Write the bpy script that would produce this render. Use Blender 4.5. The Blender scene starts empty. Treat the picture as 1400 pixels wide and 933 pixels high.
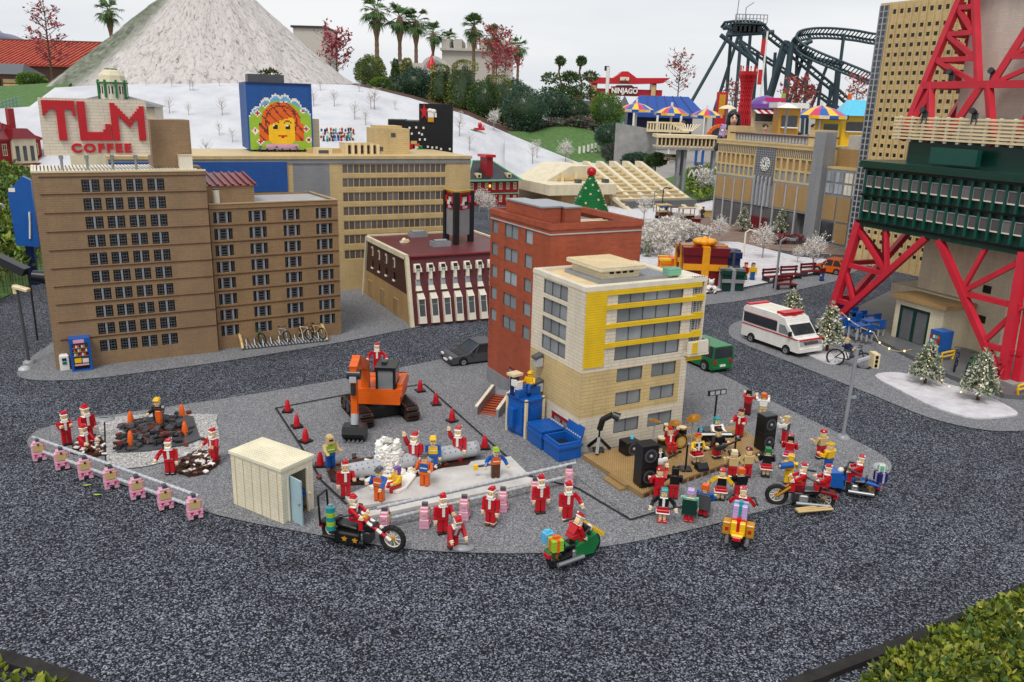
import bpy,bmesh,math,random
from mathutils import Matrix,Vector,noise
random.seed(7)
C=bpy.context.scene.collection
PI=math.pi
rad=math.radians

# ------------------------------------------------------------------ camera
CAM_H=1.5
FOC,PITCH,ROLL=1117.8,rad(16.034),rad(1.692)
_c,_s=math.cos(ROLL),math.sin(ROLL)
def _rl(v):return Vector((_c*v[0]-_s*v[1],_s*v[0]+_c*v[1],v[2]))
UP=_rl((0,-math.cos(PITCH),-math.sin(PITCH))) # world axes seen in the camera frame (x right, y down, z ahead)
FW=_rl((0,-math.sin(PITCH),math.cos(PITCH)))
RT=_rl((1,0,0))
cam=bpy.data.cameras.new('camera');cam_o=bpy.data.objects.new('camera',cam);C.objects.link(cam_o)
cam.sensor_width=36;cam.lens=36*FOC/1400;cam.clip_start=.05;cam.clip_end=2000
cam_o.matrix_world=Matrix(((RT[0],-RT[1],-RT[2],0),(FW[0],-FW[1],-FW[2],0),(UP[0],-UP[1],-UP[2],CAM_H),(0,0,0,1)))
bpy.context.scene.camera=cam_o

# ------------------------------------------------------------------ sky, sun, exposure
SUN_EL,SUN_AZ=58,200 # high behind thin cloud, a little from behind and left of the camera
w=bpy.data.worlds.new('World');bpy.context.scene.world=w;w.use_nodes=True
nt=w.node_tree;N=nt.nodes;N.clear()
out=N.new('ShaderNodeOutputWorld');bg=N.new('ShaderNodeBackground');bg.inputs[1].default_value=.1
sky=N.new('ShaderNodeTexSky');sky.sky_type='NISHITA';sky.sun_disc=False
sky.sun_elevation=rad(SUN_EL);sky.sun_rotation=rad(SUN_AZ);sky.dust_density=4;sky.air_density=1.2
hs=N.new('ShaderNodeHueSaturation');hs.inputs['Saturation'].default_value=.22
tc=N.new('ShaderNodeTexCoord');mp=N.new('ShaderNodeMapping');mp.inputs['Scale'].default_value=(1.1,1.1,7)
nz=N.new('ShaderNodeTexNoise');nz.inputs['Scale'].default_value=1.6;nz.inputs['Detail'].default_value=5;nz.inputs['Roughness'].default_value=.5
rp=N.new('ShaderNodeValToRGB')
rp.color_ramp.elements[0].position=.3;rp.color_ramp.elements[0].color=(5.5,5.9,6.4,1)
rp.color_ramp.elements[1].position=.68;rp.color_ramp.elements[1].color=(7.4,7.5,7.6,1)
mx=N.new('ShaderNodeMix');mx.data_type='RGBA';mx.inputs[0].default_value=.86
L=nt.links.new
L(tc.outputs['Generated'],mp.inputs[0]);L(mp.outputs[0],nz.inputs['Vector']);L(nz.outputs['Fac'],rp.inputs[0])
L(sky.outputs[0],hs.inputs['Color']);L(hs.outputs[0],mx.inputs[6]);L(rp.outputs[0],mx.inputs[7])
L(mx.outputs[2],bg.inputs[0]);L(bg.outputs[0],out.inputs[0])
sun=bpy.data.lights.new('sun','SUN');sun.energy=1.4;sun.angle=rad(20);sun.color=(1,.96,.9)
sun_o=bpy.data.objects.new('sun',sun);C.objects.link(sun_o)
sun_o.rotation_euler=(rad(90-SUN_EL),0,rad(180-SUN_AZ));sun_o.location=(0,0,30)
vs=bpy.context.scene.view_settings
vs.view_transform='Standard';vs.look='None';vs.gamma=1;vs.exposure=.43;vs.use_curve_mapping=False

# ------------------------------------------------------------------ surveying helpers: sight lines of the photograph met with the ground or a wall
def ray(x,y):
    c=Vector(((x-700)/FOC,(y-466.5)/FOC,1));return Vector((c.dot(RT),c.dot(FW),c.dot(UP)))
def G(x,y,z=0.0):
    d=ray(x,y);t=(z-CAM_H)/d.z;return Vector((d.x*t,d.y*t,z))
def AT(x,y,Y):
    d=ray(x,y);t=Y/d.y;return Vector((d.x*t,Y,CAM_H+d.z*t))
def PX(w):
    v=Vector(w)-Vector((0,0,CAM_H));c=RT*v.x+FW*v.y+UP*v.z
    return(c.x/c.z*FOC+700,c.y/c.z*FOC+466.5)
def HT(g,y):
    lo,hi=-2.0,30.0
    for _ in range(50):
        m=(lo+hi)/2
        if(g[0]*RT.z+g[1]*FW.z+(m-CAM_H)*UP.z)>.1 and PX((g[0],g[1],m))[1]>y:lo=m
        else:hi=m
    return lo
def wall_plane(o,rz):
    """(pixel) -> (u, z) on the vertical plane through o that runs along heading rz"""
    u=Vector((math.cos(rz),math.sin(rz),0));n=Vector((-math.sin(rz),math.cos(rz),0));o=Vector((o[0],o[1],0))
    def f(x,y):
        d=ray(x,y);c=Vector((0,0,CAM_H));t=(o-c).dot(n)/d.dot(n);p=c+d*t
        return(p-o).dot(u),p.z
    return f

# ------------------------------------------------------------------ materials
def lin(c):
    return tuple(((v/255)/12.92 if v/255<=.04045 else((v/255+.055)/1.055)**2.4)for v in c)
MATS={}
def nodes_of(name):
    m=bpy.data.materials.new(name);m.use_nodes=True;t=m.node_tree
    return m,t,t.nodes['Principled BSDF']
def plastic(name,rgb,rough=.38,var=.1,scale=14,metal=0.0,spec=.45,bump=.0,emit=0,seam=False,pane=False):
    m,t,b=nodes_of(name);c=lin(rgb)
    tc=t.nodes.new('ShaderNodeTexCoord');n=t.nodes.new('ShaderNodeTexNoise');n.inputs['Scale'].default_value=scale;n.inputs['Detail'].default_value=5
    r=t.nodes.new('ShaderNodeValToRGB');r.color_ramp.elements[0].position=.3;r.color_ramp.elements[1].position=.7
    r.color_ramp.elements[0].color=(*[v*(1-var)for v in c],1);r.color_ramp.elements[1].color=(*[min(1,v*(1+var))for v in c],1)
    t.links.new(tc.outputs['Object'],n.inputs['Vector']);t.links.new(n.outputs['Fac'],r.inputs[0]);t.links.new(r.outputs[0],b.inputs['Base Color'])
    b.inputs['Roughness'].default_value=rough;b.inputs['Metallic'].default_value=metal;b.inputs['Specular IOR Level'].default_value=spec
    if bump:
        bp=t.nodes.new('ShaderNodeBump');bp.inputs['Strength'].default_value=bump;bp.inputs['Distance'].default_value=.01
        n2=t.nodes.new('ShaderNodeTexNoise');n2.inputs['Scale'].default_value=scale*6;n2.inputs['Detail'].default_value=6
        t.links.new(tc.outputs['Object'],n2.inputs['Vector']);t.links.new(n2.outputs['Fac'],bp.inputs['Height']);t.links.new(bp.outputs[0],b.inputs['Normal'])
    if seam: # joints between courses of bricks
        sx=t.nodes.new('ShaderNodeSeparateXYZ');mo=t.nodes.new('ShaderNodeMath');mo.operation='FLOORED_MODULO';mo.inputs[1].default_value=.0115;le=t.nodes.new('ShaderNodeMath');le.operation='LESS_THAN';le.inputs[1].default_value=.0012;mx=t.nodes.new('ShaderNodeMix');mx.data_type='RGBA';mx.inputs[7].default_value=(*[v*.55 for v in c],1)
        t.links.new(tc.outputs['Object'],sx.inputs[0]);t.links.new(sx.outputs[2],mo.inputs[0]);t.links.new(mo.outputs[0],le.inputs[0]);t.links.new(le.outputs[0],mx.inputs[0]);t.links.new(r.outputs[0],mx.inputs[6]);t.links.new(mx.outputs[2],b.inputs['Base Color'])
    if pane: # random tint per pane: uneven reflections painted into the glass colour
        g=t.nodes.new('ShaderNodeNewGeometry');oi=t.nodes.new('ShaderNodeObjectInfo');ad=t.nodes.new('ShaderNodeMath');fr=t.nodes.new('ShaderNodeMath');fr.operation='FRACT';r2=t.nodes.new('ShaderNodeValToRGB');r2.color_ramp.elements[0].color=(.7,.7,.7,1);r2.color_ramp.elements[1].color=(1.35,1.35,1.37,1);k=r2.color_ramp.elements.new(.75);k.color=(1,1,1,1);mx=t.nodes.new('ShaderNodeMix');mx.data_type='RGBA';mx.blend_type='MULTIPLY';mx.inputs[0].default_value=1
        for x in((g.outputs['Random Per Island'],ad.inputs[0]),(oi.outputs['Random'],ad.inputs[1]),(ad.outputs[0],fr.inputs[0]),(fr.outputs[0],r2.inputs[0]),(r.outputs[0],mx.inputs[6]),(r2.outputs[0],mx.inputs[7]),(mx.outputs[2],b.inputs['Base Color'])):t.links.new(*x)
    if emit:b.inputs['Emission Color'].default_value=(*c,1);b.inputs['Emission Strength'].default_value=emit
    MATS[name]=m;return m
def bricks(name,rgb,rgb2=None,w=.045,h=.0125,mortar=.0007,dirt=.16,rough=.45,line=.55,streak=True):
    """moulded toy bricks: thin joints, single bricks a shade off, weather stains"""
    m,t,b=nodes_of(name);c=lin(rgb);c2=lin(rgb2)if rgb2 else tuple(v*.9 for v in c)
    nd=t.nodes.new;lk=t.links.new
    tc=nd('ShaderNodeTexCoord');sx=nd('ShaderNodeSeparateXYZ');ad=nd('ShaderNodeMath');cb=nd('ShaderNodeCombineXYZ')
    lk(tc.outputs['Object'],sx.inputs[0]);lk(sx.outputs[0],ad.inputs[0]);lk(sx.outputs[1],ad.inputs[1]);lk(ad.outputs[0],cb.inputs[0]);lk(sx.outputs[2],cb.inputs[1])
    br=nd('ShaderNodeTexBrick');br.offset=.37;br.offset_frequency=3;br.squash=.62;br.squash_frequency=4
    br.inputs['Scale'].default_value=1;br.inputs['Brick Width'].default_value=w;br.inputs['Row Height'].default_value=h;br.inputs['Mortar Size'].default_value=mortar;br.inputs['Mortar Smooth'].default_value=.2
    br.inputs['Color1'].default_value=(*c,1);br.inputs['Color2'].default_value=(*c2,1);br.inputs['Mortar'].default_value=(*[v*line for v in c],1);br.inputs['Bias'].default_value=-.25
    lk(cb.outputs[0],br.inputs['Vector'])
    mp=nd('ShaderNodeMapping');mp.inputs['Scale'].default_value=(9,9,2.2);n=nd('ShaderNodeTexNoise');n.inputs['Scale'].default_value=1;n.inputs['Detail'].default_value=7;n.inputs['Roughness'].default_value=.62
    lk(tc.outputs['Object'],mp.inputs[0]);lk(mp.outputs[0],n.inputs['Vector'])
    r=nd('ShaderNodeValToRGB');r.color_ramp.elements[0].position=.3;r.color_ramp.elements[1].position=.62
    r.color_ramp.elements[0].color=(*[1-dirt]*3,1);r.color_ramp.elements[1].color=(1.04,1.03,1.0,1)
    lk(n.outputs['Fac'],r.inputs[0])
    mx=nd('ShaderNodeMix');mx.data_type='RGBA';mx.blend_type='MULTIPLY';mx.inputs[0].default_value=1
    lk(br.outputs['Color'],mx.inputs[6]);lk(r.outputs[0],mx.inputs[7]);lk(mx.outputs[2],b.inputs['Base Color'])
    bp=nd('ShaderNodeBump');bp.inputs['Strength'].default_value=.5;bp.inputs['Distance'].default_value=.002;bp.invert=True
    lk(br.outputs['Fac'],bp.inputs['Height']);lk(bp.outputs[0],b.inputs['Normal'])
    b.inputs['Roughness'].default_value=rough;b.inputs['Specular IOR Level'].default_value=.35
    MATS[name]=m;return m
def granules(name,stops,scale,stain=.14,rough=.95,ring=False):
    """rubber chips of mixed colours pressed into a surface"""
    m,t,b=nodes_of(name);nd=t.nodes.new;lk=t.links.new
    tc=nd('ShaderNodeTexCoord');v=nd('ShaderNodeTexVoronoi');v.inputs['Scale'].default_value=scale
    lk(tc.outputs['Object'],v.inputs['Vector']);sp=nd('ShaderNodeSeparateColor');lk(v.outputs['Color'],sp.inputs[0])
    r=nd('ShaderNodeValToRGB');r.color_ramp.interpolation='CONSTANT';e=r.color_ramp.elements
    e[0].position=0;e[0].color=(*lin(stops[0][1]),1);e[1].position=stops[1][0];e[1].color=(*lin(stops[1][1]),1)
    for p,c in stops[2:]:k=e.new(p);k.color=(*lin(c),1)
    lk(sp.outputs[0],r.inputs[0])
    n=nd('ShaderNodeTexNoise');n.inputs['Scale'].default_value=1.7;n.inputs['Detail'].default_value=8;n.inputs['Roughness'].default_value=.6;lk(tc.outputs['Object'],n.inputs['Vector'])
    r2=nd('ShaderNodeValToRGB');r2.color_ramp.elements[0].position=.32;r2.color_ramp.elements[1].position=.66
    r2.color_ramp.elements[0].color=(*[1-stain]*3,1);r2.color_ramp.elements[1].color=(1+stain*.4,)*3+(1,)
    lk(n.outputs['Fac'],r2.inputs[0]);mx=nd('ShaderNodeMix');mx.data_type='RGBA';mx.blend_type='MULTIPLY';mx.inputs[0].default_value=1
    lk(r.outputs[0],mx.inputs[6]);lk(r2.outputs[0],mx.inputs[7]);lk(mx.outputs[2],b.inputs['Base Color'])
    if ring: # worn bands where the sheet was laid in arcs round the square
        vm=nd('ShaderNodeVectorMath');vm.operation='DISTANCE';vm.inputs[1].default_value=(.18,4.35,0);n3=nd('ShaderNodeTexNoise');n3.inputs['Scale'].default_value=3;n3.inputs['Detail'].default_value=5;lk(tc.outputs['Object'],n3.inputs['Vector']);lk(tc.outputs['Object'],vm.inputs[0])
        ma=nd('ShaderNodeMath');ma.operation='MULTIPLY_ADD';ma.inputs[1].default_value=.12;lk(n3.outputs['Fac'],ma.inputs[0]);lk(vm.outputs['Value'],ma.inputs[2])
        r3=nd('ShaderNodeValToRGB');q=r3.color_ramp.elements;mr=nd('ShaderNodeMapRange');mr.inputs[1].default_value=1.9;mr.inputs[2].default_value=2.7;lk(ma.outputs[0],mr.inputs[0]);q[0].position=0;q[0].color=q[1].color=(1,1,1,1);q[1].position=1
        for p_,v_ in((.30,1),(.36,.83),(.40,1.0),(.52,1.03),(.58,.80),(.66,.97)):k=q.new(p_);k.color=(v_,v_,v_,1)
        lk(mr.outputs[0],r3.inputs[0]);m3=nd('ShaderNodeMix');m3.data_type='RGBA';m3.blend_type='MULTIPLY';m3.inputs[0].default_value=1;lk(mx.outputs[2],m3.inputs[6]);lk(r3.outputs[0],m3.inputs[7]);lk(m3.outputs[2],b.inputs['Base Color'])
    bp=nd('ShaderNodeBump');bp.inputs['Strength'].default_value=.6;bp.inputs['Distance'].default_value=.004;lk(sp.outputs[1],bp.inputs['Height']);lk(bp.outputs[0],b.inputs['Normal'])
    b.inputs['Roughness'].default_value=rough;b.inputs['Specular IOR Level'].default_value=.25
    MATS[name]=m;return m
def noisy(name,stops,scale,rough=.9,detail=8,bump=.3,bdist=.02,stretch=(1,1,1),dist=0.0,spec=.25):
    m,t,b=nodes_of(name);nd=t.nodes.new;lk=t.links.new
    tc=nd('ShaderNodeTexCoord');mp=nd('ShaderNodeMapping');mp.inputs['Scale'].default_value=stretch;n=nd('ShaderNodeTexNoise')
    n.inputs['Scale'].default_value=scale;n.inputs['Detail'].default_value=detail;n.inputs['Roughness'].default_value=.6;n.inputs['Distortion'].default_value=dist
    lk(tc.outputs['Object'],mp.inputs[0]);lk(mp.outputs[0],n.inputs['Vector']);r=nd('ShaderNodeValToRGB');e=r.color_ramp.elements
    e[0].position=stops[0][0];e[0].color=(*lin(stops[0][1]),1);e[1].position=stops[1][0];e[1].color=(*lin(stops[1][1]),1)
    for p,c in stops[2:]:k=e.new(p);k.color=(*lin(c),1)
    lk(n.outputs['Fac'],r.inputs[0]);lk(r.outputs[0],b.inputs['Base Color'])
    if bump:
        bp=nd('ShaderNodeBump');bp.inputs['Strength'].default_value=bump;bp.inputs['Distance'].default_value=bdist;lk(n.outputs['Fac'],bp.inputs['Height']);lk(bp.outputs[0],b.inputs['Normal'])
    b.inputs['Roughness'].default_value=rough;b.inputs['Specular IOR Level'].default_value=spec
    MATS[name]=m;return m
def leafy(name,a,bb,rough=.55):
    """leaf colour that differs from leaf to leaf (random per face island)"""
    m,t,b=nodes_of(name);nd=t.nodes.new;lk=t.links.new
    g=nd('ShaderNodeNewGeometry');r=nd('ShaderNodeValToRGB');r.color_ramp.elements[0].color=(*lin(a),1);r.color_ramp.elements[1].color=(*lin(bb),1)
    lk(g.outputs['Random Per Island'],r.inputs[0]);lk(r.outputs[0],b.inputs['Base Color']);b.inputs['Roughness'].default_value=rough;b.inputs['Specular IOR Level'].default_value=.3
    MATS[name]=m;return m

granules('road_chips',[(0,(22,23,28)),(.32,(38,40,48)),(.52,(62,65,75)),(.66,(96,100,111)),(.83,(124,128,138)),(.95,(152,155,162))],225,stain=.26,ring=True)
granules('pave_chips',[(0,(92,93,98)),(.25,(114,115,119)),(.55,(134,134,137)),(.8,(150,150,152)),(.95,(170,170,171))],270,stain=.1)
granules('pale_chips',[(0,(118,116,116)),(.25,(160,157,155)),(.55,(184,181,178)),(.85,(208,205,202))],210,stain=.1)
noisy('slab',[(.3,(176,172,168)),(.7,(206,203,199))],12,bump=.1)
noisy('snow_cloth',[(.3,(182,183,189)),(.6,(202,202,206))],1.3,detail=7,bump=.7,bdist=.14)
noisy('snow_felt',[(.3,(180,177,181)),(.6,(206,203,206))],14,bump=.6,bdist=.02)
noisy('lawn',[(.3,(62,92,48)),(.7,(92,122,66))],9,bump=.4)
noisy('plaza_red',[(.3,(112,92,82)),(.7,(138,118,106))],9,bump=.1)
noisy('park_ground',[(.3,(130,126,122)),(.7,(158,154,148))],3,bump=.1)
noisy('concrete',[(.3,(128,127,124)),(.7,(160,158,154))],6,bump=.2)
noisy('mini_soil',[(.3,(62,44,36)),(.7,(92,66,54))],30,bump=.5)
noisy('dark_joint',[(.3,(34,32,32)),(.7,(52,50,48))],20,bump=.1)
noisy('water',[(.3,(56,66,72)),(.7,(90,100,104))],5,rough=.15,bump=.1)
bricks('brick_brown',(150,123,94),(141,115,87),line=.62)
bricks('brick_brown_b',(152,123,90),(143,114,83),line=.62)
bricks('brick_tan',(204,179,130),(196,171,123),line=.66)
bricks('brick_tan_light',(205,181,132),(196,171,122),line=.6,w=.07,h=.0165,mortar=.0009)
bricks('brick_white',(222,211,192),(213,202,183),line=.6,w=.07,h=.0165,mortar=.0009,dirt=.14)
bricks('brick_cream',(222,210,182),(214,202,172),line=.62)
bricks('brick_orange',(168,84,58),(150,74,52),line=.72,w=.05,h=.0125,dirt=.2)
bricks('brick_maroon',(100,46,50),(92,42,46),line=.6,w=.06,h=.05,mortar=.0012)
bricks('brick_darkred',(74,38,34),(66,34,30),line=.7)
bricks('brick_redhouse',(150,24,32),(138,20,28),line=.6)
bricks('brick_blue',(28,84,160),(24,78,150),line=.7)
bricks('brick_ivory',(226,219,196),(218,210,186),line=.7)
bricks('brick_gray',(140,142,146),(132,134,138),line=.75)
bricks('brick_dark_gray',(104,105,108),(96,97,100),line=.75)
bricks('brick_tower_white',(206,192,180),(198,184,172),line=.75,w=.06,h=.014)
bricks('brick_sand',(170,138,92),(162,130,86),line=.75)
bricks('brick_black',(22,22,25),(26,26,29),line=.6)
for nme,rgb in dict(red=(190,22,34),dark_red=(110,18,26),blood_red=(150,20,28),white=(232,229,222),offwhite=(222,214,196),cream=(226,206,164),skin=(232,200,150),yellow=(240,190,22),bright_yellow=(232,196,30),wall_yellow=(228,188,36),
        orange=(222,96,22),cone_orange=(232,100,30),black=(24,24,26),charcoal=(44,45,48),dark_gray=(78,80,84),gray=(140,142,146),light_gray=(172,174,178),blue=(22,88,168),dark_blue=(22,40,88),light_blue=(104,170,214),teal=(26,140,146),green=(24,116,60),
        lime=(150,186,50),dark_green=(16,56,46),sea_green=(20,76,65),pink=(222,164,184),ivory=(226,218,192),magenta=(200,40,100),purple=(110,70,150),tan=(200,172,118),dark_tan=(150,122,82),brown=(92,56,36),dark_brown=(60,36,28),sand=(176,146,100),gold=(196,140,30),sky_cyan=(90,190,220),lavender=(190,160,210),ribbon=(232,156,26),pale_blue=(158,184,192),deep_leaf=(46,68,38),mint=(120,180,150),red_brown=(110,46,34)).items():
    plastic(nme,rgb,rough=.3,seam=nme not in('ivory','pale_blue','gray','light_gray','deep_leaf','tan','offwhite'))
plastic('tower_red',(192,34,52),rough=.45,var=.12,scale=9)
plastic('rail_ring',(186,188,190),rough=.4)
plastic('stair',(168,82,54),rough=.5)
plastic('steel',(150,152,154),rough=.35,metal=.6)
plastic('chrome',(200,200,202),rough=.18,metal=.9)
plastic('brass',(200,140,50),rough=.3,metal=.7)
plastic('coaster_paint',(44,64,72),rough=.45)
plastic('rubber',(26,26,28),rough=.8)
plastic('glass_dark',(48,52,56),rough=.12,spec=.8,var=.25,scale=9)
plastic('glass_gray',(136,141,144),rough=.16,spec=.7,var=.22,scale=7,pane=True)
plastic('glass_pale',(150,156,160),rough=.2,spec=.6,var=.16,scale=6,pane=True)
plastic('glass_smoke',(100,96,96),rough=.2,spec=.6,var=.15,scale=8,pane=True)
plastic('mask_dark',(14,14,16),rough=.2)
plastic('bark',(88,66,50),rough=.9,var=.3,scale=30)
plastic('pale_bark',(150,140,132),rough=.9,var=.25,scale=30)
plastic('palm_bark',(122,96,76),rough=.95,var=.35,scale=10,bump=.5)
plastic('frost',(228,224,218),rough=.85)
plastic('lamp_glow',(255,214,140),emit=1.6)
plastic('window_glow',(255,170,70),emit=1.3)
plastic('roof_tile',(168,70,50),rough=.75,var=.25,scale=5)
plastic('canvas_blue',(34,74,150),rough=.8)
plastic('plaster',(186,180,170),rough=.9)
plastic('skin_tone',(222,178,152),rough=.6,var=.05)
plastic('hair_black',(24,20,20),rough=.5)
leafy('leaf_hedge',(58,78,20),(150,156,48));leafy('leaf_hedge_dark',(34,50,18),(92,104,36))
leafy('leaf_conifer',(40,68,34),(92,120,62));leafy('leaf_blue',(40,66,54),(84,112,92));leafy('leaf_bright',(62,96,26),(112,142,50));leafy('leaf_gold',(92,102,40),(166,160,74))
leafy('leaf_palm',(44,76,38),(96,124,66));leafy('leaf_red',(128,36,46),(178,78,88));leafy('leaf_frost',(70,96,60),(216,214,190));leafy('leaf_white',(196,190,180),(238,234,228));leafy('leaf_heather',(70,60,60),(120,104,98));leafy('leaf_rust',(128,52,46),(176,92,82))

# ------------------------------------------------------------------ mesh building
class MB:
    def __init__(s):s.v=[];s.f=[];s.m=[];s.mats=[];s.sm=[];s.T=None
    def mi(s,name):
        if name not in s.mats:s.mats.append(name)
        return s.mats.index(name)
    def add(s,vs,fs,mat,smooth=False):
        k=len(s.v);i=s.mi(mat)
        if s.T is not None:vs=[s.T@Vector(v)for v in vs]
        s.v.extend([tuple(v)for v in vs])
        for f in fs:s.f.append(tuple(a+k for a in f));s.m.append(i);s.sm.append(smooth)
    def box(s,x0,x1,y0,y1,z0,z1,mat):
        s.add([(x0,y0,z0),(x1,y0,z0),(x1,y1,z0),(x0,y1,z0),(x0,y0,z1),(x1,y0,z1),(x1,y1,z1),(x0,y1,z1)],[(3,2,1,0),(4,5,6,7),(0,1,5,4),(1,2,6,5),(2,3,7,6),(3,0,4,7)],mat)
    def bx(s,c,d,mat,rx=0,ry=0,rz=0,ch=0):
        """box by centre and size, turned in degrees; ch cuts its upright edges and rim back a little"""
        a,b,e=d[0]/2,d[1]/2,d[2]/2
        R=Matrix.Rotation(rad(rz),3,'Z')@Matrix.Rotation(rad(ry),3,'Y')@Matrix.Rotation(rad(rx),3,'X')
        if ch:
            k=ch;vs=[]
            for z,g in((-e,k),(-e+k,0),(e-k,0),(e,k)):
                A,B=a-g,b-g;q=k*.8
                vs+=[(-A+q,-B,z),(A-q,-B,z),(A,-B+q,z),(A,B-q,z),(A-q,B,z),(-A+q,B,z),(-A,B-q,z),(-A,-B+q,z)]
            fs=[tuple(range(7,-1,-1)),tuple(range(24,32))]
            for l in range(3):
                for i in range(8):fs.append((l*8+i,l*8+(i+1)%8,l*8+8+(i+1)%8,l*8+8+i))
        else:
            vs=[(-a,-b,-e),(a,-b,-e),(a,b,-e),(-a,b,-e),(-a,-b,e),(a,-b,e),(a,b,e),(-a,b,e)]
            fs=[(3,2,1,0),(4,5,6,7),(0,1,5,4),(1,2,6,5),(2,3,7,6),(3,0,4,7)]
        s.add([R@Vector(v)+Vector(c)for v in vs],fs,mat)
    def tb(s,cx,cy,z0,z1,w0,d0,w1,d1,mat,dx=0,dy=0):
        s.add([(cx-w0/2,cy-d0/2,z0),(cx+w0/2,cy-d0/2,z0),(cx+w0/2,cy+d0/2,z0),(cx-w0/2,cy+d0/2,z0),(cx+dx-w1/2,cy+dy-d1/2,z1),(cx+dx+w1/2,cy+dy-d1/2,z1),(cx+dx+w1/2,cy+dy+d1/2,z1),(cx+dx-w1/2,cy+dy+d1/2,z1)],[(3,2,1,0),(4,5,6,7),(0,1,5,4),(1,2,6,5),(2,3,7,6),(3,0,4,7)],mat)
    def cyl(s,p,q,r,mat,r2=None,n=8,smooth=True,caps=True):
        p,q=Vector(p),Vector(q);d=(q-p)
        if d.length<1e-7:return
        d.normalize();a=Vector((0,0,1))if abs(d.z)<.9 else Vector((1,0,0));x=d.cross(a).normalized();y=d.cross(x);r2=r if r2 is None else r2
        vs=[p+(x*math.cos(2*PI*i/n)+y*math.sin(2*PI*i/n))*r for i in range(n)]+[q+(x*math.cos(2*PI*i/n)+y*math.sin(2*PI*i/n))*r2 for i in range(n)]
        s.add(vs,[((i+1)%n,i,n+i,n+(i+1)%n)for i in range(n)],mat,smooth)
        if caps:s.add(vs,[tuple(range(n)),tuple(range(2*n-1,n-1,-1))],mat)
    def beam(s,p,q,w,h,mat):
        """square bar from p to q"""
        p,q=Vector(p),Vector(q);d=(q-p).normalized();a=Vector((0,0,1))if abs(d.z)<.95 else Vector((0,1,0))
        x=d.cross(a).normalized()*w/2;y=x.cross(d).normalized()*h/2
        vs=[p-x-y,p+x-y,p+x+y,p-x+y,q-x-y,q+x-y,q+x+y,q-x+y]
        s.add(vs,[(3,2,1,0),(4,5,6,7),(0,1,5,4),(1,2,6,5),(2,3,7,6),(3,0,4,7)],mat)
    def tube(s,pts,r,mat,n=6):
        for a,b in zip(pts,pts[1:]):s.cyl(a,b,r,mat,n=n)
    def lathe(s,prof,mat,n=12,c=(0,0,0),smooth=True,sx=1,sy=1):
        vs=[]
        for r,z in prof:vs+=[(c[0]+r*sx*math.cos(2*PI*i/n),c[1]+r*sy*math.sin(2*PI*i/n),c[2]+z)for i in range(n)]
        fs=[(k*n+i,k*n+(i+1)%n,(k+1)*n+(i+1)%n,(k+1)*n+i)for k in range(len(prof)-1)for i in range(n)]
        s.add(vs,fs,mat,smooth);s.add(vs,[tuple(range(n-1,-1,-1)),tuple(range((len(prof)-1)*n,len(prof)*n))],mat)
    def ball(s,c,r,mat,n=8,m=6):
        if not hasattr(r,'__len__'):r=(r,r,r)
        pr=[(max(.001,math.sin(PI*k/m)),-math.cos(PI*k/m))for k in range(m+1)]
        vs=[]
        for a,z in pr:vs+=[(c[0]+a*r[0]*math.cos(2*PI*i/n),c[1]+a*r[1]*math.sin(2*PI*i/n),c[2]+z*r[2])for i in range(n)]
        s.add(vs,[(k*n+i,k*n+(i+1)%n,(k+1)*n+(i+1)%n,(k+1)*n+i)for k in range(m)for i in range(n)],mat,True)
    def prism(s,poly,z0,z1,mat,plane='xy'):
        """polygon (counter-clockwise) pushed from z0 to z1; plane 'xz' pushes along y, 'yz' along x"""
        n=len(poly);k={'xy':lambda a,b,z:(a,b,z),'xz':lambda a,b,z:(a,z,b),'yz':lambda a,b,z:(z,a,b)}[plane]
        vs=[k(a,b,z0)for a,b in poly]+[k(a,b,z1)for a,b in poly];fl=plane=='xz'
        fs=[tuple(range(n-1,-1,-1)),tuple(range(n,2*n))]+[(i,(i+1)%n,n+(i+1)%n,n+i)for i in range(n)]
        if fl:fs=[f[::-1]for f in fs]
        s.add(vs,fs,mat)
    def studs(s,x0,x1,y0,y1,z,mat,p=.0125,r=.0037,h=.0028,n=6):
        nx=max(1,int((x1-x0)/p));ny=max(1,int((y1-y0)/p))
        for i in range(nx):
            for j in range(ny):
                x=x0+(i+.5)*(x1-x0)/nx;y=y0+(j+.5)*(y1-y0)/ny
                vs=[(x+r*math.cos(2*PI*a/n),y+r*math.sin(2*PI*a/n),z)for a in range(n)];vs+=[(v[0],v[1],z+h)for v in vs]
                s.add(vs,[tuple(range(n,2*n))]+[(a,(a+1)%n,n+(a+1)%n,n+a)for a in range(n)],mat)
    def leaves(s,c,r,n,size,mats,shell=.45,flat=1.0,wid=.55,lump=0):
        """leaf-sized faces through an ellipsoid's outer volume; lump pulls them into clumps"""
        ce=[Vector((random.gauss(0,1),random.gauss(0,1),random.gauss(0,1))).normalized()for _ in range(lump)]
        for _ in range(n):
            d=Vector((random.gauss(0,1),random.gauss(0,1),random.gauss(0,1)))
            if d.length<1e-6:continue
            d.normalize();k=1.0
            if lump:k=.68+.36*max(0,max(d.dot(e)for e in ce))**6+.06*random.random()
            q=(shell+(1-shell)*random.random()**.6)*k
            p=Vector((c[0]+d.x*r[0]*q,c[1]+d.y*r[1]*q,c[2]+d.z*r[2]*q))
            a=(d+Vector((random.uniform(-.8,.8),random.uniform(-.8,.8),random.uniform(-.3,.9)))).normalized();b=a.cross(Vector((random.uniform(-1,1),random.uniform(-1,1),random.uniform(-1,1)))).normalized()
            l=size*random.uniform(.7,1.35);w_=l*wid
            s.add([p-b*w_*.5+a*l*.35,p,p+b*w_*.5+a*l*.35,p+a*l],[(0,1,2,3)],random.choice(mats)if isinstance(mats,(list,tuple))else mats)
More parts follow.
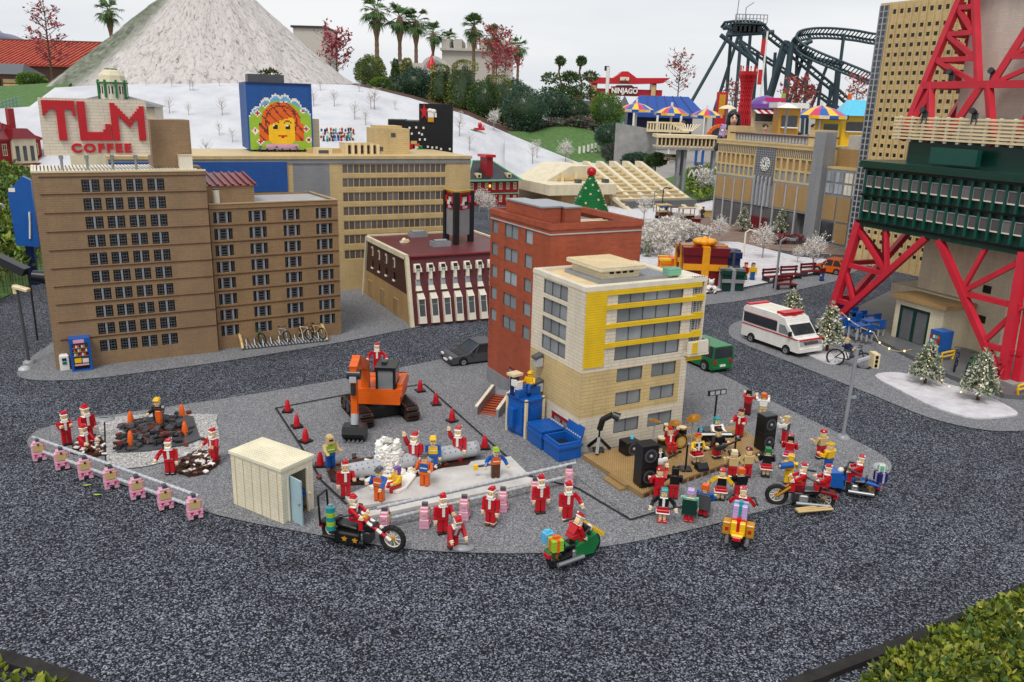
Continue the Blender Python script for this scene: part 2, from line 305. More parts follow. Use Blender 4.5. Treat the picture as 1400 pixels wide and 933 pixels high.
    def holed(s,o,rz,W,Hh,holes,mat,depth=.02,reveal=None,z0=0.0):
        """wall in the plane through o along heading rz with real openings; holes are (u0,u1,z0,z1), reveals go inward (left-hand normal)"""
        u=Vector((math.cos(rz),math.sin(rz),0));n=Vector((-math.sin(rz),math.cos(rz),0))*depth;o=Vector(o);rv=reveal or mat
        us=sorted({0.0,W,*[round(h[i],5)for h in holes for i in(0,1)]});zs=sorted({z0,Hh,*[round(h[i],5)for h in holes for i in(2,3)]})
        P=lambda a,b:o+u*a+Vector((0,0,b))
        hs=[tuple(round(x,5)for x in h)for h in holes]
        for j in range(len(zs)-1):
            run=None
            for i in range(len(us)-1):
                cu,cz=(us[i]+us[i+1])/2,(zs[j]+zs[j+1])/2
                if any(h[0]<cu<h[1]and h[2]<cz<h[3]for h in hs):continue
                s.add([P(us[i],zs[j]),P(us[i+1],zs[j]),P(us[i+1],zs[j+1]),P(us[i],zs[j+1])],[(0,1,2,3)],mat)
        for a,b,c,d in hs:
            q=[P(a,c),P(b,c),P(b,d),P(a,d)];q+=[p+n for p in q]
            s.add(q,[(0,1,5,4),(1,2,6,5),(2,3,7,6),(3,0,4,7)],rv)
    def build(s,name,parent=None,label=None,cat=None,group=None,kind=None,loc=None,rz=0):
        me=bpy.data.meshes.new(name);me.from_pydata(s.v,[],s.f);me.polygons.foreach_set('material_index',s.m);me.polygons.foreach_set('use_smooth',s.sm)
        for k in s.mats:me.materials.append(MATS[k])
        me.update();o=bpy.data.objects.new(name,me);C.objects.link(o)
        if parent:o.parent=parent
        if loc is not None:o.location=loc
        if rz:o.rotation_euler=(0,0,rz)
        tag(o,label,cat,group,kind);return o
def tag(o,label=None,cat=None,group=None,kind=None):
    for k,v in(('label',label),('category',cat),('group',group),('kind',kind)):
        if v:o[k]=v
    return o
def thing(name,label,cat,loc=(0,0,0),rz=0,group=None,scale=None):
    o=bpy.data.objects.new(name,None);o.empty_display_size=.05;C.objects.link(o);o.location=loc;o.rotation_euler=(0,0,rz)
    if scale:o.scale=(scale,)*3
    return tag(o,label,cat,group)
def share(o,name=None,parent=None,loc=None,rz=None):
    """another object on the same mesh"""
    c=o.copy();C.objects.link(c);c.parent=parent if parent else o.parent
    if loc is not None:c.location=loc
    if rz is not None:c.rotation_euler=(0,0,rz)
    return c
def dup(root,loc=None,rz=None,label=None,group=None,scale=None):
    r=root.copy();C.objects.link(r)
    if loc is not None:r.location=loc
    if rz is not None:r.rotation_euler=(0,0,rz)
    if label:r['label']=label
    if group:r['group']=group
    if scale:r.scale=(scale,)*3
    def sub(a,b):
        for ch in list(a.children):
            c=ch.copy();C.objects.link(c);c.parent=b;sub(ch,c)
    sub(root,r);return r
def structure(name,mb):return mb.build(name,kind='structure')
def text_part(name,body,size,mat,parent,loc,rot=(PI/2,0,0),ext=.004,bold=0.0,sx=1.0,label=None,sp=1):
    """raised lettering turned into a mesh"""
    cu=bpy.data.curves.new(name,'FONT');cu.body=body;cu.size=size;cu.extrude=ext;cu.offset=bold;cu.align_x='CENTER';cu.align_y='CENTER';cu.resolution_u=3;cu.space_character=sp
    t=bpy.data.objects.new(name,cu);C.objects.link(t);dg=bpy.context.evaluated_depsgraph_get();me=bpy.data.meshes.new_from_object(t.evaluated_get(dg));bpy.data.objects.remove(t);bpy.data.curves.remove(cu)
    me.materials.clear();me.materials.append(MATS[mat]);o=bpy.data.objects.new(name,me);C.objects.link(o);o.parent=parent;o.location=loc;o.rotation_euler=rot;o.scale=(sx,1,1)
    if label:o['label']=label
    return o
def flat(name,pts,z,mat,th=None):
    """a sheet on the ground from outline points in metres"""
    mb=MB();n=len(pts);v=[(p[0],p[1],z)for p in pts]
    a=sum(v[i][0]*v[(i+1)%n][1]-v[(i+1)%n][0]*v[i][1]for i in range(n))
    if a<0:v.reverse()
    mb.add(v,[tuple(range(n))],mat)
    if th:mb.add(v+[(p[0],p[1],z-th)for p in v],[(i,n+i,n+(i+1)%n,(i+1)%n)for i in range(n)],mat)
    return structure(name,mb)
def sheet(name,px,z,mat,th=None):return flat(name,[G(x,y,0)for x,y in px],z,mat,th)
def curve(px,k=6):
    """smooth closed outline through pixel points"""
    out=[];n=len(px)
    for i in range(n):
        p0,p1,p2,p3=(Vector(px[(i+j)%n])for j in(-1,0,1,2))
        for t in range(k):
            t/=k;out.append(tuple(.5*((2*p1)+(p2-p0)*t+(2*p0-5*p1+4*p2-p3)*t*t+(3*p1-p0-3*p2+p3)*t**3)))
    return out
URZ=rad(27.7) # the town's street grid: facades run along this heading
UX=Vector((math.cos(URZ),math.sin(URZ),0));VY=Vector((-math.sin(URZ),math.cos(URZ),0))
# ================================================================== SETTING
structure('ground',(lambda m:(m.add([(-400,-60,-.02),(400,-60,-.02),(400,600,-.02),(-400,600,-.02)],[(0,1,2,3)],'park_ground'),m)[1])(MB()))
flat('road',[(-4.2,-.6),(5.2,-.6),(7.5,6),(8.5,14.2),(3,15.5),(-2.4,12.5),(-5.5,10),(-5.5,4)],0,'road_chips')
near=curve([(38,602),(60,586),(130,572),(300,547),(440,524),(560,501),(640,483),(740,455),(880,470),(985,512),(1060,552),(1140,590),(1196,617),(1219,637),(1205,655),(1150,672),(1060,695),(960,722),(850,745),(750,757),(640,757),(540,750),(420,730),(300,706),(180,668),(80,634),(46,618)],5)
sheet('pavement',near,.004,'pave_chips')
sheet('pavement',curve([(24,514),(30,500),(60,478),(100,462),(300,440),(470,385),(560,392),(700,415),(690,428),(640,437),(560,450),(470,468),(300,496),(180,512),(110,520),(50,521)],4),.004,'pave_chips')
sheet('pavement',curve([(996,452),(1010,440),(1060,436),(1120,452),(1180,432),(1230,410),(1420,400),(1560,470),(1540,580),(1400,590),(1340,588),(1270,572),(1190,540),(1090,500),(1010,468)],4),.004,'pave_chips')
sheet('pavement',[(958,404),(1010,398),(1080,384),(1150,368),(1176,352),(1186,364),(1140,386),(1060,404),(1000,414),(962,418)],.004,'pave_chips')
sheet('plaza',[(908,296),(960,292),(1010,304),(1110,330),(1190,345),(1185,352),(1100,346),(1010,338),(930,322)],.004,'plaza_red')
sheet('snow_blanket',[(872,380),(870,352),(900,338),(960,330),(1010,332),(1090,352),(1160,358),(1152,366),(1086,380),(1012,395),(958,402)],.008,'snow_felt')
sheet('snow_blanket',curve([(1196,516),(1230,512),(1290,526),(1350,545),(1390,566),(1376,572),(1330,574),(1280,560),(1230,536)],4),.012,'snow_felt',.008)
sheet('snow_blanket',curve([(1084,474),(1110,470),(1150,480),(1160,490),(1140,500),(1110,490)],4),.012,'snow_felt',.008)
sheet('snow_blanket',[(690,262),(760,256),(830,268),(940,282),(985,272),(1000,280),(940,300),(880,318),(760,300)],.007,'snow_felt')
sheet('tower_plinth',[(1140,440),(1225,398),(1470,420),(1560,480),(1398,548),(1372,546),(1300,520)],.03,'brick_dark_gray',.03)
sheet('footway',curve([(145,574),(284,568),(296,578),(300,612),(280,618),(200,640),(150,640),(143,610)],3),.008,'pale_chips')
sheet('concrete_slab',[(470,682),(566,645),(698,628),(722,652),(600,680),(484,698)],.014,'slab',.012)
sheet('kerb_strip',[(490,707),(600,684),(720,657),(735,660),(735,664),(600,691),(492,714)],.016,'slab',.014)
sheet('stage_apron',[(770,640),(800,612),(1050,640),(986,684),(864,713)],.0065,'pave_chips')
def joint(px,wd=.010):
    pts=[G(x,y)for x,y in px];m=MB()
    for a,b in zip(pts,pts[1:]):
        n=Vector((-(b-a).y,(b-a).x,0)).normalized()*wd/2
        m.add([a-n+Vector((0,0,.0085)),b-n+Vector((0,0,.0085)),b+n+Vector((0,0,.0085)),a+n+Vector((0,0,.0085))],[(0,1,2,3)],'dark_joint')
    structure('pavement_joint',m)
joint([(377,560),(470,542),(580,527),(604,548),(660,598),(722,652),(790,670),(862,713)]);joint([(377,560),(410,610),(440,660),(474,692)]);joint([(862,713),(900,702),(986,684)]);joint([(145,640),(143,574)],.007)

# snow hill: foot on the flat, crest under the mountain
cols=[(-130,236,150,15),(-20,240,150,16),(40,258,146,17),(75,266,120,18),(150,270,116,18.5),(230,274,115,19),(320,276,114,19.5),(400,276,114,20),(480,274,116,20),(520,270,124,20),(560,268,134,20),(600,264,146,20),(640,260,158,20),(670,258,172,20),(700,254,185,20),(740,250,202,19.5),(780,246,218,19),(812,242,232,18.6)]
hill=MB();R_=14
ft=[G(x,y)for x,y,*_ in cols];cr=[AT(x,y,Y)for x,_,y,Y in cols]
def loft(mb,A,B,rows,mat,bend=.25,bump=.03,sub=4):
    def fin(Ls):
        o=[]
        for i in range(len(Ls)-1):o+=[Ls[i].lerp(Ls[i+1],k/sub)for k in range(sub)]
        return o+[Ls[-1]]
    A,B=fin(A),fin(B);n=len(A);vs=[]
    for r in range(rows+1):
        t=r/rows
        for a,b in zip(A,B):
            p=a.lerp(b,t);e=math.sin(PI*t);p.z+=(b.z-a.z)*bend*e*(.5-t)*-.8+noise.noise(Vector((p.x*.7,p.y*.45,3)))*bump*e*2
            vs.append(p)
    mb.add(vs,[(r*n+i,r*n+i+1,(r+1)*n+i+1,(r+1)*n+i)for r in range(rows)for i in range(n-1)],mat,True)
loft(hill,ft,cr,R_,'snow_cloth',bump=.08);structure('snow_hill',hill)
def on_hill(x,y):
    """point of the snow hill under a sight line"""
    d=ray(x,y);cxs=[c[0]for c in cols];best=None
    for k in range(400):
        Y=9+k*.03;p=Vector((d.x/d.y*Y,Y,CAM_H+d.z/d.y*Y))
        for i in range(len(cols)-1):
            if ft[i].x/ft[i].y<=p.x/p.y<ft[i+1].x/ft[i+1].y or(i==len(cols)-2 and p.x/p.y>=ft[i].x/ft[i].y):
                f=(p.x/p.y-ft[i].x/ft[i].y)/(ft[i+1].x/ft[i+1].y-ft[i].x/ft[i].y);a=ft[i].lerp(ft[i+1],f);b=cr[i].lerp(cr[i+1],f)
                t=max(0,min(1,(p.y-a.y)/(b.y-a.y)));e=math.sin(PI*t)
                z=a.z+(b.z-a.z)*t+(b.z-a.z)*.25*e*(.5-t)*-.8+noise.noise(Vector((p.x*.7,p.y*.45,3)))*.16*e
                if p.z<=z+.005:return Vector((p.x,p.y,z))
    return p
# planted bank behind the crest and the green lawn on the right
bank=MB();loft(bank,cr[7:],[c+Vector((c.x*.5,11,.25))for c in cr[7:]],5,'mini_soil',bump=.02);structure('planted_bank',bank)
lawn_lo=[AT(690,181,20.02),AT(720,194,19.8),AT(755,208,19.3),AT(790,222,18.9),AT(830,224,18.3),AT(868,222,18)]
lawn_hi=[AT(690,180,20.6),AT(725,180,22),AT(770,170,22.6),AT(800,174,22.4),AT(838,196,20.6),AT(870,216,19)]
lw=MB();loft(lw,lawn_lo,lawn_hi,8,'lawn',bend=0,bump=.02);loft(lw,[G(690,262)]+[G(x,y+14)for x,y in((720,240),(755,236),(790,236),(830,238),(868,236))],lawn_lo,4,'snow_cloth',bump=.0);structure('lawn',lw)
lw2=MB();loft(lw2,[AT(-80,178,15.5),AT(0,168,16),AT(50,156,16.6),AT(72,140,17.4)],[AT(-80,118,24),AT(0,118,24),AT(30,116,24),AT(100,112,22)],6,'lawn',bump=.04);structure('lawn',lw2)
sheet('lawn',[(905,246),(980,226),(1010,262),(985,272),(940,276)],.01,'lawn')
sheet('lawn',[(-260,440),(-60,440),(62,380),(75,300),(20,255),(-200,280)],.006,'lawn')

# mountain
m,t,b=nodes_of('mountain_rock');nd=t.nodes.new;lk=t.links.new
tc=nd('ShaderNodeTexCoord');sx=nd('ShaderNodeSeparateXYZ');lk(tc.outputs['Object'],sx.inputs[0])
at=nd('ShaderNodeMath');at.operation='ARCTAN2';lk(sx.outputs[1],at.inputs[0]);lk(sx.outputs[0],at.inputs[1])
ml=nd('ShaderNodeMath');ml.operation='MULTIPLY';ml.inputs[1].default_value=9;lk(at.outputs[0],ml.inputs[0])
mz=nd('ShaderNodeMath');mz.operation='MULTIPLY';mz.inputs[1].default_value=1.7;lk(sx.outputs[2],mz.inputs[0])
cb=nd('ShaderNodeCombineXYZ');lk(ml.outputs[0],cb.inputs[0]);lk(mz.outputs[0],cb.inputs[1])
n1=nd('ShaderNodeTexNoise');n1.inputs['Scale'].default_value=4.2;n1.inputs['Detail'].default_value=9;n1.inputs['Roughness'].default_value=.72;n1.inputs['Distortion'].default_value=.9;lk(cb.outputs[0],n1.inputs['Vector'])
r1=nd('ShaderNodeValToRGB');e=r1.color_ramp.elements;e[0].position=.34;e[0].color=(*lin((92,87,85)),1);e[1].position=.43;e[1].color=(*lin((176,169,166)),1);k=e.new(.5);k.color=(*lin((198,191,187)),1);k=e.new(.75);k.color=(*lin((212,205,202)),1)
lk(n1.outputs['Fac'],r1.inputs[0])
n2=nd('ShaderNodeTexNoise');n2.inputs['Scale'].default_value=7;n2.inputs['Detail'].default_value=6;lk(tc.outputs['Object'],n2.inputs['Vector'])
r2=nd('ShaderNodeValToRGB');e=r2.color_ramp.elements;e[0].position=.3;e[0].color=(*lin((80,85,72)),1);e[1].position=.66;e[1].color=(*lin((132,137,120)),1);lk(n2.outputs['Fac'],r2.inputs[0])
at2=nd('ShaderNodeMapRange');at2.inputs[1].default_value=-1.9;at2.inputs[2].default_value=-2.2;lk(at.outputs[0],at2.inputs[0]) # moss on one flank
nz2=nd('ShaderNodeTexNoise');nz2.inputs['Scale'].default_value=1.1;nz2.inputs['Detail'].default_value=7;lk(tc.outputs['Object'],nz2.inputs['Vector'])
rm=nd('ShaderNodeMapRange');rm.inputs[1].default_value=.28;rm.inputs[2].default_value=.44;lk(nz2.outputs['Fac'],rm.inputs[0])
zz=nd('ShaderNodeMapRange');zz.inputs[1].default_value=4.6;zz.inputs[2].default_value=2.4;lk(sx.outputs[2],zz.inputs[0])
mm=nd('ShaderNodeMath');mm.operation='MULTIPLY';lk(at2.outputs[0],mm.inputs[0]);lk(zz.outputs[0],mm.inputs[1])
m3=nd('ShaderNodeMath');m3.operation='MULTIPLY';lk(mm.outputs[0],m3.inputs[0]);lk(rm.outputs[0],m3.inputs[1])
mx=nd('ShaderNodeMix');mx.data_type='RGBA';lk(m3.outputs[0],mx.inputs[0]);lk(r1.outputs[0],mx.inputs[6]);lk(r2.outputs[0],mx.inputs[7]);lk(mx.outputs[2],b.inputs['Base Color'])
bp=nd('ShaderNodeBump');bp.inputs['Strength'].default_value=.8;bp.inputs['Distance'].default_value=.06;lk(n1.outputs['Fac'],bp.inputs['Height']);lk(bp.outputs[0],b.inputs['Normal'])
b.inputs['Roughness'].default_value=.95;MATS['mountain_rock']=m
cen=AT(295,120,25);top=AT(291,-44,25);mt=MB();NA,NH=240,70;base_r=4.72;vs=[]
for h in range(NH+1):
    q=h/NH;r0=base_r*(1-q)*(1-.05*math.sin(PI*q))+.25*q;z=(top.z-cen.z+.35)*q
    for i in range(NA):
        a=2*PI*i/NA;nn=noise.fractal(Vector((math.cos(a)*5,math.sin(a)*5,z*.55)),.7,2.2,5)*.10+noise.noise(Vector((math.cos(a)*13,math.sin(a)*13,z*.9)))*.05
        rr=r0+nn*min(1,(1-q)*1.6+.1);vs.append((rr*math.cos(a),rr*math.sin(a),z+nn*.2))
mt.add(vs,[(h*NA+i,h*NA+(i+1)%NA,(h+1)*NA+(i+1)%NA,(h+1)*NA+i)for h in range(NH)for i in range(NA)]+[tuple(range(NH*NA,NH*NA+NA))],'mountain_rock',True)
mo=structure('mountain',mt);mo.location=(cen.x,cen.y,cen.z-.35)
# ================================================================== BUILDINGS OF THE MODEL TOWN
_wc={}
def put_windows(parent,name,o,rz,holes,make,recess=.008,key=''):
    """one window object per opening; equal sizes share a mesh"""
    u=Vector((math.cos(rz),math.sin(rz),0));n=Vector((-math.sin(rz),math.cos(rz),0));o=Vector(o)
    for a,b,c,d in holes:
        k=(key,round(b-a,3),round(d-c,3));loc=o+u*a+n*recess+Vector((0,0,c))
        if k in _wc:share(_wc[k],parent=parent,loc=loc,rz=rz)
        else:_wc[k]=make(b-a,d-c).build(name,parent,loc=loc,rz=rz)
def pane_window(n=2,glass='glass_gray',frame='dark_gray',fw=.003,rows=1,mul=.7):
    def f(w,h):
        m=MB()
        for i in range(n):m.box(w*i/n+.0004,w*(i+1)/n-.0004,.004,.007,.0004,h-.0004,glass)
        m.box(0,w,-.001,.006,0,fw,frame);m.box(0,w,-.001,.006,h-fw,h,frame);m.box(0,fw,-.0005,.006,fw,h-fw,frame);m.box(w-fw,w,-.0005,.006,fw,h-fw,frame)
        for i in range(1,n):m.box(w*i/n-fw*mul/2,w*i/n+fw*mul/2,0,.006,fw,h-fw,frame)
        for i in range(1,rows):m.box(fw,w-fw,.001,.006,h*i/rows-fw*.35,h*i/rows+fw*.35,frame)
        return m
    return f
def louvre_window(w,h):
    m=MB();m.box(0,w,.012,.014,0,h,'mask_dark')
    m.box(w*.44,w*.56,.0,.013,0,h,'gray')
    for s in(0,1):
        x0=w*.56*s;x1=x0+w*.44
        for k in range(4):
            z=h*(k+.35)/4;m.box(x0+.004,x1-.004,.003,.010,z,z+h*.07,'dark_gray')
        for x in(x0+w*.12,x0+w*.32):m.box(x-.0012,x+.0012,.002,.011,0,h,'dark_gray')
    return m
def shutter_window(w,h):
    m=MB();m.box(0,w,.016,.018,0,h,'mask_dark')
    for x0,x1 in((0,.12),(.88,1)):m.box(w*x0,w*x1,.011,.016,0,h,'glass_dark')
    for x0,x1 in((.2,.3),(.68,.78)):m.box(w*x0,w*x1,.002,.015,0,h,'gray')
    for x in(.1,.9):m.box(w*x-.001,w*x+.001,.004,.015,0,h,'dark_gray')
    for k in range(4):m.box(w*.34,w*.64,.005,.013,h*(k+.3)/4,h*(k+.3)/4+h*.09,'dark_gray')
    m.box(w*.31,w*.36,.004,.015,0,h,'dark_gray');m.box(w*.62,w*.67,.004,.015,0,h,'dark_gray')
    return m
def frame_of(t):return Vector((math.cos(t),math.sin(t),0)),Vector((-math.sin(t),math.cos(t),0))
def rect(fp,z,TL,BL,BR):
    a=fp(*z(*TL));b=fp(*z(*BL));c=fp(*z(*BR));return((a[0]+b[0])/2,c[0],(b[1]+c[1])/2,a[1])
zm=lambda ox,oy,k:(lambda x,y:(ox+x/k,oy+y/k))

# ---- tall brown tower block
A0,A1=G(78,507),G(299,482);A_rz=math.atan2(A1.y-A0.y,A1.x-A0.x);A_W=(A1-A0).length;A_H=HT(A0,236);fA=wall_plane(A0,A_rz);AD=.46
A=thing('tower_block','tall brown brick block with a red lettered coffee sign on its roof','building',A0,A_rz)
cu=[(fA(a,262)[0],fA(b,262)[0])for a,b in((112.5,137),(143,167),(173.5,196),(202.5,225.6))]
zt,zb=fA(113,245.75)[1],fA(138.75,465.5)[1];wh=fA(113,245.75)[1]-fA(113.5,263)[1]
holes=[(a,b,zt-(zt-zb)*k/9-wh,zt-(zt-zb)*k/9)for k in range(10)for a,b in cu]
mb=MB();mb.holed((0,0,0),0,A_W,A_H,holes,'brick_brown',.016)
mb.box(0,A_W,AD,AD+.01,0,A_H,'brick_brown');mb.box(-.001,.006,.002,AD,0,A_H-.001,'brick_brown');mb.box(A_W-.006,A_W+.001,.002,AD,0,A_H-.001,'brick_brown')
st=(zt-zb)/9
for k in range(9):
    z=zt-st*(k)-wh-(st-wh)*.32;mb.box(.035 if k else.03,A_W-.0,-.004,.004,z,z+.0045,'brown')
z=zt+(st-wh)*.42;mb.box(.03,A_W,-.004,.004,z,z+.0045,'brown')
mb.build('wall',A)
rf=MB();rf.box(.0,A_W,.002,AD,A_H-.03,A_H-.018,'light_gray')
for i in range(46):rf.box(.012+i*(A_W-.04)/46,.012+(i+.62)*(A_W-.04)/46,.012,AD-.01,A_H-.018,A_H+.004,'offwhite')
rf.box(-.002,A_W+.002,-.004,.012,A_H-.004,A_H+.006,'cream');rf.box(-.002,.010,.012,AD,A_H-.004,A_H+.006,'cream');rf.build('roof',A)
put_windows(A,'window',(0,0,0),0,holes,louvre_window,.002,'A')
# penthouse, chimney
def local(o,rz,p):
    d=Vector(p)-Vector(o);return Vector((d.x*math.cos(rz)+d.y*math.sin(rz),-d.x*math.sin(rz)+d.y*math.cos(rz),d.z))
pw=MB();py=.17
fP=wall_plane(A0+frame_of(A_rz)[1]*py,A_rz);x0,x1=fP(209,215)[0],fP(264,232)[0];zT=fP(230,164)[1]
pw.box(x0,x1,py,py+.24,A_H-.02,zT,'brick_brown');pw.build('penthouse',A)
ch=MB();fQ=wall_plane(A0+frame_of(A_rz)[1]*.10,A_rz);q0,q1,qz=fQ(246,230)[0],fQ(264,230)[0],fQ(254,213)[1]
ch.box(q0,q1,.10,.16,A_H-.02,qz,'offwhite');ch.box(q0-.003,q1+.003,.097,.163,qz,qz+.006,'cream')
for i in range(6):ch.cyl((q0+(i+.5)*(q1-q0)/6,.13,qz+.006),(q0+(i+.5)*(q1-q0)/6,.13,qz+.012),.004,'dark_gray',n=6)
ch.build('roof_vent',A)
# sign
sg_y=.07;o_s=A0+frame_of(A_rz)[1]*sg_y+frame_of(A_rz)[0]*.03;fS=wall_plane(o_s,A_rz+rad(2));s0,s1=fS(57,180)[0],fS(203,180)[0];sz0,sz1=fS(62,213)[1],fS(57,134)[1]
S_=MB();S_.box(s0,s1,0,.03,sz0,sz1,'brick_white');S_.studs(s0,s1,.0,.03,sz1,'cream',p=.015)
loc_s=local(A0,A_rz,o_s)
sg=S_.build('sign_board',A,loc=(loc_s.x,loc_s.y,0),rz=rad(2))
for px in(84,119,154,186):
    p=MB();u=fS(px,220)[0];p.cyl((u,.012,A_H-.01),(u,.012,sz0),.007,'steel',n=8);p.cyl((u,.012,sz0-.02),(u,.012,sz0),.011,'gray',n=8);p.build('post',sg)
SW,SH=s1-s0,sz1-sz0
def letter(name,cells,x0,w,z0,h,nx,nz,th=.014):
    """blocky letter from rows of cells, top row first"""
    m=MB();cw,chh=w/nx,h/nz
    for r,row in enumerate(cells):
        i=0
        while i<len(row):
            if row[i]!=' ':
                j=i
                while j<len(row)and row[j]!=' ':j+=1
                m.box(x0+i*cw,x0+j*cw,-th,-.0005,z0+h-(r+1)*chh,z0+h-r*chh,'red');i=j
            else:i+=1
    return m.build(name,sg)
zb_,hb=sz0+SH*.275,SH*.69
letter('letter',['############','############','############','##   ###   #','#    ###   #','     ###    ','     ###    ','     ###    ','     ###    ','     ###    ','     ###    ','     ###    ','     ###    '],s0+SW*.025,SW*.295,zb_,hb,12,13)
letter('letter',['###         ','###         ','###         ','###         ','###         ','###         ','###         ','###         ','###       ##','###       ##','###      ###','############','############','############'],s0+SW*.34,SW*.295,zb_,hb*.99,12,14)
letter('letter',['##            ','###         ##','####       ###','#####     ####','######   #####','### ### ######','###  ### # ###','###   ###  ###','###    #   ###','###        ###','###        ###','###        ###','###        ###','###        ###'],s0+SW*.645,SW*.325,zb_,hb*.97,14,14)
text_part('lettering','COFFEE',SH*.215,'red',sg,(s0+SW*.53,-.006,sz0+SH*.125),ext=.006,bold=.003,sx=1.12,sp=1.28)

# ---- lower brown wing
B0,B1=G(300,479),G(467,458);B_rz=math.atan2(B1.y-B0.y,B1.x-B0.x);B_W=(B1-B0).length;B_H=HT(B0,280);fB=wall_plane(B0,B_rz);BD=.52
B=thing('apartment_block','lower brown block with shuttered windows joined to the tower block','building',B0,B_rz)
cu=[(fB(a,297)[0],fB(b,297)[0])for a,b in((291.5,317),(340,364),(387,410),(432,454))]
zt,zb=fB(291,290.5)[1],fB(302.5,446)[1];wh=fB(291,290.5)[1]-fB(292,306)[1];st=(zt-zb)/7
holes=[(max(.004,a),b,zt-st*k-wh,zt-st*k)for k in range(8)for a,b in cu]
mb=MB();mb.holed((0,0,0),0,B_W,B_H,holes,'brick_brown_b',.02)
mb.box(0,B_W,BD,BD+.01,0,B_H,'brick_brown_b');mb.box(-.001,.004,.002,BD,0,B_H-.001,'brick_brown_b');mb.box(B_W-.006,B_W+.001,.002,BD,0,B_H-.001,'brick_brown_b')
for k in range(7):z=zt-st*k-wh-(st-wh)*.45;mb.box(0,B_W,-.004,.004,z,z+.004,'brown')
z=zt+(st-wh)*.45;mb.box(0,B_W,-.004,.004,z,z+.004,'brown');mb.build('wall',B)
put_windows(B,'window',(0,0,0),0,holes,shutter_window,.002,'B')
rf=MB();rf.box(0,B_W,.01,BD,B_H-.03,B_H-.012,'light_gray');rf.box(-.002,B_W+.002,-.003,.014,B_H-.002,B_H+.004,'sand');rf.box(B_W-.012,B_W+.002,.014,BD,B_H-.002,B_H+.004,'sand');rf.build('roof',B)
fp=wall_plane(B0+frame_of(B_rz)[1]*.22,B_rz);p=MB();a0,a1=-.14,fp(344,265)[0]
p.box(a0,a1,.16,.44,B_H-.02,fp(320,252)[1],'brick_brown_b');zr=fp(320,252)[1];p.add([(a0+.1,.15,zr),(a1+.02,.15,zr-.004),(a1+.02,.45,zr+.05),(a0+.1,.45,zr+.055)],[(0,1,2,3)],'dark_red')
for i in range(9):p.beam((a0+.1+i*(a1-a0-.09)/8,.15,zr+.004),(a0+.1+i*(a1-a0-.09)/8,.45,zr+.056),.012,.008,'dark_red')
p.box(a0,a0+.13,.1,.22,B_H-.02,fp(290,225)[1],'brick_brown_b');p.build('penthouse',B)
p=MB();fr=wall_plane(B0+frame_of(B_rz)[1]*.07,B_rz);u=fr(296,275)[0];p.cyl((u,.07,B_H-.02),(u,.07,fr(296,260)[1]),.019,'offwhite',n=14);z=fr(296,260)[1];p.cyl((u,.07,z),(u,.07,z+.008),.017,'dark_gray',n=14);p.build('roof_vent',B)

# ---- long tan block behind them
C0=G(466,398);C_rz=URZ-rad(.6);fC=wall_plane(C0,C_rz);c0,c1=fC(150,240)[0],fC(643,240)[0];C_H=fC(560,214)[1];CD=.9;CU,CV=frame_of(C_rz)
CB=thing('office_block','long tan block with rows of narrow grey windows behind the maroon building','building',C0+CU*c0,C_rz);off=-c0
xs=(467.5,610);rows=[((467.5,224.2),(468.5,238)),((467.8,243.5),(468.6,257)),((468,263.5),(469,277)),((468.3,283),(469.5,296)),((469,302.5),(470,315.5)),((469.5,321.5),(470.3,335)),((470.5,342.5),(471,355.5))]
ua,ub=fC(467.5,230)[0]+off,fC(610,230)[0]+off;holes=[(ua,ub,fC(*b)[1],fC(*a)[1])for a,b in rows]
mb=MB();W=c1-c0;us0=fC(451,250)[0]+off;mb.T=None
t_=MB();hh=[(a-us0,b-us0,c,d)for a,b,c,d in holes];t_.T=Matrix.Translation((us0,0,0));t_.holed((0,0,0),0,W-us0,C_H-.02,hh,'brick_tan',.02)
t_.T=None;t_.box(W-.006,W,.002,CD,0,C_H-.02,'brick_tan');t_.box(0,W,CD,CD+.01,0,C_H-.02,'brick_tan');t_.box(0,.006,.001,CD,0,C_H-.02,'brick_tan')
g0=fC(401,250)[0]+off;t_.box(g0,us0,0,.01,0,C_H-.02,'brick_gray');t_.box(0,g0,0,.01,0,C_H-.02,'brick_tan');t_.build('wall',CB)
t_=MB();t_.box(.0,fC(393,250)[0]+off,-.012,-.001,fC(393,262)[1],fC(390,221.5)[1],'brick_blue');t_.build('panel',CB)
t_=MB();t_.box(-.01,W+.01,-.012,CD+.012,C_H-.02,C_H+.004,'brick_tan_light');t_.box(0,W-.0,-.006,0,C_H-.055,C_H-.02,'brick_gray');t_.build('roof',CB)
put_windows(CB,'window',(0,0,0),0,holes,pane_window(19,'glass_smoke','tan',.006,mul=.85),.004,'C')
def on_C(d):return wall_plane(C0+CV*d,C_rz)
f2=on_C(.25);m=MB();a,b=f2(516,200)[0]+off,f2(560,200)[0]+off;m.box(a,b,.25,.55,C_H,f2(540,176)[1],'brick_tan_light');m.box(a+.02,a+.05,.249,.26,f2(537,207)[1],f2(537,201)[1],'dark_gray');m.box(a+.02+(b-a)*.35,a+.06+(b-a)*.35,.248,.26,f2(537,188)[1],f2(537,182)[1],'dark_gray');m.box(a+.02,b-.05,.3,.5,f2(540,176)[1],f2(540,172.5)[1],'tan');m.build('penthouse',CB)
m=MB();a,b=f2(473,205)[0]+off,f2(516,205)[0]+off;m.box(a,b,.26,.4,C_H,f2(490,199)[1],'dark_brown')
for i in range(6):u=a+(b-a)*i/5;m.box(u-.012,u+.012,.23,.41,C_H,f2(490,197)[1],'cream')
m.box(a-.01,b+.01,.25,.42,f2(490,199)[1],f2(490,196)[1],'tan');m.build('vent_row',CB)
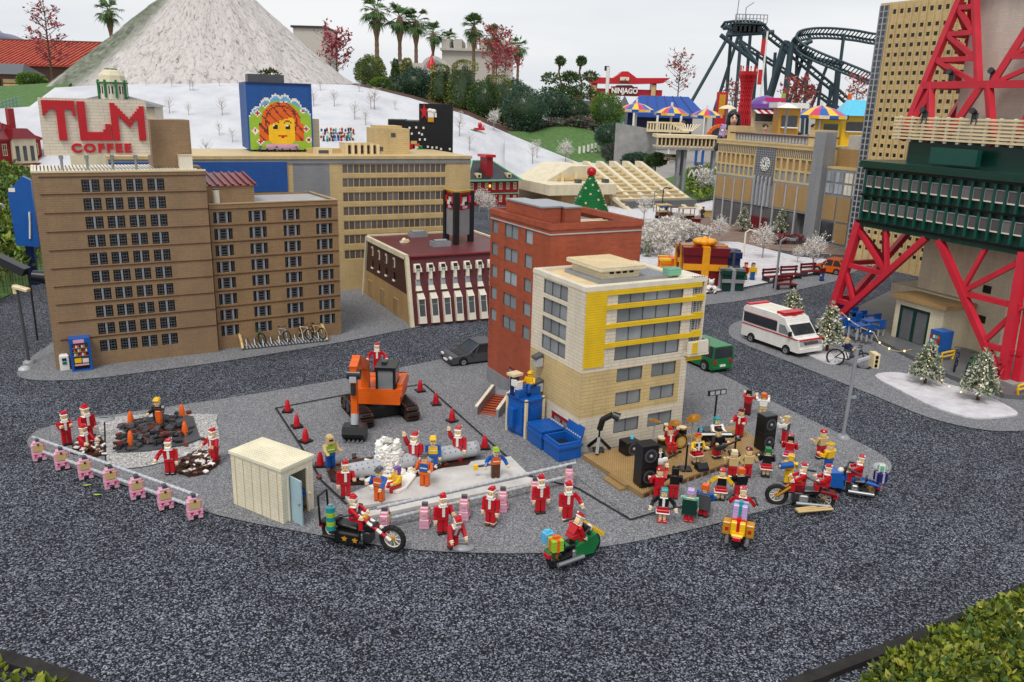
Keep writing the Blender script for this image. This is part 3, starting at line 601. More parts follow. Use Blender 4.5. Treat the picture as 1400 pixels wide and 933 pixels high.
m=MB();a,b=f2(430,205)[0]+off,f2(452,205)[0]+off;m.box(a,b,.2,.3,C_H,f2(440,202)[1],'cream');m.box(a+.02,b-.03,.198,.25,C_H+.01,f2(440,205)[1],'dark_gray');m.box(a-.03,b+.12,.34,.4,C_H,f2(440,204)[1],'tan');m.build('roof_hut',CB)
f6=on_C(.72);m=MB();m.box(f6(427,190)[0]+off,f6(437,190)[0]+off,.72,.85,C_H,f6(430,163)[1],'brick_cream');m.build('roof_shaft',CB)

# ---- picture hoarding: a cube-shaped advertising board with a mosaic face
h0=G(343,207.5,C_H+.004);HRZ=rad(24);f3=wall_plane(h0,HRZ);hw=f3(425,160)[0];hz0,hz1=f3(380,205)[1],f3(380,115.5)[1]
HB=thing('billboard','blue billboard with a mosaic face of an orange haired woman','billboard',(h0.x,h0.y,0),HRZ)
m=MB();m.box(-.0,hw,.001,.5,hz0,hz1,'brick_blue');m.box(-.012,0,.0,.5,hz0,hz1,'brick_blue');m.box(hw,hw+.012,-.006,.5,hz0,hz1,'brick_blue');m.box(-.012,hw+.012,-.006,.5,hz1,hz1+.012,'dark_blue');m.build('case',HB)
PNX,PNZ=40,44;mos={}
cols_='BWGOSYKRPF';cm=dict(B='brick_blue',L='light_blue',W='white',G='lime',O='orange',S='red_brown',Y='yellow',K='black',R='red',P='pink')
def mosaic(i,j):
    x,y=i/PNX*2-1,j/PNZ # y 0 bottom, 1 top
    yl=.80+.05*abs(math.sin(x*9))-.30*x*x;yg=.74-.26*x*x
    k='B' if y>yl else('W' if y>yl-.04 else('L' if y>yg else 'G'))
    if k=='G':
        for fx,fy in((-.75,.55),(-.85,.28),(.72,.6),(.8,.32),(.88,.15),(-.7,.12),(.62,.74),(-.5,.68),(.1,.72)):
            d=abs(x-fx)*20+abs(y-fy)*44
            if d<1.3:k='R'
            elif d<2.4:k='W'
    hx=x*1.0
    if(hx/.62)**2+((y-.44)/.28)**2<1:k='O'
    if(abs(x)>.42 and abs(x)<.74 and.12<y<.40 and abs(x)<.80-.25*abs(y-.18)):k='O'
    if k=='O' and(int(x*17+y*31)%5==0 or abs((x/.5)**2+((y-.42)/.24)**2-1)<.09):k='S'
    if(x/.44)**4+((y-.29)/.225)**4<1 and not(y>.40+.08*math.sin((x+.2)*3)):k='Y'
    if k=='Y':
        for ex in(-.2,.2):
            if abs(x-ex)<.085 and abs(y-.345)<.035:k='K'
            if abs(x-ex+.03)<.03 and abs(y-.355)<.014:k='W'
            if abs(x-ex)<.14 and abs(y-.405-.02*(1 if abs(x-ex)<.06 else 0))<.012:k='S'
        if abs(x-.02)<.17 and abs(y-.2-.03*abs(x-.02))<.018:k='R'
        if abs(x-.02)<.07 and abs(y-.175)<.012:k='R'
    if y<.07 and abs(x)<.52:k='P'
    return k
m=MB();cw,chh=hw/PNX,(hz1-hz0)/PNZ
for j in range(PNZ):
    i=0
    while i<PNX:
        k=mosaic(i,j);e=i
        while e<PNX and mosaic(e,j)==k:e+=1
        if k!='B':m.add([(i*cw,-.004,hz0+j*chh),(e*cw,-.004,hz0+j*chh),(e*cw,-.004,hz0+(j+1)*chh),(i*cw,-.004,hz0+(j+1)*chh)],[(0,1,2,3)],cm[k])
        i=e
m.build('mosaic_panel',HB)
m=MB();m.box(hw*.1,hw*.8,-.05,-.02,hz0+.006,hz0+.016,'steel')
for q in(.14,.4,.72):m.box(hw*q,hw*q+.012,-.046,.0,hz0-.02,hz0+.03,'dark_gray')
m.build('lamp_rail',HB)
for q in(.02,.5,.96):
    m=MB();m.box(hw*q-.012,hw*q+.014,.02,.05,C_H+.004,hz0,'blue');m.build('leg',HB)
m=MB()
for k in range(7):m.tube([(hw*.1+k*.06,-.03,C_H+.01),(hw*.13+k*.06,-.06,C_H+.03),(hw*.17+k*.055,-.04,C_H+.006)],.004,'black',n=5)
m.build('cable',HB)
m=MB();m.box(.02,hw*.62,.1,.28,hz1+.012,hz1+.075,'dark_gray');m.leaves((hw*.4,.2,hz1+.085),(hw*.2,.08,.02),120,.03,'leaf_hedge_dark');m.build('plant_box',HB)

# ---- black hoarding with red star and glass
k0=AT(531,209,8.2);f4=wall_plane(k0,rad(4));k1=f4(573,200)[0];k2=f4(618.5,200)[0]
KB=thing('black_building','black stepped building with a red star and a glass of beer high on its wall','building',(k0.x,k0.y,0),rad(4))
z_lo,z_hi=f4(550,165.5)[1],f4(600,142.5)[1]
m=MB();m.box(0,k2,0,.7,0,z_lo,'brick_black');m.box(k1,k2,.0,.7,z_lo,z_hi,'brick_black');m.box(0,k1*.55,.0,.3,z_lo,z_lo+.012,'charcoal');m.build('wall',KB)
sx_,sz_=f4(580,153);st_=[(sx_+math.sin(PI*i/5)*(.062 if i%2==0 else.026)*.75,sz_+math.cos(PI*i/5)*(.085 if i%2==0 else.032))for i in range(10)][::-1]
m=MB();m.prism(st_,-.012,-.001,'red','xz');m.build('star',KB)
gx,gz=f4(590,159);m=MB();m.box(gx-.035,gx+.022,-.012,-.001,gz-.055,gz-.012,'gold');m.box(gx-.035,gx+.022,-.013,-.001,gz-.012,gz+.05,'white');m.ball((gx-.015,-.008,gz+.052),(.03,.01,.02),'white');m.ball((gx+.018,-.008,gz+.045),(.03,.01,.022),'white');m.box(gx+.03,gx+.05,-.012,-.001,gz-.01,gz+.03,'white');m.build('beer_glass',KB)
for(x,y)in((560,175),(569,174.5),(579,175),(563,183),(573,182),(577,184),(574,191),(581,191),(585,201),(591,202),(597,202),(603,204),(615,204),(558,180),(551,178)):
    u,z=f4(x,y);m=MB();m.bx((u,-.004,z),(.018,.007,.02),'white');m.build('light_dot',KB)
m=MB()
for i,(x,y,w_,h_,c_)in enumerate(((562,199,5,9,'red'),(566,195,8,4,'tan'),(572,202,9,5,'white'),(577,206,14,5,'green'),(575,202,6,4,'green'),(566,206,5,4,'white'),(570,198,7,3,'orange'),(586,208,7,3,'green'))):
    u,z=f4(x,y);m.bx((u,-.004-.0007*i,z),(w_*.0073,.008,h_*.0073),c_)
m.build('mosaic_emblem',KB)

# ---- maroon building with sloped front
M0=G(564,447.5);M_rz=URZ;MU,MV=frame_of(M_rz);fM=wall_plane(M0,M_rz+PI/2)
vF,zF=fM(556.3,351.5);vB,zB=fM(502.5,326);zM=(zF+zB)/2;vBase=fM(498,405)[0];MW=local(M0,M_rz,G(650,320,zM)).x
MN=thing('mansard_building','maroon building with sloped front and white dormer windows','building',M0,M_rz)
m=MB();D2=max(vB,vBase)
zS=fM(551.5,400)[1];vS=vF*zS/zM
m.add([(0,0,0),(0,vBase,0),(0,vB+(vBase-vB)*.5,zS),(0,vS,zS)],[(0,1,2,3)],'brick_sand');m.add([(0,vS,zS),(0,vB+(vBase-vB)*.5,zS),(0,vB,zM),(0,vF,zM)],[(0,1,2,3)],'brick_darkred')
m.add([(0,0,0),(MW,0,0),(MW,vF,zM),(0,vF,zM)],[(0,1,2,3)],'brick_maroon');m.add([(MW,0,0),(MW,vBase,0),(MW,vB,zM),(MW,vF,zM)],[(0,1,2,3)],'brick_darkred');m.add([(0,vBase,0),(MW,vBase,0),(MW,vB,zM),(0,vB,zM)],[(3,2,1,0)],'brick_sand');m.build('wall',MN)
m=MB();m.box(-.0,MW,vF-.004,vB+.01,zM,zM+.012,'brick_maroon');m.cyl((.012,vF-.004,zM),(MW,vF-.004,zM),.012,'dark_red',n=8);m.build('roof',MN)
m=MB();m.beam((-.004,-.006,0),(-.004,vF-.004,zM-.0),.026,.03,'brick_cream');m.beam((-.004,vF-.01,zM),(-.004,vB,zM),.026,.034,'brick_cream');m.beam((-.004,vB,zM),(-.004,vBase,0),.022,.03,'brick_cream');m.beam((0,vB,zM+.01),(MW,vB,zM+.01),.02,.03,'brick_cream');m.beam((MW,vF,zM+.01),(MW,vB,zM+.01),.02,.03,'brick_cream');m.build('trim',MN)
z5=zm(480,280,5.588);nM=Vector((0,-zM,vF)).normalized()
def on_slope(x,y):
    d=ray(x,y);n=MU*nM.x+MV*nM.y+Vector((0,0,nM.z));o=Vector((0,0,CAM_H));t=(M0-o).dot(n)/d.dot(n);return local(M0,M_rz,o+d*t)
tilt=math.atan2(vF,zM);Rt=Matrix.Rotation(-tilt,4,'X')
def dormer_up():
    m=MB();m.tb(0,-.004,.04,.08,.05,.05,.046,.03,'offwhite',dy=.008);m.box(-.015,.015,-.0295,-.028,.045,.07,'mask_dark');m.box(-.026,-.016,-.034,.0,.02,.05,'offwhite');m.box(.016,.026,-.034,.0,.02,.05,'offwhite');m.tb(0,-.004,-.03,.04,.024,.02,.026,.03,'offwhite');m.box(-.018,.018,-.004,.004,-.075,-.03,'glass_gray');m.tb(0,-.005,-.11,-.075,.044,.035,.036,.012,'offwhite');return m
def dormer_low():
    m=MB();m.tb(0,-.006,.07,.115,.052,.06,.046,.02,'offwhite',dy=.01);m.box(-.026,-.0215,-.03,.004,-.05,.07,'offwhite');m.box(.0215,.026,-.03,.004,-.05,.07,'offwhite');m.box(-.0215,.0215,-.024,.002,-.05,.07,'glass_dark');m.box(-.02,.02,-.026,-.024,.03,.034,'gray');m.tb(0,-.01,-.10,-.05,.054,.045,.05,.045,'offwhite');return m
pro=None
for x in(505,603,697,790,885,977,1066,1155,1242):
    p=on_slope(*z5(x,540-(x-505)*.068))
    if p.x>MW-.03:break
    if pro is None:pro=dormer_up().build('dormer',MN,loc=p);pro.rotation_euler=(-tilt,0,0)
    else:share(pro,loc=p)
pro=None
for x in(535,632,727,818,910,1002,1090,1178,1264):
    p=on_slope(*z5(x,800-(x-535)*.075))
    if p.x>MW-.03:break
    if pro is None:pro=dormer_low().build('window',MN,loc=p);pro.rotation_euler=(-tilt,0,0)
    else:share(pro,loc=p)
pro=None
for x,y,y2 in((165,355,455),(215,385,485),(270,412,512),(330,442,548)):
    v,z=fM(*z5(x,y));v2,z2=fM(*z5(x,y2))
    if pro is None:
        m=MB();m.box(-.006,0,-.016,.016,-.035,.035,'offwhite');m.box(-.008,-.006,-.010,.010,-.03,.022,'dark_brown');pro=m.build('window',MN,loc=(0,v,z));m=MB();m.box(-.007,0,-.013,.013,-.02,.03,'mask_dark');m.tb(-.006,0,-.034,-.02,.012,.034,.008,.024,'offwhite');pr2=m.build('window',MN,loc=(0,v2,z2))
    else:share(pro,loc=(0,v,z));share(pr2,loc=(0,v2,z2))
pro=None
for x,y in((152,640),(245,708),(345,780)):
    v,z=fM(*z5(x,y))
    if pro is None:m=MB();m.box(-.006,0,-.05,.05,.055,.065,'sand');m.box(-.006,0,-.05,-.044,-.06,.055,'sand');m.box(-.006,0,.044,.05,-.06,.055,'dark_tan');m.box(-.003,0,-.044,.044,-.06,.055,'dark_tan');pro=m.build('panel',MN,loc=(0,v,z))
    else:share(pro,loc=(0,v,z))
for x0,x1,y in((455,590,262),(625,768,335)):
    a,b=local(M0,M_rz,G(*z5(x0,y),zM)),local(M0,M_rz,G(*z5(x1,y),zM));m=MB();cxx,cyy,ww=(a.x+b.x)/2,(a.y+b.y)/2,(b-a).length
    m.box(cxx-ww/2,cxx+ww/2,cyy,cyy+.08,zM+.012,zM+.05,'gray');m.box(cxx-ww/2+.012,cxx+ww/2-.012,cyy+.012,cyy+.068,zM+.05,zM+.053,'dark_gray');m.box(cxx-ww/3,cxx+ww/3,cyy+.02,cyy+.05,zM+.05,zM+.062,'light_gray');m.build('roof_unit',MN)
p=local(M0,M_rz,G(*z5(405,303),zM));m=MB();m.ball((p.x,p.y,zM+.03),.02,'cream');m.bx((p.x+.012,p.y-.01,zM+.02),(.05,.02,.02),'cream',ry=-25);m.bx((p.x-.02,p.y,zM+.018),(.02,.03,.014),'white');m.build('satellite_dish',MN)
ps=[local(M0,M_rz,G(*z5(x,y),zM))for x,y in((725,285),(800,318),(912,292))]
zt_=zM+.40;RS=MB()
for p in ps:RS.box(p.x-.019,p.x+.019,p.y-.019,p.y+.019,zM+.01,zt_,'black')
rs=RS.build('sign_frame',MN)
for a,b in((0,1),(1,2)):
    pa,pb=ps[a],ps[b];m=MB();m.beam((pa.x,pa.y,zt_-.07),(pb.x,pb.y,zt_-.07),.012,.13,'blood_red');m.beam((pa.x,pa.y,zt_+.0),(pb.x,pb.y,zt_+.0),.016,.014,'gold');d=(pb-pa).normalized();nn=Vector((d.y,-d.x,0))
    for k,(t,zz,w_,h_,c_)in enumerate(((.5,-.05,.05,.05,'offwhite'),(.35,-.085,.05,.03,'white'),(.62,-.09,.04,.03,'black'),(.5,-.115,.06,.02,'pink'),(.5,-.03,.06,.015,'black'),(.2,-.06,.03,.05,'red'),(.8,-.06,.03,.05,'magenta'))):
        q=pa.lerp(pb,t)+nn*(.008+.001*k);m.bx((q.x,q.y,zt_+zz),(w_,.006,h_),c_,rz=math.degrees(math.atan2(d.y,d.x)))
    m.build('sign_panel',rs)
    m=MB();m.beam((pa.x,pa.y,zM+.17),(pb.x,pb.y,zM+.17),.01,.2,'gray');m.build('lower_panel',rs)
# ---- yellow and cream building at the street corner
Y0=G(789,622);Y_rz=rad(28.4);YU,YV=frame_of(Y_rz);fr_=wall_plane(Y0,Y_rz);fl_=wall_plane(Y0,Y_rz+PI/2)
z1,z2,z3,z4=zm(720,340,5.588),zm(720,480,5.588),zm(640,260,5.588),zm(640,400,4.24)
YH=fr_(*z1(436,300))[1];YW=(fr_(*z1(1203,265))[0]+fr_(*z2(1168,480))[0])/2+.035;YD=(fl_(*z1(45,450))[0]+fl_(*z4(362,250))[0])/2
zt0,zt1=(fr_(*z2(360,530))[1]),fr_(*z2(378,180))[1]
YB=thing('corner_building','cream and yellow brick building with grey ribbon windows beside the stage','building',Y0,Y_rz)
rib=[rect(fr_,z1,*q)for q in(((702,310),(697,428),(1200,372)),((695,460),(690,573),(1188,510)),((683,605),(677,720),(1170,655)),((672,748),(665,862),(1155,790)))]
a,b=sum(r[0]for r in rib)/4,sum(r[1]for r in rib)/4;rib=[(a,b,c,d)for _,_,c,d in rib]
low=[rect(fr_,z2,*q)for q in(((695,138),(687,243),(885,213)),((958,95),(950,200),(1138,175)),((680,320),(672,428),(868,393)),((942,275),(934,380),(1118,350)),((662,535),(655,635),(850,600)),((925,487),(918,592),(1100,560)))]
aw=sum(q[1]-q[0]for q in low)/6;ah=sum(q[3]-q[2]for q in low)/6
low=[(sum(low[k][0]for k in(0,2,4))/3 if i%2==0 else sum(low[k][0]for k in(1,3,5))/3,0,low[i//2*2][2],0)for i in range(6)];low=[(q[0],q[0]+aw,q[2],q[2]+ah)for q in low]
lef=[rect(fl_,z1,*q)for q in(((132,225),(130,335),(312,415)),((127,367),(122,482),(305,562)),((120,507),(115,615),(300,712)),((113,645),(110,752),(290,852)))]
# left face is measured from the corner; the wall runs from the back to the corner
la=sum(max(q[0],q[1])for q in lef)/4;lb=sum(min(q[0],q[1])for q in lef)/4;lef=[(YD-la,YD-lb,q[2],q[3])for q in lef]
dv0,dv1,dz0,dz1=YD-fl_(*z2(187,500))[0],YD-fl_(*z2(328,560))[0],fl_(*z2(328,640))[1],fl_(*z2(187,450))[1]
door=(dv0,dv1,max(.03,dz0-.06),dz1)
m=MB()
def band(za,zb,mat):
    inb=lambda h:h[2]>za-.001 and h[3]<zb+.001
    m.holed((0,0,0),0,YW,zb,[h for h in rib+low if inb(h)],mat,.012,z0=za)
    m.holed((0,YD,0),-PI/2,YD,zb,[h for h in lef+[door]if inb(h)],mat,.012,z0=za)
for q in low[4:]:pass
low=low[:4]+[(q[0],q[1],min(q[2],zt0-.01-ah),min(q[3],zt0-.01))for q in low[4:]]
low=[(q[0],q[1],max(q[2],zt0+.004),min(q[3],zt1-.004))if i<4 else q for i,q in enumerate(low)]
door=(door[0],door[1],door[2],min(door[3],zt0-.004));lef[3]=(lef[3][0],lef[3][1],max(lef[3][2],zt1+.004),lef[3][3]);rib[3]=(rib[3][0],rib[3][1],max(rib[3][2],zt1+.004),rib[3][3])
band(0,zt0,'brick_white');band(zt0,zt1,'brick_tan_light');band(zt1,YH,'brick_white')
m.box(YW-.006,YW,.002,YD,0,YH-.002,'brick_white');m.box(.002,YW,YD-.006,YD,0,YH-.002,'brick_white')
m.box(YW-.035,YW+.0015,-.0015,.02,0,zt1,'brick_white');m.build('wall',YB)
put_windows(YB,'window',(0,0,0),0,rib,pane_window(5,'glass_gray','dark_gray',.0025),.005,'Yr')
put_windows(YB,'window',(0,0,0),0,low,pane_window(2,'glass_gray','dark_gray',.0025),.005,'Yl')
put_windows(YB,'window',(0,YD,0),-PI/2,lef,pane_window(3,'glass_gray','dark_gray',.0025),.005,'Yf')
put_windows(YB,'door',(0,YD,0),-PI/2,[door],pane_window(2,'glass_gray','blood_red',.016),.003,'Yd')
p=MB();ya,yb=fr_(*z1(447,400))[0],fr_(*z1(612,400))[0];yz0=fr_(*z1(415,922))[1];p.box(max(.004,ya),yb,-.004,.004,yz0,YH-.022,'wall_yellow')
p.box(yb,YW+.05,-.004,.003,YH-.045,YH-.022,'wall_yellow')
for i in range(3):
    zc=(rib[i][2]+rib[i+1][3])/2;p.box(yb,YW+.02,-.008,.003,zc-.010,zc+.010,'wall_yellow');p.studs(yb+.02,YW-.02,-.008,.002,zc+.010,'wall_yellow',p=.0135,r=.003)
p.build('yellow_panel',YB)
# corner balconies
b0,b1=YW-.01,YW+.085
for i in range(4):
    zc=(rib[i][2]+rib[i][3])/2;q=MB();h_=rib[i][3]-rib[i][2]
    if i<3:q.box(YW,b1-.02,.004,.16,rib[i+1][3]if i<3 else zt1,rib[i][2]+.004,'brick_white');q.box(b0+.022,b1-.018,-.006,.15,(rib[i][2]+rib[i+1][3])/2-.012,(rib[i][2]+rib[i+1][3])/2+.018,'wall_yellow')
    q.box(YW,b1-.03,.02,.15,rib[i][2]-.004,rib[i][3]+.004,'brick_white');q.box(YW+.012,b1-.035,.014,.02,rib[i][2]+.006,rib[i][3]-.004,'glass_dark')
    for k in range(5):z=rib[i][2]+.01+k*(h_-.012)/5;q.box(YW+.010,b1-.033,.006,.014,z,z+.005,'gray')
    for x in(YW+.012,YW+.034,b1-.035):q.box(x-.002,x+.002,.004,.014,rib[i][2],rib[i][3],'light_gray')
    if i==3:q.box(YW-.02,b1+.02,-.03,.16,rib[i][2]-.02,rib[i][2]-.008,'brick_white');q.box(YW-.02,b1+.02,-.03,-.018,rib[i][2]-.008,rib[i][2]+.05,'offwhite');q.box(b1+.012,b1+.02,-.03,.16,rib[i][2]-.008,rib[i][2]+.05,'gray');q.box(YW+.0,YW+.03,-.034,-.03,rib[i][2]-.006,rib[i][2]+.046,'wall_yellow');q.box(YW-.005,b1,-.005,.14,rib[i][2]-.05,rib[i][2]-.02,'wall_yellow')
    q.build('balcony',YB)
q=MB();q.box(b1-.022,b1-.008,-.004,.17,zt1+.03,YH-.022,'brick_white');q.box(YW,b1-.008,.0,.17,YH-.022,YH,'brick_white');q.build('corner_pier',YB)
r_=MB();e=.03;r_.box(.001,YW,.001,YD-.002,YH-.03,YH-.014,'cream')
for x0,x1,y0,y1 in((-.002,b1-.006,-.003,e),(-.002,e,e,YD),(YW-e,YW+.001,e,YD),(e,YW-e,YD-e,YD+.001)):
    r_.box(x0,x1,y0,y1,YH-.02 if y0>0 else YH-.021,YH,'offwhite');r_.studs(x0,x1,y0,y1,YH,'offwhite',p=.014)
r_.studs(e,YW-e,e,YD-e,YH-.014,'cream',p=.014);r_.build('roof',YB)
pl=MB();gy=[local(Y0,Y_rz,G(*z1(*q),YH))for q in((300,160),(545,255),(1105,208),(850,100))];gx0,gx1=gy[0].x*.5+gy[1].x*.5,gy[2].x;gv0,gv1=gy[1].y,gy[0].y
pl.box(gx0,gx1,gv0,gv1,YH-.014,YH+.004,'gray');pl.studs(gx0,gx1,gv0,gv1,YH+.004,'gray',p=.014);pl.build('roof_deck',YB)
hu=MB();hp=[local(Y0,Y_rz,G(*z1(*q),YH+.06))for q in((365,62),(570,152),(868,112))];x0,x1,y0,y1=hp[1].x,hp[2].x,hp[1].y,hp[0].y
hu.box(x0+.02,x1-.02,y0+.02,y1-.02,YH+.004,YH+.042,'brick_cream');hu.box(x0,x1,y0,y1,YH+.042,YH+.06,'brick_cream');hu.studs(x0,x1,y0,y1,YH+.06,'cream',p=.014)
for i in range(4):u=x0+.06+i*(x1-x0-.1)/4;hu.box(u,u+.022,y0+.018,y0+.03,YH+.026,YH+.036,'mask_dark')
hu.build('roof_hut',YB)
gb=MB();p=local(Y0,Y_rz,G(*z1(1135,208),YH));gb.box(p.x-.035,p.x+.035,p.y,p.y+.05,YH,YH+.032,'mint');gb.studs(p.x-.035,p.x+.035,p.y,p.y+.05,YH+.032,'mint');gb.build('roof_unit',YB)
for x,y in((115,860),):
    v,z=fl_(*z1(x,y));q=MB();q.bx((-.02,v,z),(.035,.04,.045),'light_gray',ch=.003);q.bx((-.024,v,z+.028),(.045,.042,.012),'dark_gray',ry=-20);ac=q.build('air_conditioner',YB)
v,z=fl_(*z2(115,270));share(ac,loc=(0,v-fl_(*z1(115,860))[0],z-fl_(*z1(115,860))[1]))

# ---- red brick building behind it
R0=Y0+YV*YD+YU*.085;R_rz=Y_rz;fRl=wall_plane(R0,R_rz+PI/2);fRr=wall_plane(R0,R_rz)
RD=fRl(*z3(172,260))[0];RH=HT(R0,260+258/5.588);RW=local(R0,R_rz,G(878,300.5,RH)).x;RW=fRr(877.5,315)[0]
RB=thing('brick_building','orange red brick building with a flat roof behind the cream one','building',R0,R_rz)
wl=[]
for TL,BL,BR in(((185,228),(183,325),(228,332)),((182,395),(180,495),(224,508)),((178,566),(175,660),(218,676)),((174,732),(172,828),(216,845)),((172,896),(170,990),(214,1010)),
                   ((284,252),(280,350),(380,385)),((278,430),(274,530),(374,568)),((272,602),(268,705),(368,745)),((268,775),(264,880),(362,922)),((265,948),(261,1048),(358,1096)),
                   ((440,300),(436,408),(492,424)),((434,485),(430,592),(486,612)),((426,668),(422,770),(478,790)),((420,850),(416,955),(470,975)),((414,1030),(410,1130),(466,1150))):
    q=rect(fRl,z3,TL,BL,BR);a,b=max(q[:2]),min(q[:2]);wl.append((RD-a,RD-b,q[2],q[3]))
for g in(range(0,5),range(5,10),range(10,15)):
    a=sum(wl[i][0]for i in g)/5;b=sum(wl[i][1]for i in g)/5;h_=sum(wl[i][3]-wl[i][2]for i in g)/5
    for i in g:wl[i]=(max(.004,a),min(b,RD-.006),wl[i][3]-h_,wl[i][3])
zbse=.085;m=MB();m.holed((0,RD,0),-PI/2,RD,RH,wl,'brick_orange',.01,z0=zbse);m.box(-.004,RW,.0,RD+.004,0,zbse,'brick_gray')
m.box(.001,RW,0,.01,zbse,RH,'brick_orange');m.box(RW-.006,RW+.001,.01,RD,zbse,RH-.001,'brick_orange');m.box(.002,RW,RD-.01,RD,zbse,RH-.001,'brick_orange')
m.build('wall',RB)
put_windows(RB,'window',(0,RD,0),-PI/2,wl[5:10],pane_window(2,'glass_pale','dark_gray',.0028),.003,'Rd');put_windows(RB,'window',(0,RD,0),-PI/2,wl[:5]+wl[10:],pane_window(1,'glass_pale','dark_gray',.0028),.003,'Rs')
zl=RH-.055;m=MB();m.box(-.004,RW+.004,-.004,.0,zl,zl+.006,'light_gray');m.box(-.004,0,.0,RD,zl,zl+.006,'light_gray');m.build('string_course',RB)
m=MB();m.box(.02,RW-.02,.02,RD-.02,RH-.06,RH-.05,'gray')
for x0,x1,y0,y1 in((-.006,RW+.006,-.006,.02),(-.006,.02,.02,RD),(RW-.02,RW+.006,.02,RD),(.02,RW-.02,RD-.02,RD+.006)):
    m.box(x0,x1,y0,y1,RH-.03,RH,'brick_orange');m.studs(x0,x1,y0,y1,RH,'red_brown',p=.014)
for k in range(6):m.box(RW*.42,RW-.03,.05+k*.05,.05+k*.05+.02,RH-.05,RH-.035,'cream')
m.build('roof',RB)
def onR(x,y,z):return local(R0,R_rz,G(*z3(x,y),z))
zr=RH+.055
p0,p1,p2=onR(565,140,zr),onR(285,75,zr),onR(700,132,zr);m=MB();m.box(p0.x,p2.x,p0.y,p1.y,RH-.05,zr,'brick_orange');m.box(p0.x-.004,p2.x+.004,p0.y-.004,p1.y+.004,zr,zr+.008,'gray');m.build('roof_house',RB)
p0,p1=onR(768,132,zr+.004),onR(872,130,zr+.004);m=MB();m.box(p2.x+.008,p1.x,p0.y,p0.y+.34,RH-.05,zr-.002,'brick_orange');m.box(p2.x+.006,p1.x+.004,p0.y-.004,p0.y+.344,zr-.002,zr+.006,'gray');m.build('roof_house',RB)
# stair up to its side door
sv=RD-.25
v0,zd=fRl(*z4(255,470));m=MB();m.box(-.004,-.001,v0-.03,v0+.03,zd-.10,zd+.03,'dark_red');m.box(-.006,-.004,v0-.022,v0+.022,zd-.10,zd+.02,'glass_pale');m.build('door',RB)
ST=thing('staircase','grey side staircase with orange steps leading to the brick building','staircase',G(*z4(115,715)),0)
topw=R0+(Vector((math.cos(R_rz+PI/2),math.sin(R_rz+PI/2),0)))*v0-Vector((math.cos(R_rz),math.sin(R_rz),0))*.035
dl=topw-G(*z4(115,715));ln=Vector((dl.x,dl.y,0)).length;ST.rotation_euler=(0,0,math.atan2(dl.y,dl.x));zt_=zd-.105;sw=.05
m=MB();n=9
for i in range(n):m.box(ln*i/n*.86,ln*(i+1)/n*.86,-sw,sw,0 if i<2 else zt_*(i-1.5)/n,zt_*(i+1)/n,'red_brown');m.box(ln*i/n*.86-.003,ln*(i+.5)/n*.86,-sw,sw,zt_*(i+1)/n,zt_*(i+1)/n+.0025,'stair')
m.box(ln*.86,ln+.04,-sw,sw,zt_-.03,zt_,'gray');m.build('steps',ST)
for s in(-1,1):
    m=MB();y0,y1=(s*sw,s*(sw+.012))if s>0 else(-(sw+.012),-sw)
    m.prism([(-.02,0),(ln*.22,0),(ln*.9,zt_*.75),(ln*.9,zt_+.05),(ln*.82,zt_+.05),(-.02,.045)],y0,y1,'gray','xz')
    m.beam((-.02,(y0+y1)/2,.047),(ln*.82,(y0+y1)/2,zt_+.052),.016,.008,'offwhite');m.build('side_wall',ST)
m=MB();m.box(ln*.83,ln*1.02,-sw-.02,-sw-.014,zt_+.01,zt_+.05,'cream')
for k in range(6):m.beam((ln*.83+k*ln*.03,-sw-.022,zt_+.012),(ln*.85+k*ln*.03,-sw-.022,zt_+.048),.004,.004,'dark_brown')
m.build('railing',ST)
# ---- railway station with a clock
S0,S1=G(972.5,302),G(1100,330);S_rz=math.atan2(S1.y-S0.y,S1.x-S0.x);SU,SV=frame_of(S_rz);fS_=wall_plane(S0,S_rz);z6=zm(960,160,5.588);z8=zm(1050,200,4)
SW_=(S1-S0).length;SH_=fS_(*z6(125,185))[1];SH2=fS_(*z6(850,225))[1];SHm=(SH_+SH2)/2
SB=thing('station_building','tan and grey station building with a white clock on its front','building',S0,S_rz)
u_=lambda x,y:fS_(*z6(x,y));zf=lambda q:SHm*q
zg,zb1,zb2,zw2,zw1,zs1=.30*SHm,.575*SHm,.60*SHm,.72*SHm,.735*SHm,.865*SHm
cl0,cl1=u_(418,240)[0],u_(568,250)[0];ux0,ux1=.0,SW_
hs_=[];n1_=8;w1_=(cl0-.02)/n1_;n2_=6;w2_=(ux1-cl1-.02)/n2_
for i in range(n1_):hs_+=[(.015+i*w1_,.015+i*w1_+w1_*.68,zb2+.02,zw2),(.015+i*w1_,.015+i*w1_+w1_*.68,zw1+.005,zs1-.01)]
for i in range(n2_):hs_+=[(cl1+.02+i*w2_,cl1+.02+i*w2_+w2_*.68,zb2+.02,zw2),(cl1+.02+i*w2_,cl1+.02+i*w2_+w2_*.68,zw1+.005,zs1-.01)]
g_h=[(ux0+.02+i*(ux1-.04)/9+.01,ux0+.02+(i+1)*(ux1-.04)/9-.01,.01,zg-.012)for i in range(9)]
m=MB();m.holed((0,0,0),0,SW_,zg,g_h,'brick_gray',.12);m.holed((0,0,0),0,SW_,zb2,[],'brick_gray',.01,z0=zg);m.holed((0,0,0),0,SW_,SHm,hs_,'brick_tan_light',.02,z0=zb2)
m.box(0,.01,.001,.5,0,SHm,'brick_tan');m.box(SW_-.01,SW_,.001,.5,0,SHm,'brick_tan');m.box(0,SW_,.5,.51,0,SHm,'brick_tan');m.box(.01,SW_-.01,.1,.12,0,zg,'brick_dark_gray')
m.box(.012,SW_-.012,.014,.02,zb2+.01,zw2+.004,'glass_gray');m.box(.012,SW_-.012,.019,.022,zw1,zs1,'brick_sand')
m.build('wall',SB)
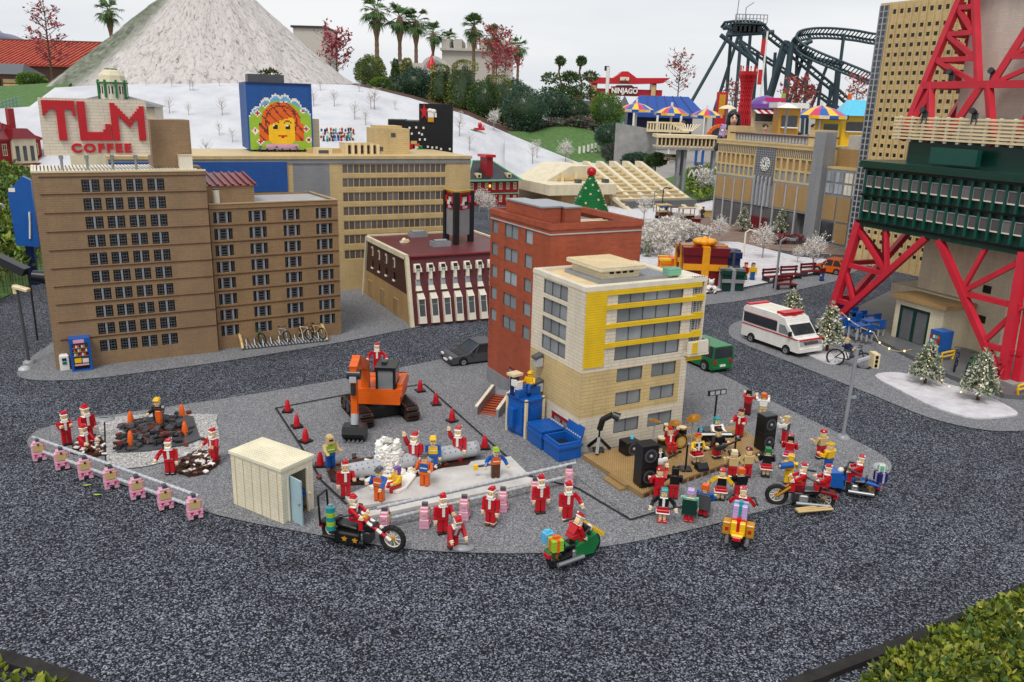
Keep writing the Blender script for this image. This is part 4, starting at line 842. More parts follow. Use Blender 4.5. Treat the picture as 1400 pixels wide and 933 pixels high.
for k,(a,b)in enumerate(((.012,cl0-.01),(cl1+.012,SW_-.01))):
    n=4 if k==0 else 3
    for i in range(n):q=MB();q.box(a+i*(b-a)/n+.006,a+(i+1)*(b-a)/n-.006,-.004,.0,zg+.012,zb1,'brick_sand');q.build('panel',SB)
for k,(a,b)in enumerate(((.012,cl0-.01),(cl1+.012,SW_-.01))):
    n=22 if k==0 else 20;q=MB()
    for i in range(n):q.box(a+(i+.2)*(b-a)/n,a+(i+.62)*(b-a)/n,-.002,.004,zs1+.008,SHm*.955,'dark_gray')
    q.build('vent_grille',SB)
q=MB();q.box(cl0,cl1,-.006,.004,zb2-.06,SHm*.965,'brick_dark_gray')
for i in range(9):
    for j in range(13):q.box(cl0+(i+.25)*(cl1-cl0)/9,cl0+(i+.7)*(cl1-cl0)/9,-.009,-.006,zb2+.04+j*(SHm*.36)/13,zb2+.04+(j+.55)*(SHm*.36)/13,'gray')
q.build('clock_panel',SB)
for i in range(5):q=MB();u=cl0+(i+.5)*(cl1-cl0)/5;q.box(u-.007,u+.007,-.03,-.006,zg,zb2+.02,'light_gray');q.tb(u,-.018,zb2+.02,zb2+.04,.014,.024,.012,.006,'light_gray',dy=.006);q.build('column',SB)
cu_,cz_=u_(487,362);ck=MB();ck.cyl((cu_,-.02,cz_),(cu_,-.008,cz_),.088,'white',n=24)
for i in range(12):a=PI*i/6;ck.bx((cu_+math.sin(a)*.072,-.022,cz_+math.cos(a)*.072),(.013,.006,.017),'black',ry=30*i)
ck.cyl((cu_,-.0215,cz_),(cu_,-.019,cz_),.05,'black',n=20);ck.cyl((cu_,-.0235,cz_),(cu_,-.021,cz_),.043,'white',n=20);c_=ck.build('clock',SB)
q=MB();q.bx((cu_-.008,-.026,cz_+.004),(.05,.004,.012),'black',ry=25);q.bx((cu_+.002,-.027,cz_+.02),(.011,.004,.055),'black',ry=8);q.build('hand',c_)
for i in range(10):q=MB();u=ux0+.02+i*(ux1-.04)/9;q.box(u-.009,u+.009,-.012,.0,0,zb1,'light_gray');q.build('pilaster',SB)
q=MB();q.box(.01,SW_*.9,.006,.009,.01,zg-.02,'glass_smoke')
q.box(cl0+.02,cl1-.03,-.004,.005,.0,zg*.55,'dark_red');q.build('shopfront',SB)
q=MB();q.box(-.02,SW_+.01,-.025,.5,SHm,SHm+.02,'brick_tan_light');q.box(-.015,SW_,-.018,.0,SHm*.965,SHm,'tan');q.build('roof',SB)
q=MB();q.box(.12,SW_-.1,.12,.4,SHm+.02,SHm+.10,'brick_gray');q.box(.10,SW_-.08,.10,.42,SHm+.10,SHm+.12,'brown')
for u in(.1,SW_-.2):q.box(u-.06,u+.12,.1,.4,SHm+.02,SHm+.2,'brick_tan_light')
for i in range(24):q.box(.2+i*(SW_-.45)/24,.2+(i+.4)*(SW_-.45)/24,.114,.12,SHm+.025,SHm+.095,'light_gray')
q.build('roof_hall',SB)
pw_=MB();a,b=u_(862,500)[0],u_(948,500)[0];zp=fS_(*z6(870,112))[1];pw_.box(SW_+.005,SW_+.005+(b-a)*.98,-.05,.12,0,zp,'brick_gray');pw_.build('pylon',SB)
x0=SW_+(b-a)+.01;x1=x0+.95;q=MB();q.box(x0,x1,.02,.42,0,.80*SHm,'brick_gray');q.box(x0,x1,.016,.42,.8*SHm,.82*SHm,'tan');q.box(x0-.05,x1-.1,.2,.5,.82*SHm,SHm*1.0,'brick_sand');q.box(x0+.05,x1-.2,.25,.5,SHm,1.14*SHm,'plaster')
for i in range(4):
    for j in range(2):q.box(x0+.03+i*.14,x0+.08+i*.14,.012,.02,.55*SHm+j*.12*SHm,.65*SHm+j*.12*SHm,'glass_pale' if i<2 else 'offwhite');q.box(x0+.09+i*.14,x0+.14+i*.14,.012,.02,.55*SHm+j*.12*SHm,.65*SHm+j*.12*SHm,'glass_pale' if i<2 else 'offwhite')
q.build('wing',SB)
for i in range(4):q=MB();q.box(x0+.03+i*.22,x0+.22+i*.22,.008,.018,.27*SHm,.52*SHm,'brick_sand');q.box(x0+.03+i*.22,x0+.22+i*.22,.008,.018,.05,.25*SHm,'brick_sand' if i else 'glass_dark');q.build('panel',SB)

# ---- sand coloured skyscraper
K0=Vector((3.30,8.75,0));
d=ray(1204,10);t=8.75/d.y;K0.x=d.x*t
K_rz=URZ-PI/2;fK=wall_plane(K0,K_rz);KW=1.75;KH=3.3
# the face seen runs from its far left corner towards the right and nearer
SK=thing('skyscraper','sand coloured high rise with small square windows behind the red tower','building',K0,K_rz)
z4b=zm(1050,0,4)
ys=[45,105,182,238,290,345,405,460,515,572,625,680,735,790,845,875]
ztop=fK(*z4b(690,142))[1];zst=(fK(*z4b(690,142))[1]-fK(*z4b(610,605))[1])/9.0*.98;u0=fK(*z4b(672,142))[0];us_=(fK(*z4b(975,115))[0]-fK(*z4b(672,142))[0])/7.35
hk=[]
ncol=int((KW-u0-.03)/us_);nrow=26
for j in range(nrow):
    z=ztop+zst*.1-zst*j
    if z-.05<.05:break
    for i in range(ncol):hk.append((u0+i*us_,u0+i*us_+us_*.54,z-zst*.42,z))
for i in range(ncol):hk.append((u0+i*us_,u0+i*us_+us_*.6,ztop+zst*1.25,ztop+zst*1.75))
KH=ztop+zst*2.3;m=MB();m.holed((0,0,0),0,KW,KH,hk,'brick_tan_light',.01);g_=u0-.035
m.box(-.012,.0,.003,.7,0,KH,'brick_gray');m.box(0,KW,.7,.71,0,KH,'brick_tan_light');m.box(KW,KW+.01,.002,.7,0,KH,'brick_tan_light');m.box(0,KW,.0,.7,KH,KH+.02,'tan');m.build('wall',SK)
m=MB()
for i in range(ncol+1):u=u0+i*us_-us_*.30;m.box(u-us_*.08,u+us_*.08,-.016,0,0,KH-.0,'brick_tan_light')
m.build('mullion',SK)
m=MB();m.box(.0,g_-.01,-.006,0,0,KH,'gray')
for j in range(44):m.box(.012,g_-.022,-.009,-.006,j*KH/44+.01,(j+.72)*KH/44+.01,'glass_dark')
m.box(g_*.42,g_*.5,-.012,-.006,0,KH,'light_gray');m.build('corner_strip',SK)
hk.sort(key=lambda h:-h[3]);mk=lambda w_,h_:(lambda q:(q.box(0,w_,.0,.004,0,h_,'mask_dark'),q)[1])(MB())
put_windows(SK,'window',(0,0,0),0,hk[:96],mk,.006,'K')
m=MB()
for a,b,c,e in hk[96:]:m.box(a,b,.006,.010,c,e,'mask_dark')
q=m.build('lower_windows',SK);q['kind']='stuff'

# ---- red lattice tower
T2,T1=G(1381,531),G(1126,444);TL_=(T1-T2).length;T_rz=math.atan2(T1.y-T2.y,T1.x-T2.x)-PI/2;TU,TV=frame_of(T_rz);hf=TL_/2
TC=T2+TU*hf+TV*hf;TW=thing('lattice_tower','red lattice tower with a dark green observation deck on four splayed legs','tower',TC,T_rz)
ins=.075;hd=hf-ins
cn=T2+(TU+TV)*ins;zd0,zd1=HT(cn,352),HT(cn,246)
zmid=(zd0+zd1)/2;W_=.05
Rz=lambda k:Matrix.Rotation(PI/2*k,4,'Z')
for k in range(4):
    m=MB();m.T=Rz(k) # leg standing at the corner (-hf,-hf)
    for a in(0,.055):
        m.beam((-hf+a,-hf+.055-a,.025),(-hd+a,-hd+.055-a,zd0+.02),.05,.05,'tower_red')
    m.box(-hf-.04,-hf+.09,-hf-.04,-hf+.09,.0,.04,'concrete')
    for s in(0,1):
        f=(lambda t,z,e=0:(-hf+ins*z/zd0-e,-hf+t,z))if s==0 else(lambda t,z,e=0:(-hf+t,-hf+ins*z/zd0-e,z))
        A_=lambda z:ins*z/zd0+.02;Bq=lambda z:.07+(hf-.12)*z/zd0
        m.beam(f(.07,.03),f(hf-.05,zd0),.04,.04,'tower_red')
        for q in(.27,.62):m.beam(f(A_(zd0*q),zd0*q),f(Bq(zd0*q),zd0*q),.032,.032,'tower_red')
        m.beam(f(A_(zd0*.62),zd0*.62),f(Bq(zd0*.27),zd0*.27),.028,.028,'tower_red');m.beam(f(A_(zd0),zd0),f(Bq(zd0*.62),zd0*.62),.03,.03,'tower_red');m.beam(f(Bq(zd0*.62),zd0*.62),f(A_(zd0)+(hf-.3)*.62,zd0),.026,.026,'tower_red')
    m.build('leg',TW)
m=MB();ch_=.07
pl_=lambda h,c:[(-h+c,-h),(h-c,-h),(h,-h+c),(h,h-c),(h-c,h),(-h+c,h),(-h,h-c),(-h,-h+c)]
m.prism(pl_(hd+.02,ch_),zd0,zd0+.03,'dark_green');m.prism(pl_(hd,ch_),zd0+.03,zd1-.03,'dark_green');m.prism(pl_(hd+.045,ch_),zd1-.03,zd1+.015,'dark_green');m.prism(pl_(hd-.16,ch_),zd1+.015,zd1+.17,'dark_green')
for z in(zd0+.03,zmid-.004,zd1-.045):m.prism(pl_(hd+.028,ch_),z,z+.012,'mask_dark')
dk=m.build('observation_deck',TW)
m=MB();nw=16;L_=2*hd-2*ch_
for k in range(4):
    m.T=Rz(k)
    for i in range(nw+1):t=-hd+ch_+i*L_/nw;m.box(-hd-.022,-hd+.001,t-.008,t+.008,zd0+.05,zd1-.05,'sea_green')
m.T=None;m.build('rib',dk)
wp=None
for k in(0,1,2,3):
    for i in range(nw):
        for z0_,z1_ in((zd1-.76*(zd1-zd0),zd1-.58*(zd1-zd0)),(zd1-.37*(zd1-zd0),zd1-.19*(zd1-zd0))):
            if k>1:continue
            t=-hd+ch_+(i+.5)*L_/nw;h_=z1_-z0_
            if wp is None:
                q=MB();q.box(-.012,.001,-L_/nw*.34,L_/nw*.34,0,h_,'glass_smoke')
                for a,b,c,e in((-L_/nw*.37,-L_/nw*.33,0,h_),(L_/nw*.33,L_/nw*.38,0,h_),(-L_/nw*.33,L_/nw*.33,0,.008),(-L_/nw*.33,L_/nw*.33,h_-.006,h_)):q.box(-.016,.0,a,b,c,e,'offwhite' if c==0 and e<h_ else 'gray')
                wp=q.build('window',dk,loc=(-hd,t,z0_))
            else:p=Rz(k)@Vector((-hd,t,z0_));share(wp,loc=p,rz=PI/2*k)
m=MB();h2=hd-.12
for k in range(4):
    m.T=Rz(k)
    for j in range(7):m.box(-h2-.01,-h2,-h2,h2,zd1+.17+j*.022,zd1+.17+j*.022+.013,'cream')
    for i in range(12):t=-h2+(i+.5)*2*h2/12;m.box(-h2-.002,-h2+.01,t-.01,t+.01,zd1+.155,zd1+.32,'offwhite')
    m.box(-h2-.06,-h2-.02,-.16,.18,zd1+.03,zd1+.13,'sea_green')
m.build('railing',TW)
zq=zd1+.16;m=MB();h0_,h1_=h2-.04,h2*.62;hA=.36;zA,zB_,zC_=zq,zq+.36,zq+1.0
m.T=None
for k in range(4):
    m.T=Rz(k)
    lerp=lambda a,b,t:a+(b-a)*t
    hz=lambda z:lerp(h0_,h1_,(z-zA)/(zC_-zA))
    F=lambda t,z:(-hz(z),t*hz(z),z)
    m.beam((-hz(zA),-hz(zA),zA),(-hz(zC_),-hz(zC_),zC_),.04,.04,'tower_red')
    m.beam(F(-1,zB_),F(1,zB_),.045,.045,'tower_red');m.beam(F(-1,zC_),F(1,zC_),.06,.05,'tower_red')
    for s in(-1,1):
        m.beam(F(s,zA),F(s*.82,zB_),.04,.04,'tower_red');m.beam(F(s*.55,zA),F(s*.88,zB_),.04,.04,'tower_red');m.beam(F(s*.35,zA),F(s*.05,zB_),.04,.04,'tower_red')
        a0_,b0_=s*.97,s*.10
        m.beam(F(b0_,zB_),F(s*.86,zC_),.038,.038,'tower_red')
        for q in(.25,.5,.75):
            z=lerp(zB_,zC_,q);m.beam(F(s*.97,z),F(lerp(b0_,s*.86,q),z),.03,.03,'tower_red');z2=lerp(zB_,zC_,q-.25);m.beam(F(s*.97,z),F(lerp(b0_,s*.86,q-.25),z2),.026,.026,'tower_red')
    for s in(-.9,-.2,.5):m.beam(F(s,zC_),F(s*.9+.2,zC_+.4),.04,.04,'tower_red')
    m.beam((-h1_,-h1_,zC_),(-h1_*.85,-h1_*.85,zC_+.45),.05,.05,'tower_red')
m.T=None;m.build('lattice',TW)
sh=.34;m=MB();m.box(-sh,sh,-sh,sh,0,zd0+.02,'brick_cream');m.box(-sh+.04,sh-.04,-sh+.04,sh-.04,zd1+.1,zC_+.5,'brick_tower_white')
for z in(.22,.42):m.box(-sh-.001,-sh+.01,-sh+.12,-sh+.18,z,z+.05,'mask_dark');m.box(-sh+.1,-sh+.16,-sh-.001,-sh+.01,z,z+.05,'mask_dark')
m.build('lift_shaft',TW)
lp=None
for k in(0,1):
    for z,q in((zd1+.31,h2+.01),(zB_+.03,hz(zB_)),(zC_+.03,hz(zC_))):
        for t in(-.75,-.1,.55):
            p=Rz(k)@Vector((-q,t*q,z))
            if lp is None:
                w_=MB();w_.cyl((0,0,.04),(-.036,0,.052),.014,'charcoal',r2=.02,n=8);w_.box(-.006,.006,-.02,-.014,-.03,.04,'dark_gray');w_.box(-.006,.006,.014,.02,-.03,.04,'dark_gray');w_.cyl((0,0,.0),(0,0,.04),.012,'charcoal',n=6);lp=w_.build('floodlight',TW,loc=p)
            else:share(lp,loc=p,rz=PI/2*k)

# ticket hall beneath the tower
H0=G(1281,486);fh=wall_plane(H0,T_rz+PI/2);hl=fh(1219,463)[0];hh_=HT(H0,424)
TH=thing('ticket_hall','cream ticket hall with a dark green glazed door under the red tower','building',H0,T_rz)
m=MB();gl=rect(fh,zm(0,0,1),(1229,427),(1224,463),(1264,475));a,b=max(gl[:2]),min(gl[:2]);ho=[(hl-a,hl-b,.012,hh_*.86)]
m.holed((0,hl,0),-PI/2,hl,hh_,ho,'brick_cream',.012);m.box(.001,.34,0,.012,0,hh_,'brick_cream');m.box(.3,1.1,.08,hl+.2,0,hh_*.94,'brick_gray');m.box(.001,.31,hl,hl+.01,0,hh_,'brick_cream');m.build('wall',TH)
m=MB();m.box(-.03,.36,-.03,hl+.03,hh_,hh_+.03,'brick_sand');m.box(.2,1.15,.03,hl+.25,hh_*.94,hh_*.94+.06,'brick_cream');m.build('roof',TH)
put_windows(TH,'door',(0,hl,0),-PI/2,ho,pane_window(2,'brick_dark_gray','dark_green',.02,mul=1.2),.004,'H')
m=MB();m.box(.62,.75,.072,.08,.1,.28,'dark_brown');m.box(.64,.73,.068,.072,.12,.2,'tan');m.box(.64,.73,.068,.072,.2,.27,'blue');m.build('notice_board',TH)

# ---- ribbed sports hall
J0,J1=G(860,287.5),G(957,284.5);J_rz=math.atan2(J1.y-J0.y,J1.x-J0.x);JW=(J1-J0).length
JB=thing('sports_hall','cream sports hall with sloping ribs over a stepped roof','building',J0,J_rz);JD=1.9;JH=HT(J0+frame_of(J_rz)[1]*JD,222)
rib_=None
for i in range(6):
    x=JW*i/5
    if rib_ is None:
        m=MB();m.prism([(-.06,0),(.07,0),(JD+.02,JH-.08),(JD+.02,JH+.02),(JD-.1,JH+.02)],-.036,.036,'brick_cream','yz');rib_=m.build('rib',JB,loc=(x,0,0))
    else:share(rib_,loc=(x,0,0))
m=MB();ns=11
for i in range(ns):y0,y1=.12+JD*.9*i/ns,.12+JD*.9*(i+1)/ns;z=JH*(.12+.80*(i+.4)/ns);m.box(-.0,JW,y0,y1+.03,max(0,z-.16),z,'brick_cream');m.box(0,JW,y0-.012,y0,z-.012,z+.006,'tan')
m.box(0,JW,.10,.5,0,.12,'brick_dark_gray');m.build('stepped_roof',JB)
m=MB();m.box(-.9,-.02,.55,JD+.2,0,.2,'brick_sand');m.box(-1.2,.0,.4,JD+.35,.2,.36,'brick_cream');m.prism([(-.95,.36),(-.1,.36),(-.1,JH),(-.5,JH)],1.0,JD+.1,'brick_cream','xz');m.box(-.75,-.1,.96,1.0,.37,JH*.7,'tan')
for x in(-.7,-.45,-.2):m.box(x,x+.04,.93,.97,.36,JH*.86,'cream');m.box(x+.1,x+.18,.6,.7,.36,.42,'dark_gray')
m.build('side_hall',JB)
def house(name,label,p0,w,d,h,rz,wall,roof,rh,trim,winm='cream',floors=2,nw=4,hip=.3):
    t=thing(name,label,'building',p0,rz);hs=[]
    fh=h/floors
    for j in range(floors):
        for i in range(nw):c=(i+.5)*w/nw;hs.append((c-w/nw*.22,c+w/nw*.22,fh*(j+.25),fh*(j+.8)))
    m=MB();m.holed((0,0,0),0,w,h,hs,wall,.02);m.box(0,.01,.001,d,0,h,wall);m.box(w-.01,w,.001,d,0,h,wall);m.box(0,w,d,d+.01,0,h,wall);m.box(.0,w,.03,.04,0,h-.01,'mask_dark')
    for j in range(floors):m.box(-.006,w+.006,-.012,0,fh*(j+1)-.02,fh*(j+1)-.005,trim)
    m.build('wall',t);put_windows(t,'window',(0,0,0),0,hs,pane_window(2,'glass_dark',winm,.01,rows=2),.003,name)
    r=MB();e=.04;k=hip*w;dd=d*.5
    vs=[(-e,-e,h),(w+e,-e,h),(w+e,d+e,h),(-e,d+e,h),(k,dd,h+rh),(w-k,dd,h+rh)]
    r.add(vs,[(0,1,5,4),(1,2,5),(2,3,4,5),(3,0,4),(3,2,1,0)],roof);r.beam((-e,-e,h),(w+e,-e,h),.025,.025,trim);r.beam((w+e,-e,h),(w-k,dd,h+rh),.025,.025,trim);r.beam((-e,-e,h),(k,dd,h+rh),.025,.025,trim);r.beam((k,dd,h+rh),(w-k,dd,h+rh),.025,.025,trim);r.build('roof',t)
    return t
p=G(640,282);pw1=G(708,280);w=(pw1-p).length
t=house('red_house','red house with black hipped roof and green edges on the snow',p,w,.9,HT(p,247),math.atan2(pw1.y-p.y,pw1.x-p.x),'brick_redhouse','charcoal',.26,'mint',floors=2,nw=7)
h=HT(p,247);q=MB();q.box(w*.38,w*.5,.05,.3,h,h+.34,'brick_redhouse');q.box(w*.34,w*.54,.02,.33,h+.34,h+.38,'red');q.build('chimney',t)
for x in(.18,.78):q=MB();q.box(w*x,w*x+.07,.02,.2,h,h+.1,'cream');q.cyl((w*x+.035,.018,h+.06),(w*x+.035,.022,h+.06),.024,'glass_dark',n=10);q.build('dormer',t)
q=MB();q.bx((w*.42,-.004,.3),(.03,.01,.04),'window_glow');q.build('lit_window',t)
p=G(-40,253);pw1=G(62,247);w=(pw1-p).length;h=HT(p,192)
t=house('mansion','red and cream mansion with a round red roof left of the coffee sign',p,w,.9,h,math.atan2(pw1.y-p.y,pw1.x-p.x),'brick_redhouse','dark_red',.24,'blood_red',floors=2,nw=7)
q=MB();q.box(w*.58,w*.9,-.08,.3,0,h*1.02,'brick_cream')
for i in range(3):q.box(w*(.61+.1*i),w*(.66+.1*i),-.085,-.08,h*.5,h*.85,'glass_dark');q.box(w*(.61+.1*i),w*(.66+.1*i),-.085,-.08,h*.1,h*.35,'glass_dark')
q.tb(w*.74,.1,h*1.02,h*1.25,w*.36,.5,w*.2,.2,'dark_red');q.build('bay',t)
q=MB();q.lathe([(.34,0),(.33,.12),(.24,.26),(.1,.34),(.01,.36)],'blood_red',n=14,c=(w*.42,.5,h+.12));q.cyl((w*.42,.5,h-.1),(w*.42,.5,h+.13),.34,'brick_cream',n=14);q.box(w*.78,w*.86,.4,.5,h,h+.5,'blood_red');q.build('round_roof',t)
q=MB();q.box(-.1,w+.1,-.28,-.2,h*.42,h*.46,'dark_red')
for i in range(8):q.box(i*w/7.5,i*w/7.5+.03,-.26,-.22,0,h*.42,'cream')
q.build('porch',t)
# domed hall behind the sign
p=AT(156,140,10.6);D0=Vector((p.x,p.y,0));DT=thing('domed_hall','cream octagonal dome on grey roofs rising behind the coffee sign','building',D0,.3)
zt_=HT(D0,94);z1_=HT(D0,113);z2_=HT(D0,129);z3_=HT(D0,139);k=10.6/1118
m=MB();m.box(-.5,.5,-.35,.6,0,z3_-.05,'brick_cream');m.build('wall',DT)
m=MB();m.add([(-.55,-.4,z3_-.05),(.55,-.4,z3_-.05),(.55,.65,z3_-.05),(-.55,.65,z3_-.05),(-.1,.1,z2_),(.1,.1,z2_)],[(0,1,5,4),(1,2,5),(2,3,4,5),(3,0,4)],'dark_gray');m.build('roof',DT)
m=MB();m.lathe([(.165,z2_-.06),(.165,z1_),(.175,z1_),(.175,z1_+.012)],'offwhite',n=8,smooth=False)
for i in range(8):a=PI*i/4+PI/8;m.box(math.cos(a)*.165-.012,math.cos(a)*.165+.012,math.sin(a)*.165-.012,math.sin(a)*.165+.012,z2_-.04,z1_+.03,'green')
for i in range(8):a=PI*i/4;m.bx((math.cos(a)*.155,math.sin(a)*.155,(z1_+z2_)/2-.02),(.012,.05,.09),'mask_dark',rz=45*i)
m.lathe([(.185,z1_-.012),(.185,z1_+.004)],'green',n=8,smooth=False);m.build('lantern',DT)
m=MB();hD=zt_-z1_;m.lathe([(.165,z1_+.01),(.15,z1_+hD*.5),(.105,z1_+hD*.82),(.07,z1_+hD*.94)],'brick_cream',n=8,smooth=False);m.lathe([(.075,z1_+hD*.93),(.075,zt_)],'green',n=10);m.build('dome',DT)
# ================================================================== THE PARK BEHIND
def up(p0,y):return HT(p0,y)
def foot(x,y,Y):
    p=AT(x,y,Y);return p
def column(x,Y,y):return AT(x,y,Y)
# tiled building, dark dome roof and hut at the left
p=AT(-40,118,34);q=AT(100,118,34);w=q.x-p.x
t=thing('tiled_building','park building with a red clay tile roof behind the mountain','building',(p.x,34,p.z),0)
k=34/FOC;m=MB();m.box(0,w,.3,6,-1.5,30*k,'brown');m.build('wall',t)
m=MB();z0,z1=27*k,62*k
m.add([(-.3,-.3,z0),(w+.9,-.3,z0),(w+.4,3,z1),(-.3,3,z1)],[(0,1,2,3)],'roof_tile');m.add([(w+.9,-.3,z0),(w+1.4,6.5,z0),(w+.4,3,z1)],[(0,1,2)],'roof_tile');m.add([(-.3,3,z1),(w+.4,3,z1),(w+1.4,6.5,z0),(-.3,6.5,z0)],[(0,1,2,3)],'roof_tile')
for i in range(26):x=-.2+i*(w+.7)/26;m.beam((x,-.34,z0+.04),(x+.0,2.96,z1+.04),.09,.07,'roof_tile')
for i in range(7):m.beam((-.3,-.3+i*.47,z0+.03+i*(z1-z0)/7),(w+.8-i*.06,-.3+i*.47,z0+.03+i*(z1-z0)/7),.05,.06,'roof_tile')
m.beam((-.3,3,z1+.03),(w+.4,3,z1+.03),.2,.15,'red_brown');m.build('roof',t)
m=MB();m.beam((w+.4,3,z1+.03),(w+.9,-.3,z0+.05),.16,.12,'roof_tile');m.build('hip_tiles',t)
p=AT(-30,70,48);t=thing('domed_pavilion','dark low domed roof with antennas at the far left','building',(p.x-4,48,p.z-2),0);k=48/FOC
m=MB();m.lathe([(7.6,0),(7.4,2.2),(5.4,3.0),(5.2,3.0)],'dark_blue',n=28);m.lathe([(5.0,2.9),(4.4,3.5),(2.8,4.1),(.1,4.4)],'steel',n=28);m.build('roof',t)
m=MB();m.cyl((5.2,-2,3),(5.2,-2,6),.03,'gray',n=5);m.cyl((4.8,-2,3),(4.8,-2,5.2),.03,'gray',n=5);m.build('antenna',t)
p=AT(-14,125,27);t=thing('wooden_hut','small brown hut with grey gabled roof left of the mountain','hut',(p.x,27,p.z),0);k=27/FOC
m=MB();m.box(0,44*k,0,1,-.4,24*k,'brown');m.box(6*k,16*k,-.02,0,2*k,15*k,'dark_brown');m.box(20*k,40*k,-.03,0,6*k,16*k,'tan');m.box(20*k,40*k,-.035,-.03,10*k,11.5*k,'brown');m.build('wall',t)
m=MB();m.add([(-.15,-.2,22*k),(50*k,-.2,22*k),(38*k,.5,36*k),(-.15,.5,36*k)],[(0,1,2,3)],'dark_gray');m.add([(50*k,-.2,22*k),(50*k,1.2,22*k),(38*k,.5,36*k)],[(0,1,2)],'charcoal');m.add([(-.15,.5,36*k),(38*k,.5,36*k),(50*k,1.2,22*k),(-.15,1.2,22*k)],[(0,1,2,3)],'dark_gray');m.build('roof',t)
p=AT(-20,160,17);q=AT(28,146,17.5);t=thing('garden_fence','low grey green slatted fence on the lawn at far left','fence',p,0);m=MB();n=10
for i in range(n):a=(q-p)*(i/n);m.cyl(a,a+Vector((0,0,.22)),.015,'gray',n=5)
for h in(.06,.13,.2):m.beam((0,0,h),(q-p)+Vector((0,0,h)),.02,.02,'mint')
m.build('railing',t)
# grey block, castle, gable front
p=AT(404,118,44);k=44/FOC;t=thing('grey_block','plain grey flat roofed block behind the mountain flank','building',(p.x,44,p.z),0);m=MB();m.box(0,41*k,0,3,-2,72*k,'plaster');m.build('wall',t);m=MB();m.box(-.1,41*k+.05,-.1,3,72*k,74.5*k,'charcoal');m.build('roof',t)
p=AT(604,120,62);k=62/FOC;t=thing('castle','pale crenellated castle tower beyond the palms','castle',(p.x,62,p.z),0);m=MB()
m.box(0,92*k,0,4,-3,46*k,'plaster');m.box(-2*k,94*k,-.25,4,46*k,49*k,'plaster')
for i in range(6):m.box(i*16*k,i*16*k+10*k,-.2,4,49*k,60*k,'plaster')
m.box(60*k,92*k,-.6,4,49*k,58*k,'plaster');m.build('wall',t)
for x,y in((30,24),(62,14)):m=MB();m.cyl((x*k,-.02,y*k),(x*k,.1,y*k),4.4*k,'glass_dark',n=12);m.box(x*k-4.4*k,x*k+4.4*k,-.02,.1,y*k-8*k,y*k,'glass_dark');m.build('window',t)
p=AT(535,125,55);k=55/FOC;t=thing('low_house','low pale building half hidden by the conifers','building',(p.x,55,p.z),0);m=MB();m.box(0,80*k,0,3,-2,36*k,'plaster');m.box(0,26*k,-.4,3,34*k,37*k,'gray');m.build('wall',t);m=MB();m.cyl((56*k,-.3,28*k),(56*k,2,28*k),17*k,'plaster',n=20);m.cyl((56*k,-.32,28*k),(56*k,-.3,28*k),13*k,'gray',n=20);m.build('gable',t)
p=AT(590,102,45);k=45/FOC;t=thing('gnome_board','bearded gnome figure with a pointed red hat among palms','figure',(p.x,45,p.z-1.2),0);m=MB();m.lathe([(.5*.5,0),(.42*.6,1.0),(.2,1.25)],'dark_red',n=10);m.ball((0,-.1,1.35),(6*k,5*k,9*k),'skin',n=10);m.ball((0,-.2,1.22),(5*k,3*k,7*k),'white');m.ball((-2*k,-.31,1.46),.035,'black');m.ball((2*k,-.31,1.46),.035,'black');m.build('body',t);m=MB();m.lathe([(7*k,0),(5.5*k,5*k),(2.5*k,11*k),(.01,17*k)],'red',n=12,c=(0,-.05,1.52));m.build('hat',t)
# red gate with lettering
p=AT(800,150,46);k=46/FOC
def gx(x,y):v=AT(x,y,46);return v.x,v.z
t=thing('torii_gate','large red gate with a stepped top and white lettering','gate',(p.x,46,p.z),0);ox,oz=p.x,p.z
def Lp(x,y):a,b=gx(x,y);return a-ox,b-oz
m=MB()
for x0,x1 in((806.5,817),(888,898)):a,b=Lp(x0,170),Lp(x1,112);m.box(a[0],b[0],0,.9,a[1],b[1],'red')
m.build('post',t)
m=MB();poly=[Lp(*q)for q in((800,105),(838,107),(847,101),(850,98),(858,98),(862,101),(870,107),(916,107),(906,114),(870,115),(808,114))]
m.prism(poly[::-1],-.2,1.1,'red','xz');m.build('lintel',t)
m=MB();a,b=Lp(806,130),Lp(906,123.5);m.box(a[0],b[0],.1,.8,a[1],b[1],'red');m.build('crossbar',t)
for x in(812,893):m=MB();a,b=Lp(x-3.5,131),Lp(x+3.5,117);m.box(a[0],b[0],-.08,-.0,a[1],b[1],'tan');m.build('panel',t)
m=MB();a,b=Lp(834,130.5),Lp(870,119.5);m.box(a[0],b[0],-.5,-.2,a[1],b[1],'dark_red');m.prism([Lp(838,120),Lp(866,120),Lp(862,117),Lp(842,117)],-.48,-.22,'black','xz');sgn=m.build('sign_board',t)
c_=Lp(852,125);text_part('lettering','NINJAGO',9.2*k,'white',sgn,(c_[0],-.56,c_[1]),ext=.03,bold=.012,sx=.86)
m=MB();c_=Lp(853,108.5);m.bx((c_[0],-.26,c_[1]),(12*k,.1,5.5*k),'gold');bdg=m.build('emblem',t);text_part('lettering','LEGO',4.2*k,'white',bdg,(c_[0],-.34,c_[1]),ext=.02,bold=.02)
p=AT(829,140,40);k=40/FOC;t=thing('flag_pole','white pole with a small dark flag before the red gate','flag',(p.x,40,p.z-1),0);m=MB();m.cyl((0,0,0),(0,0,1+44*k),.09,'white',n=6);m.build('pole',t);m=MB();m.box(-5*k,1*k,-.03,.0,1+39*k,1+45*k,'black');m.build('flag',t)
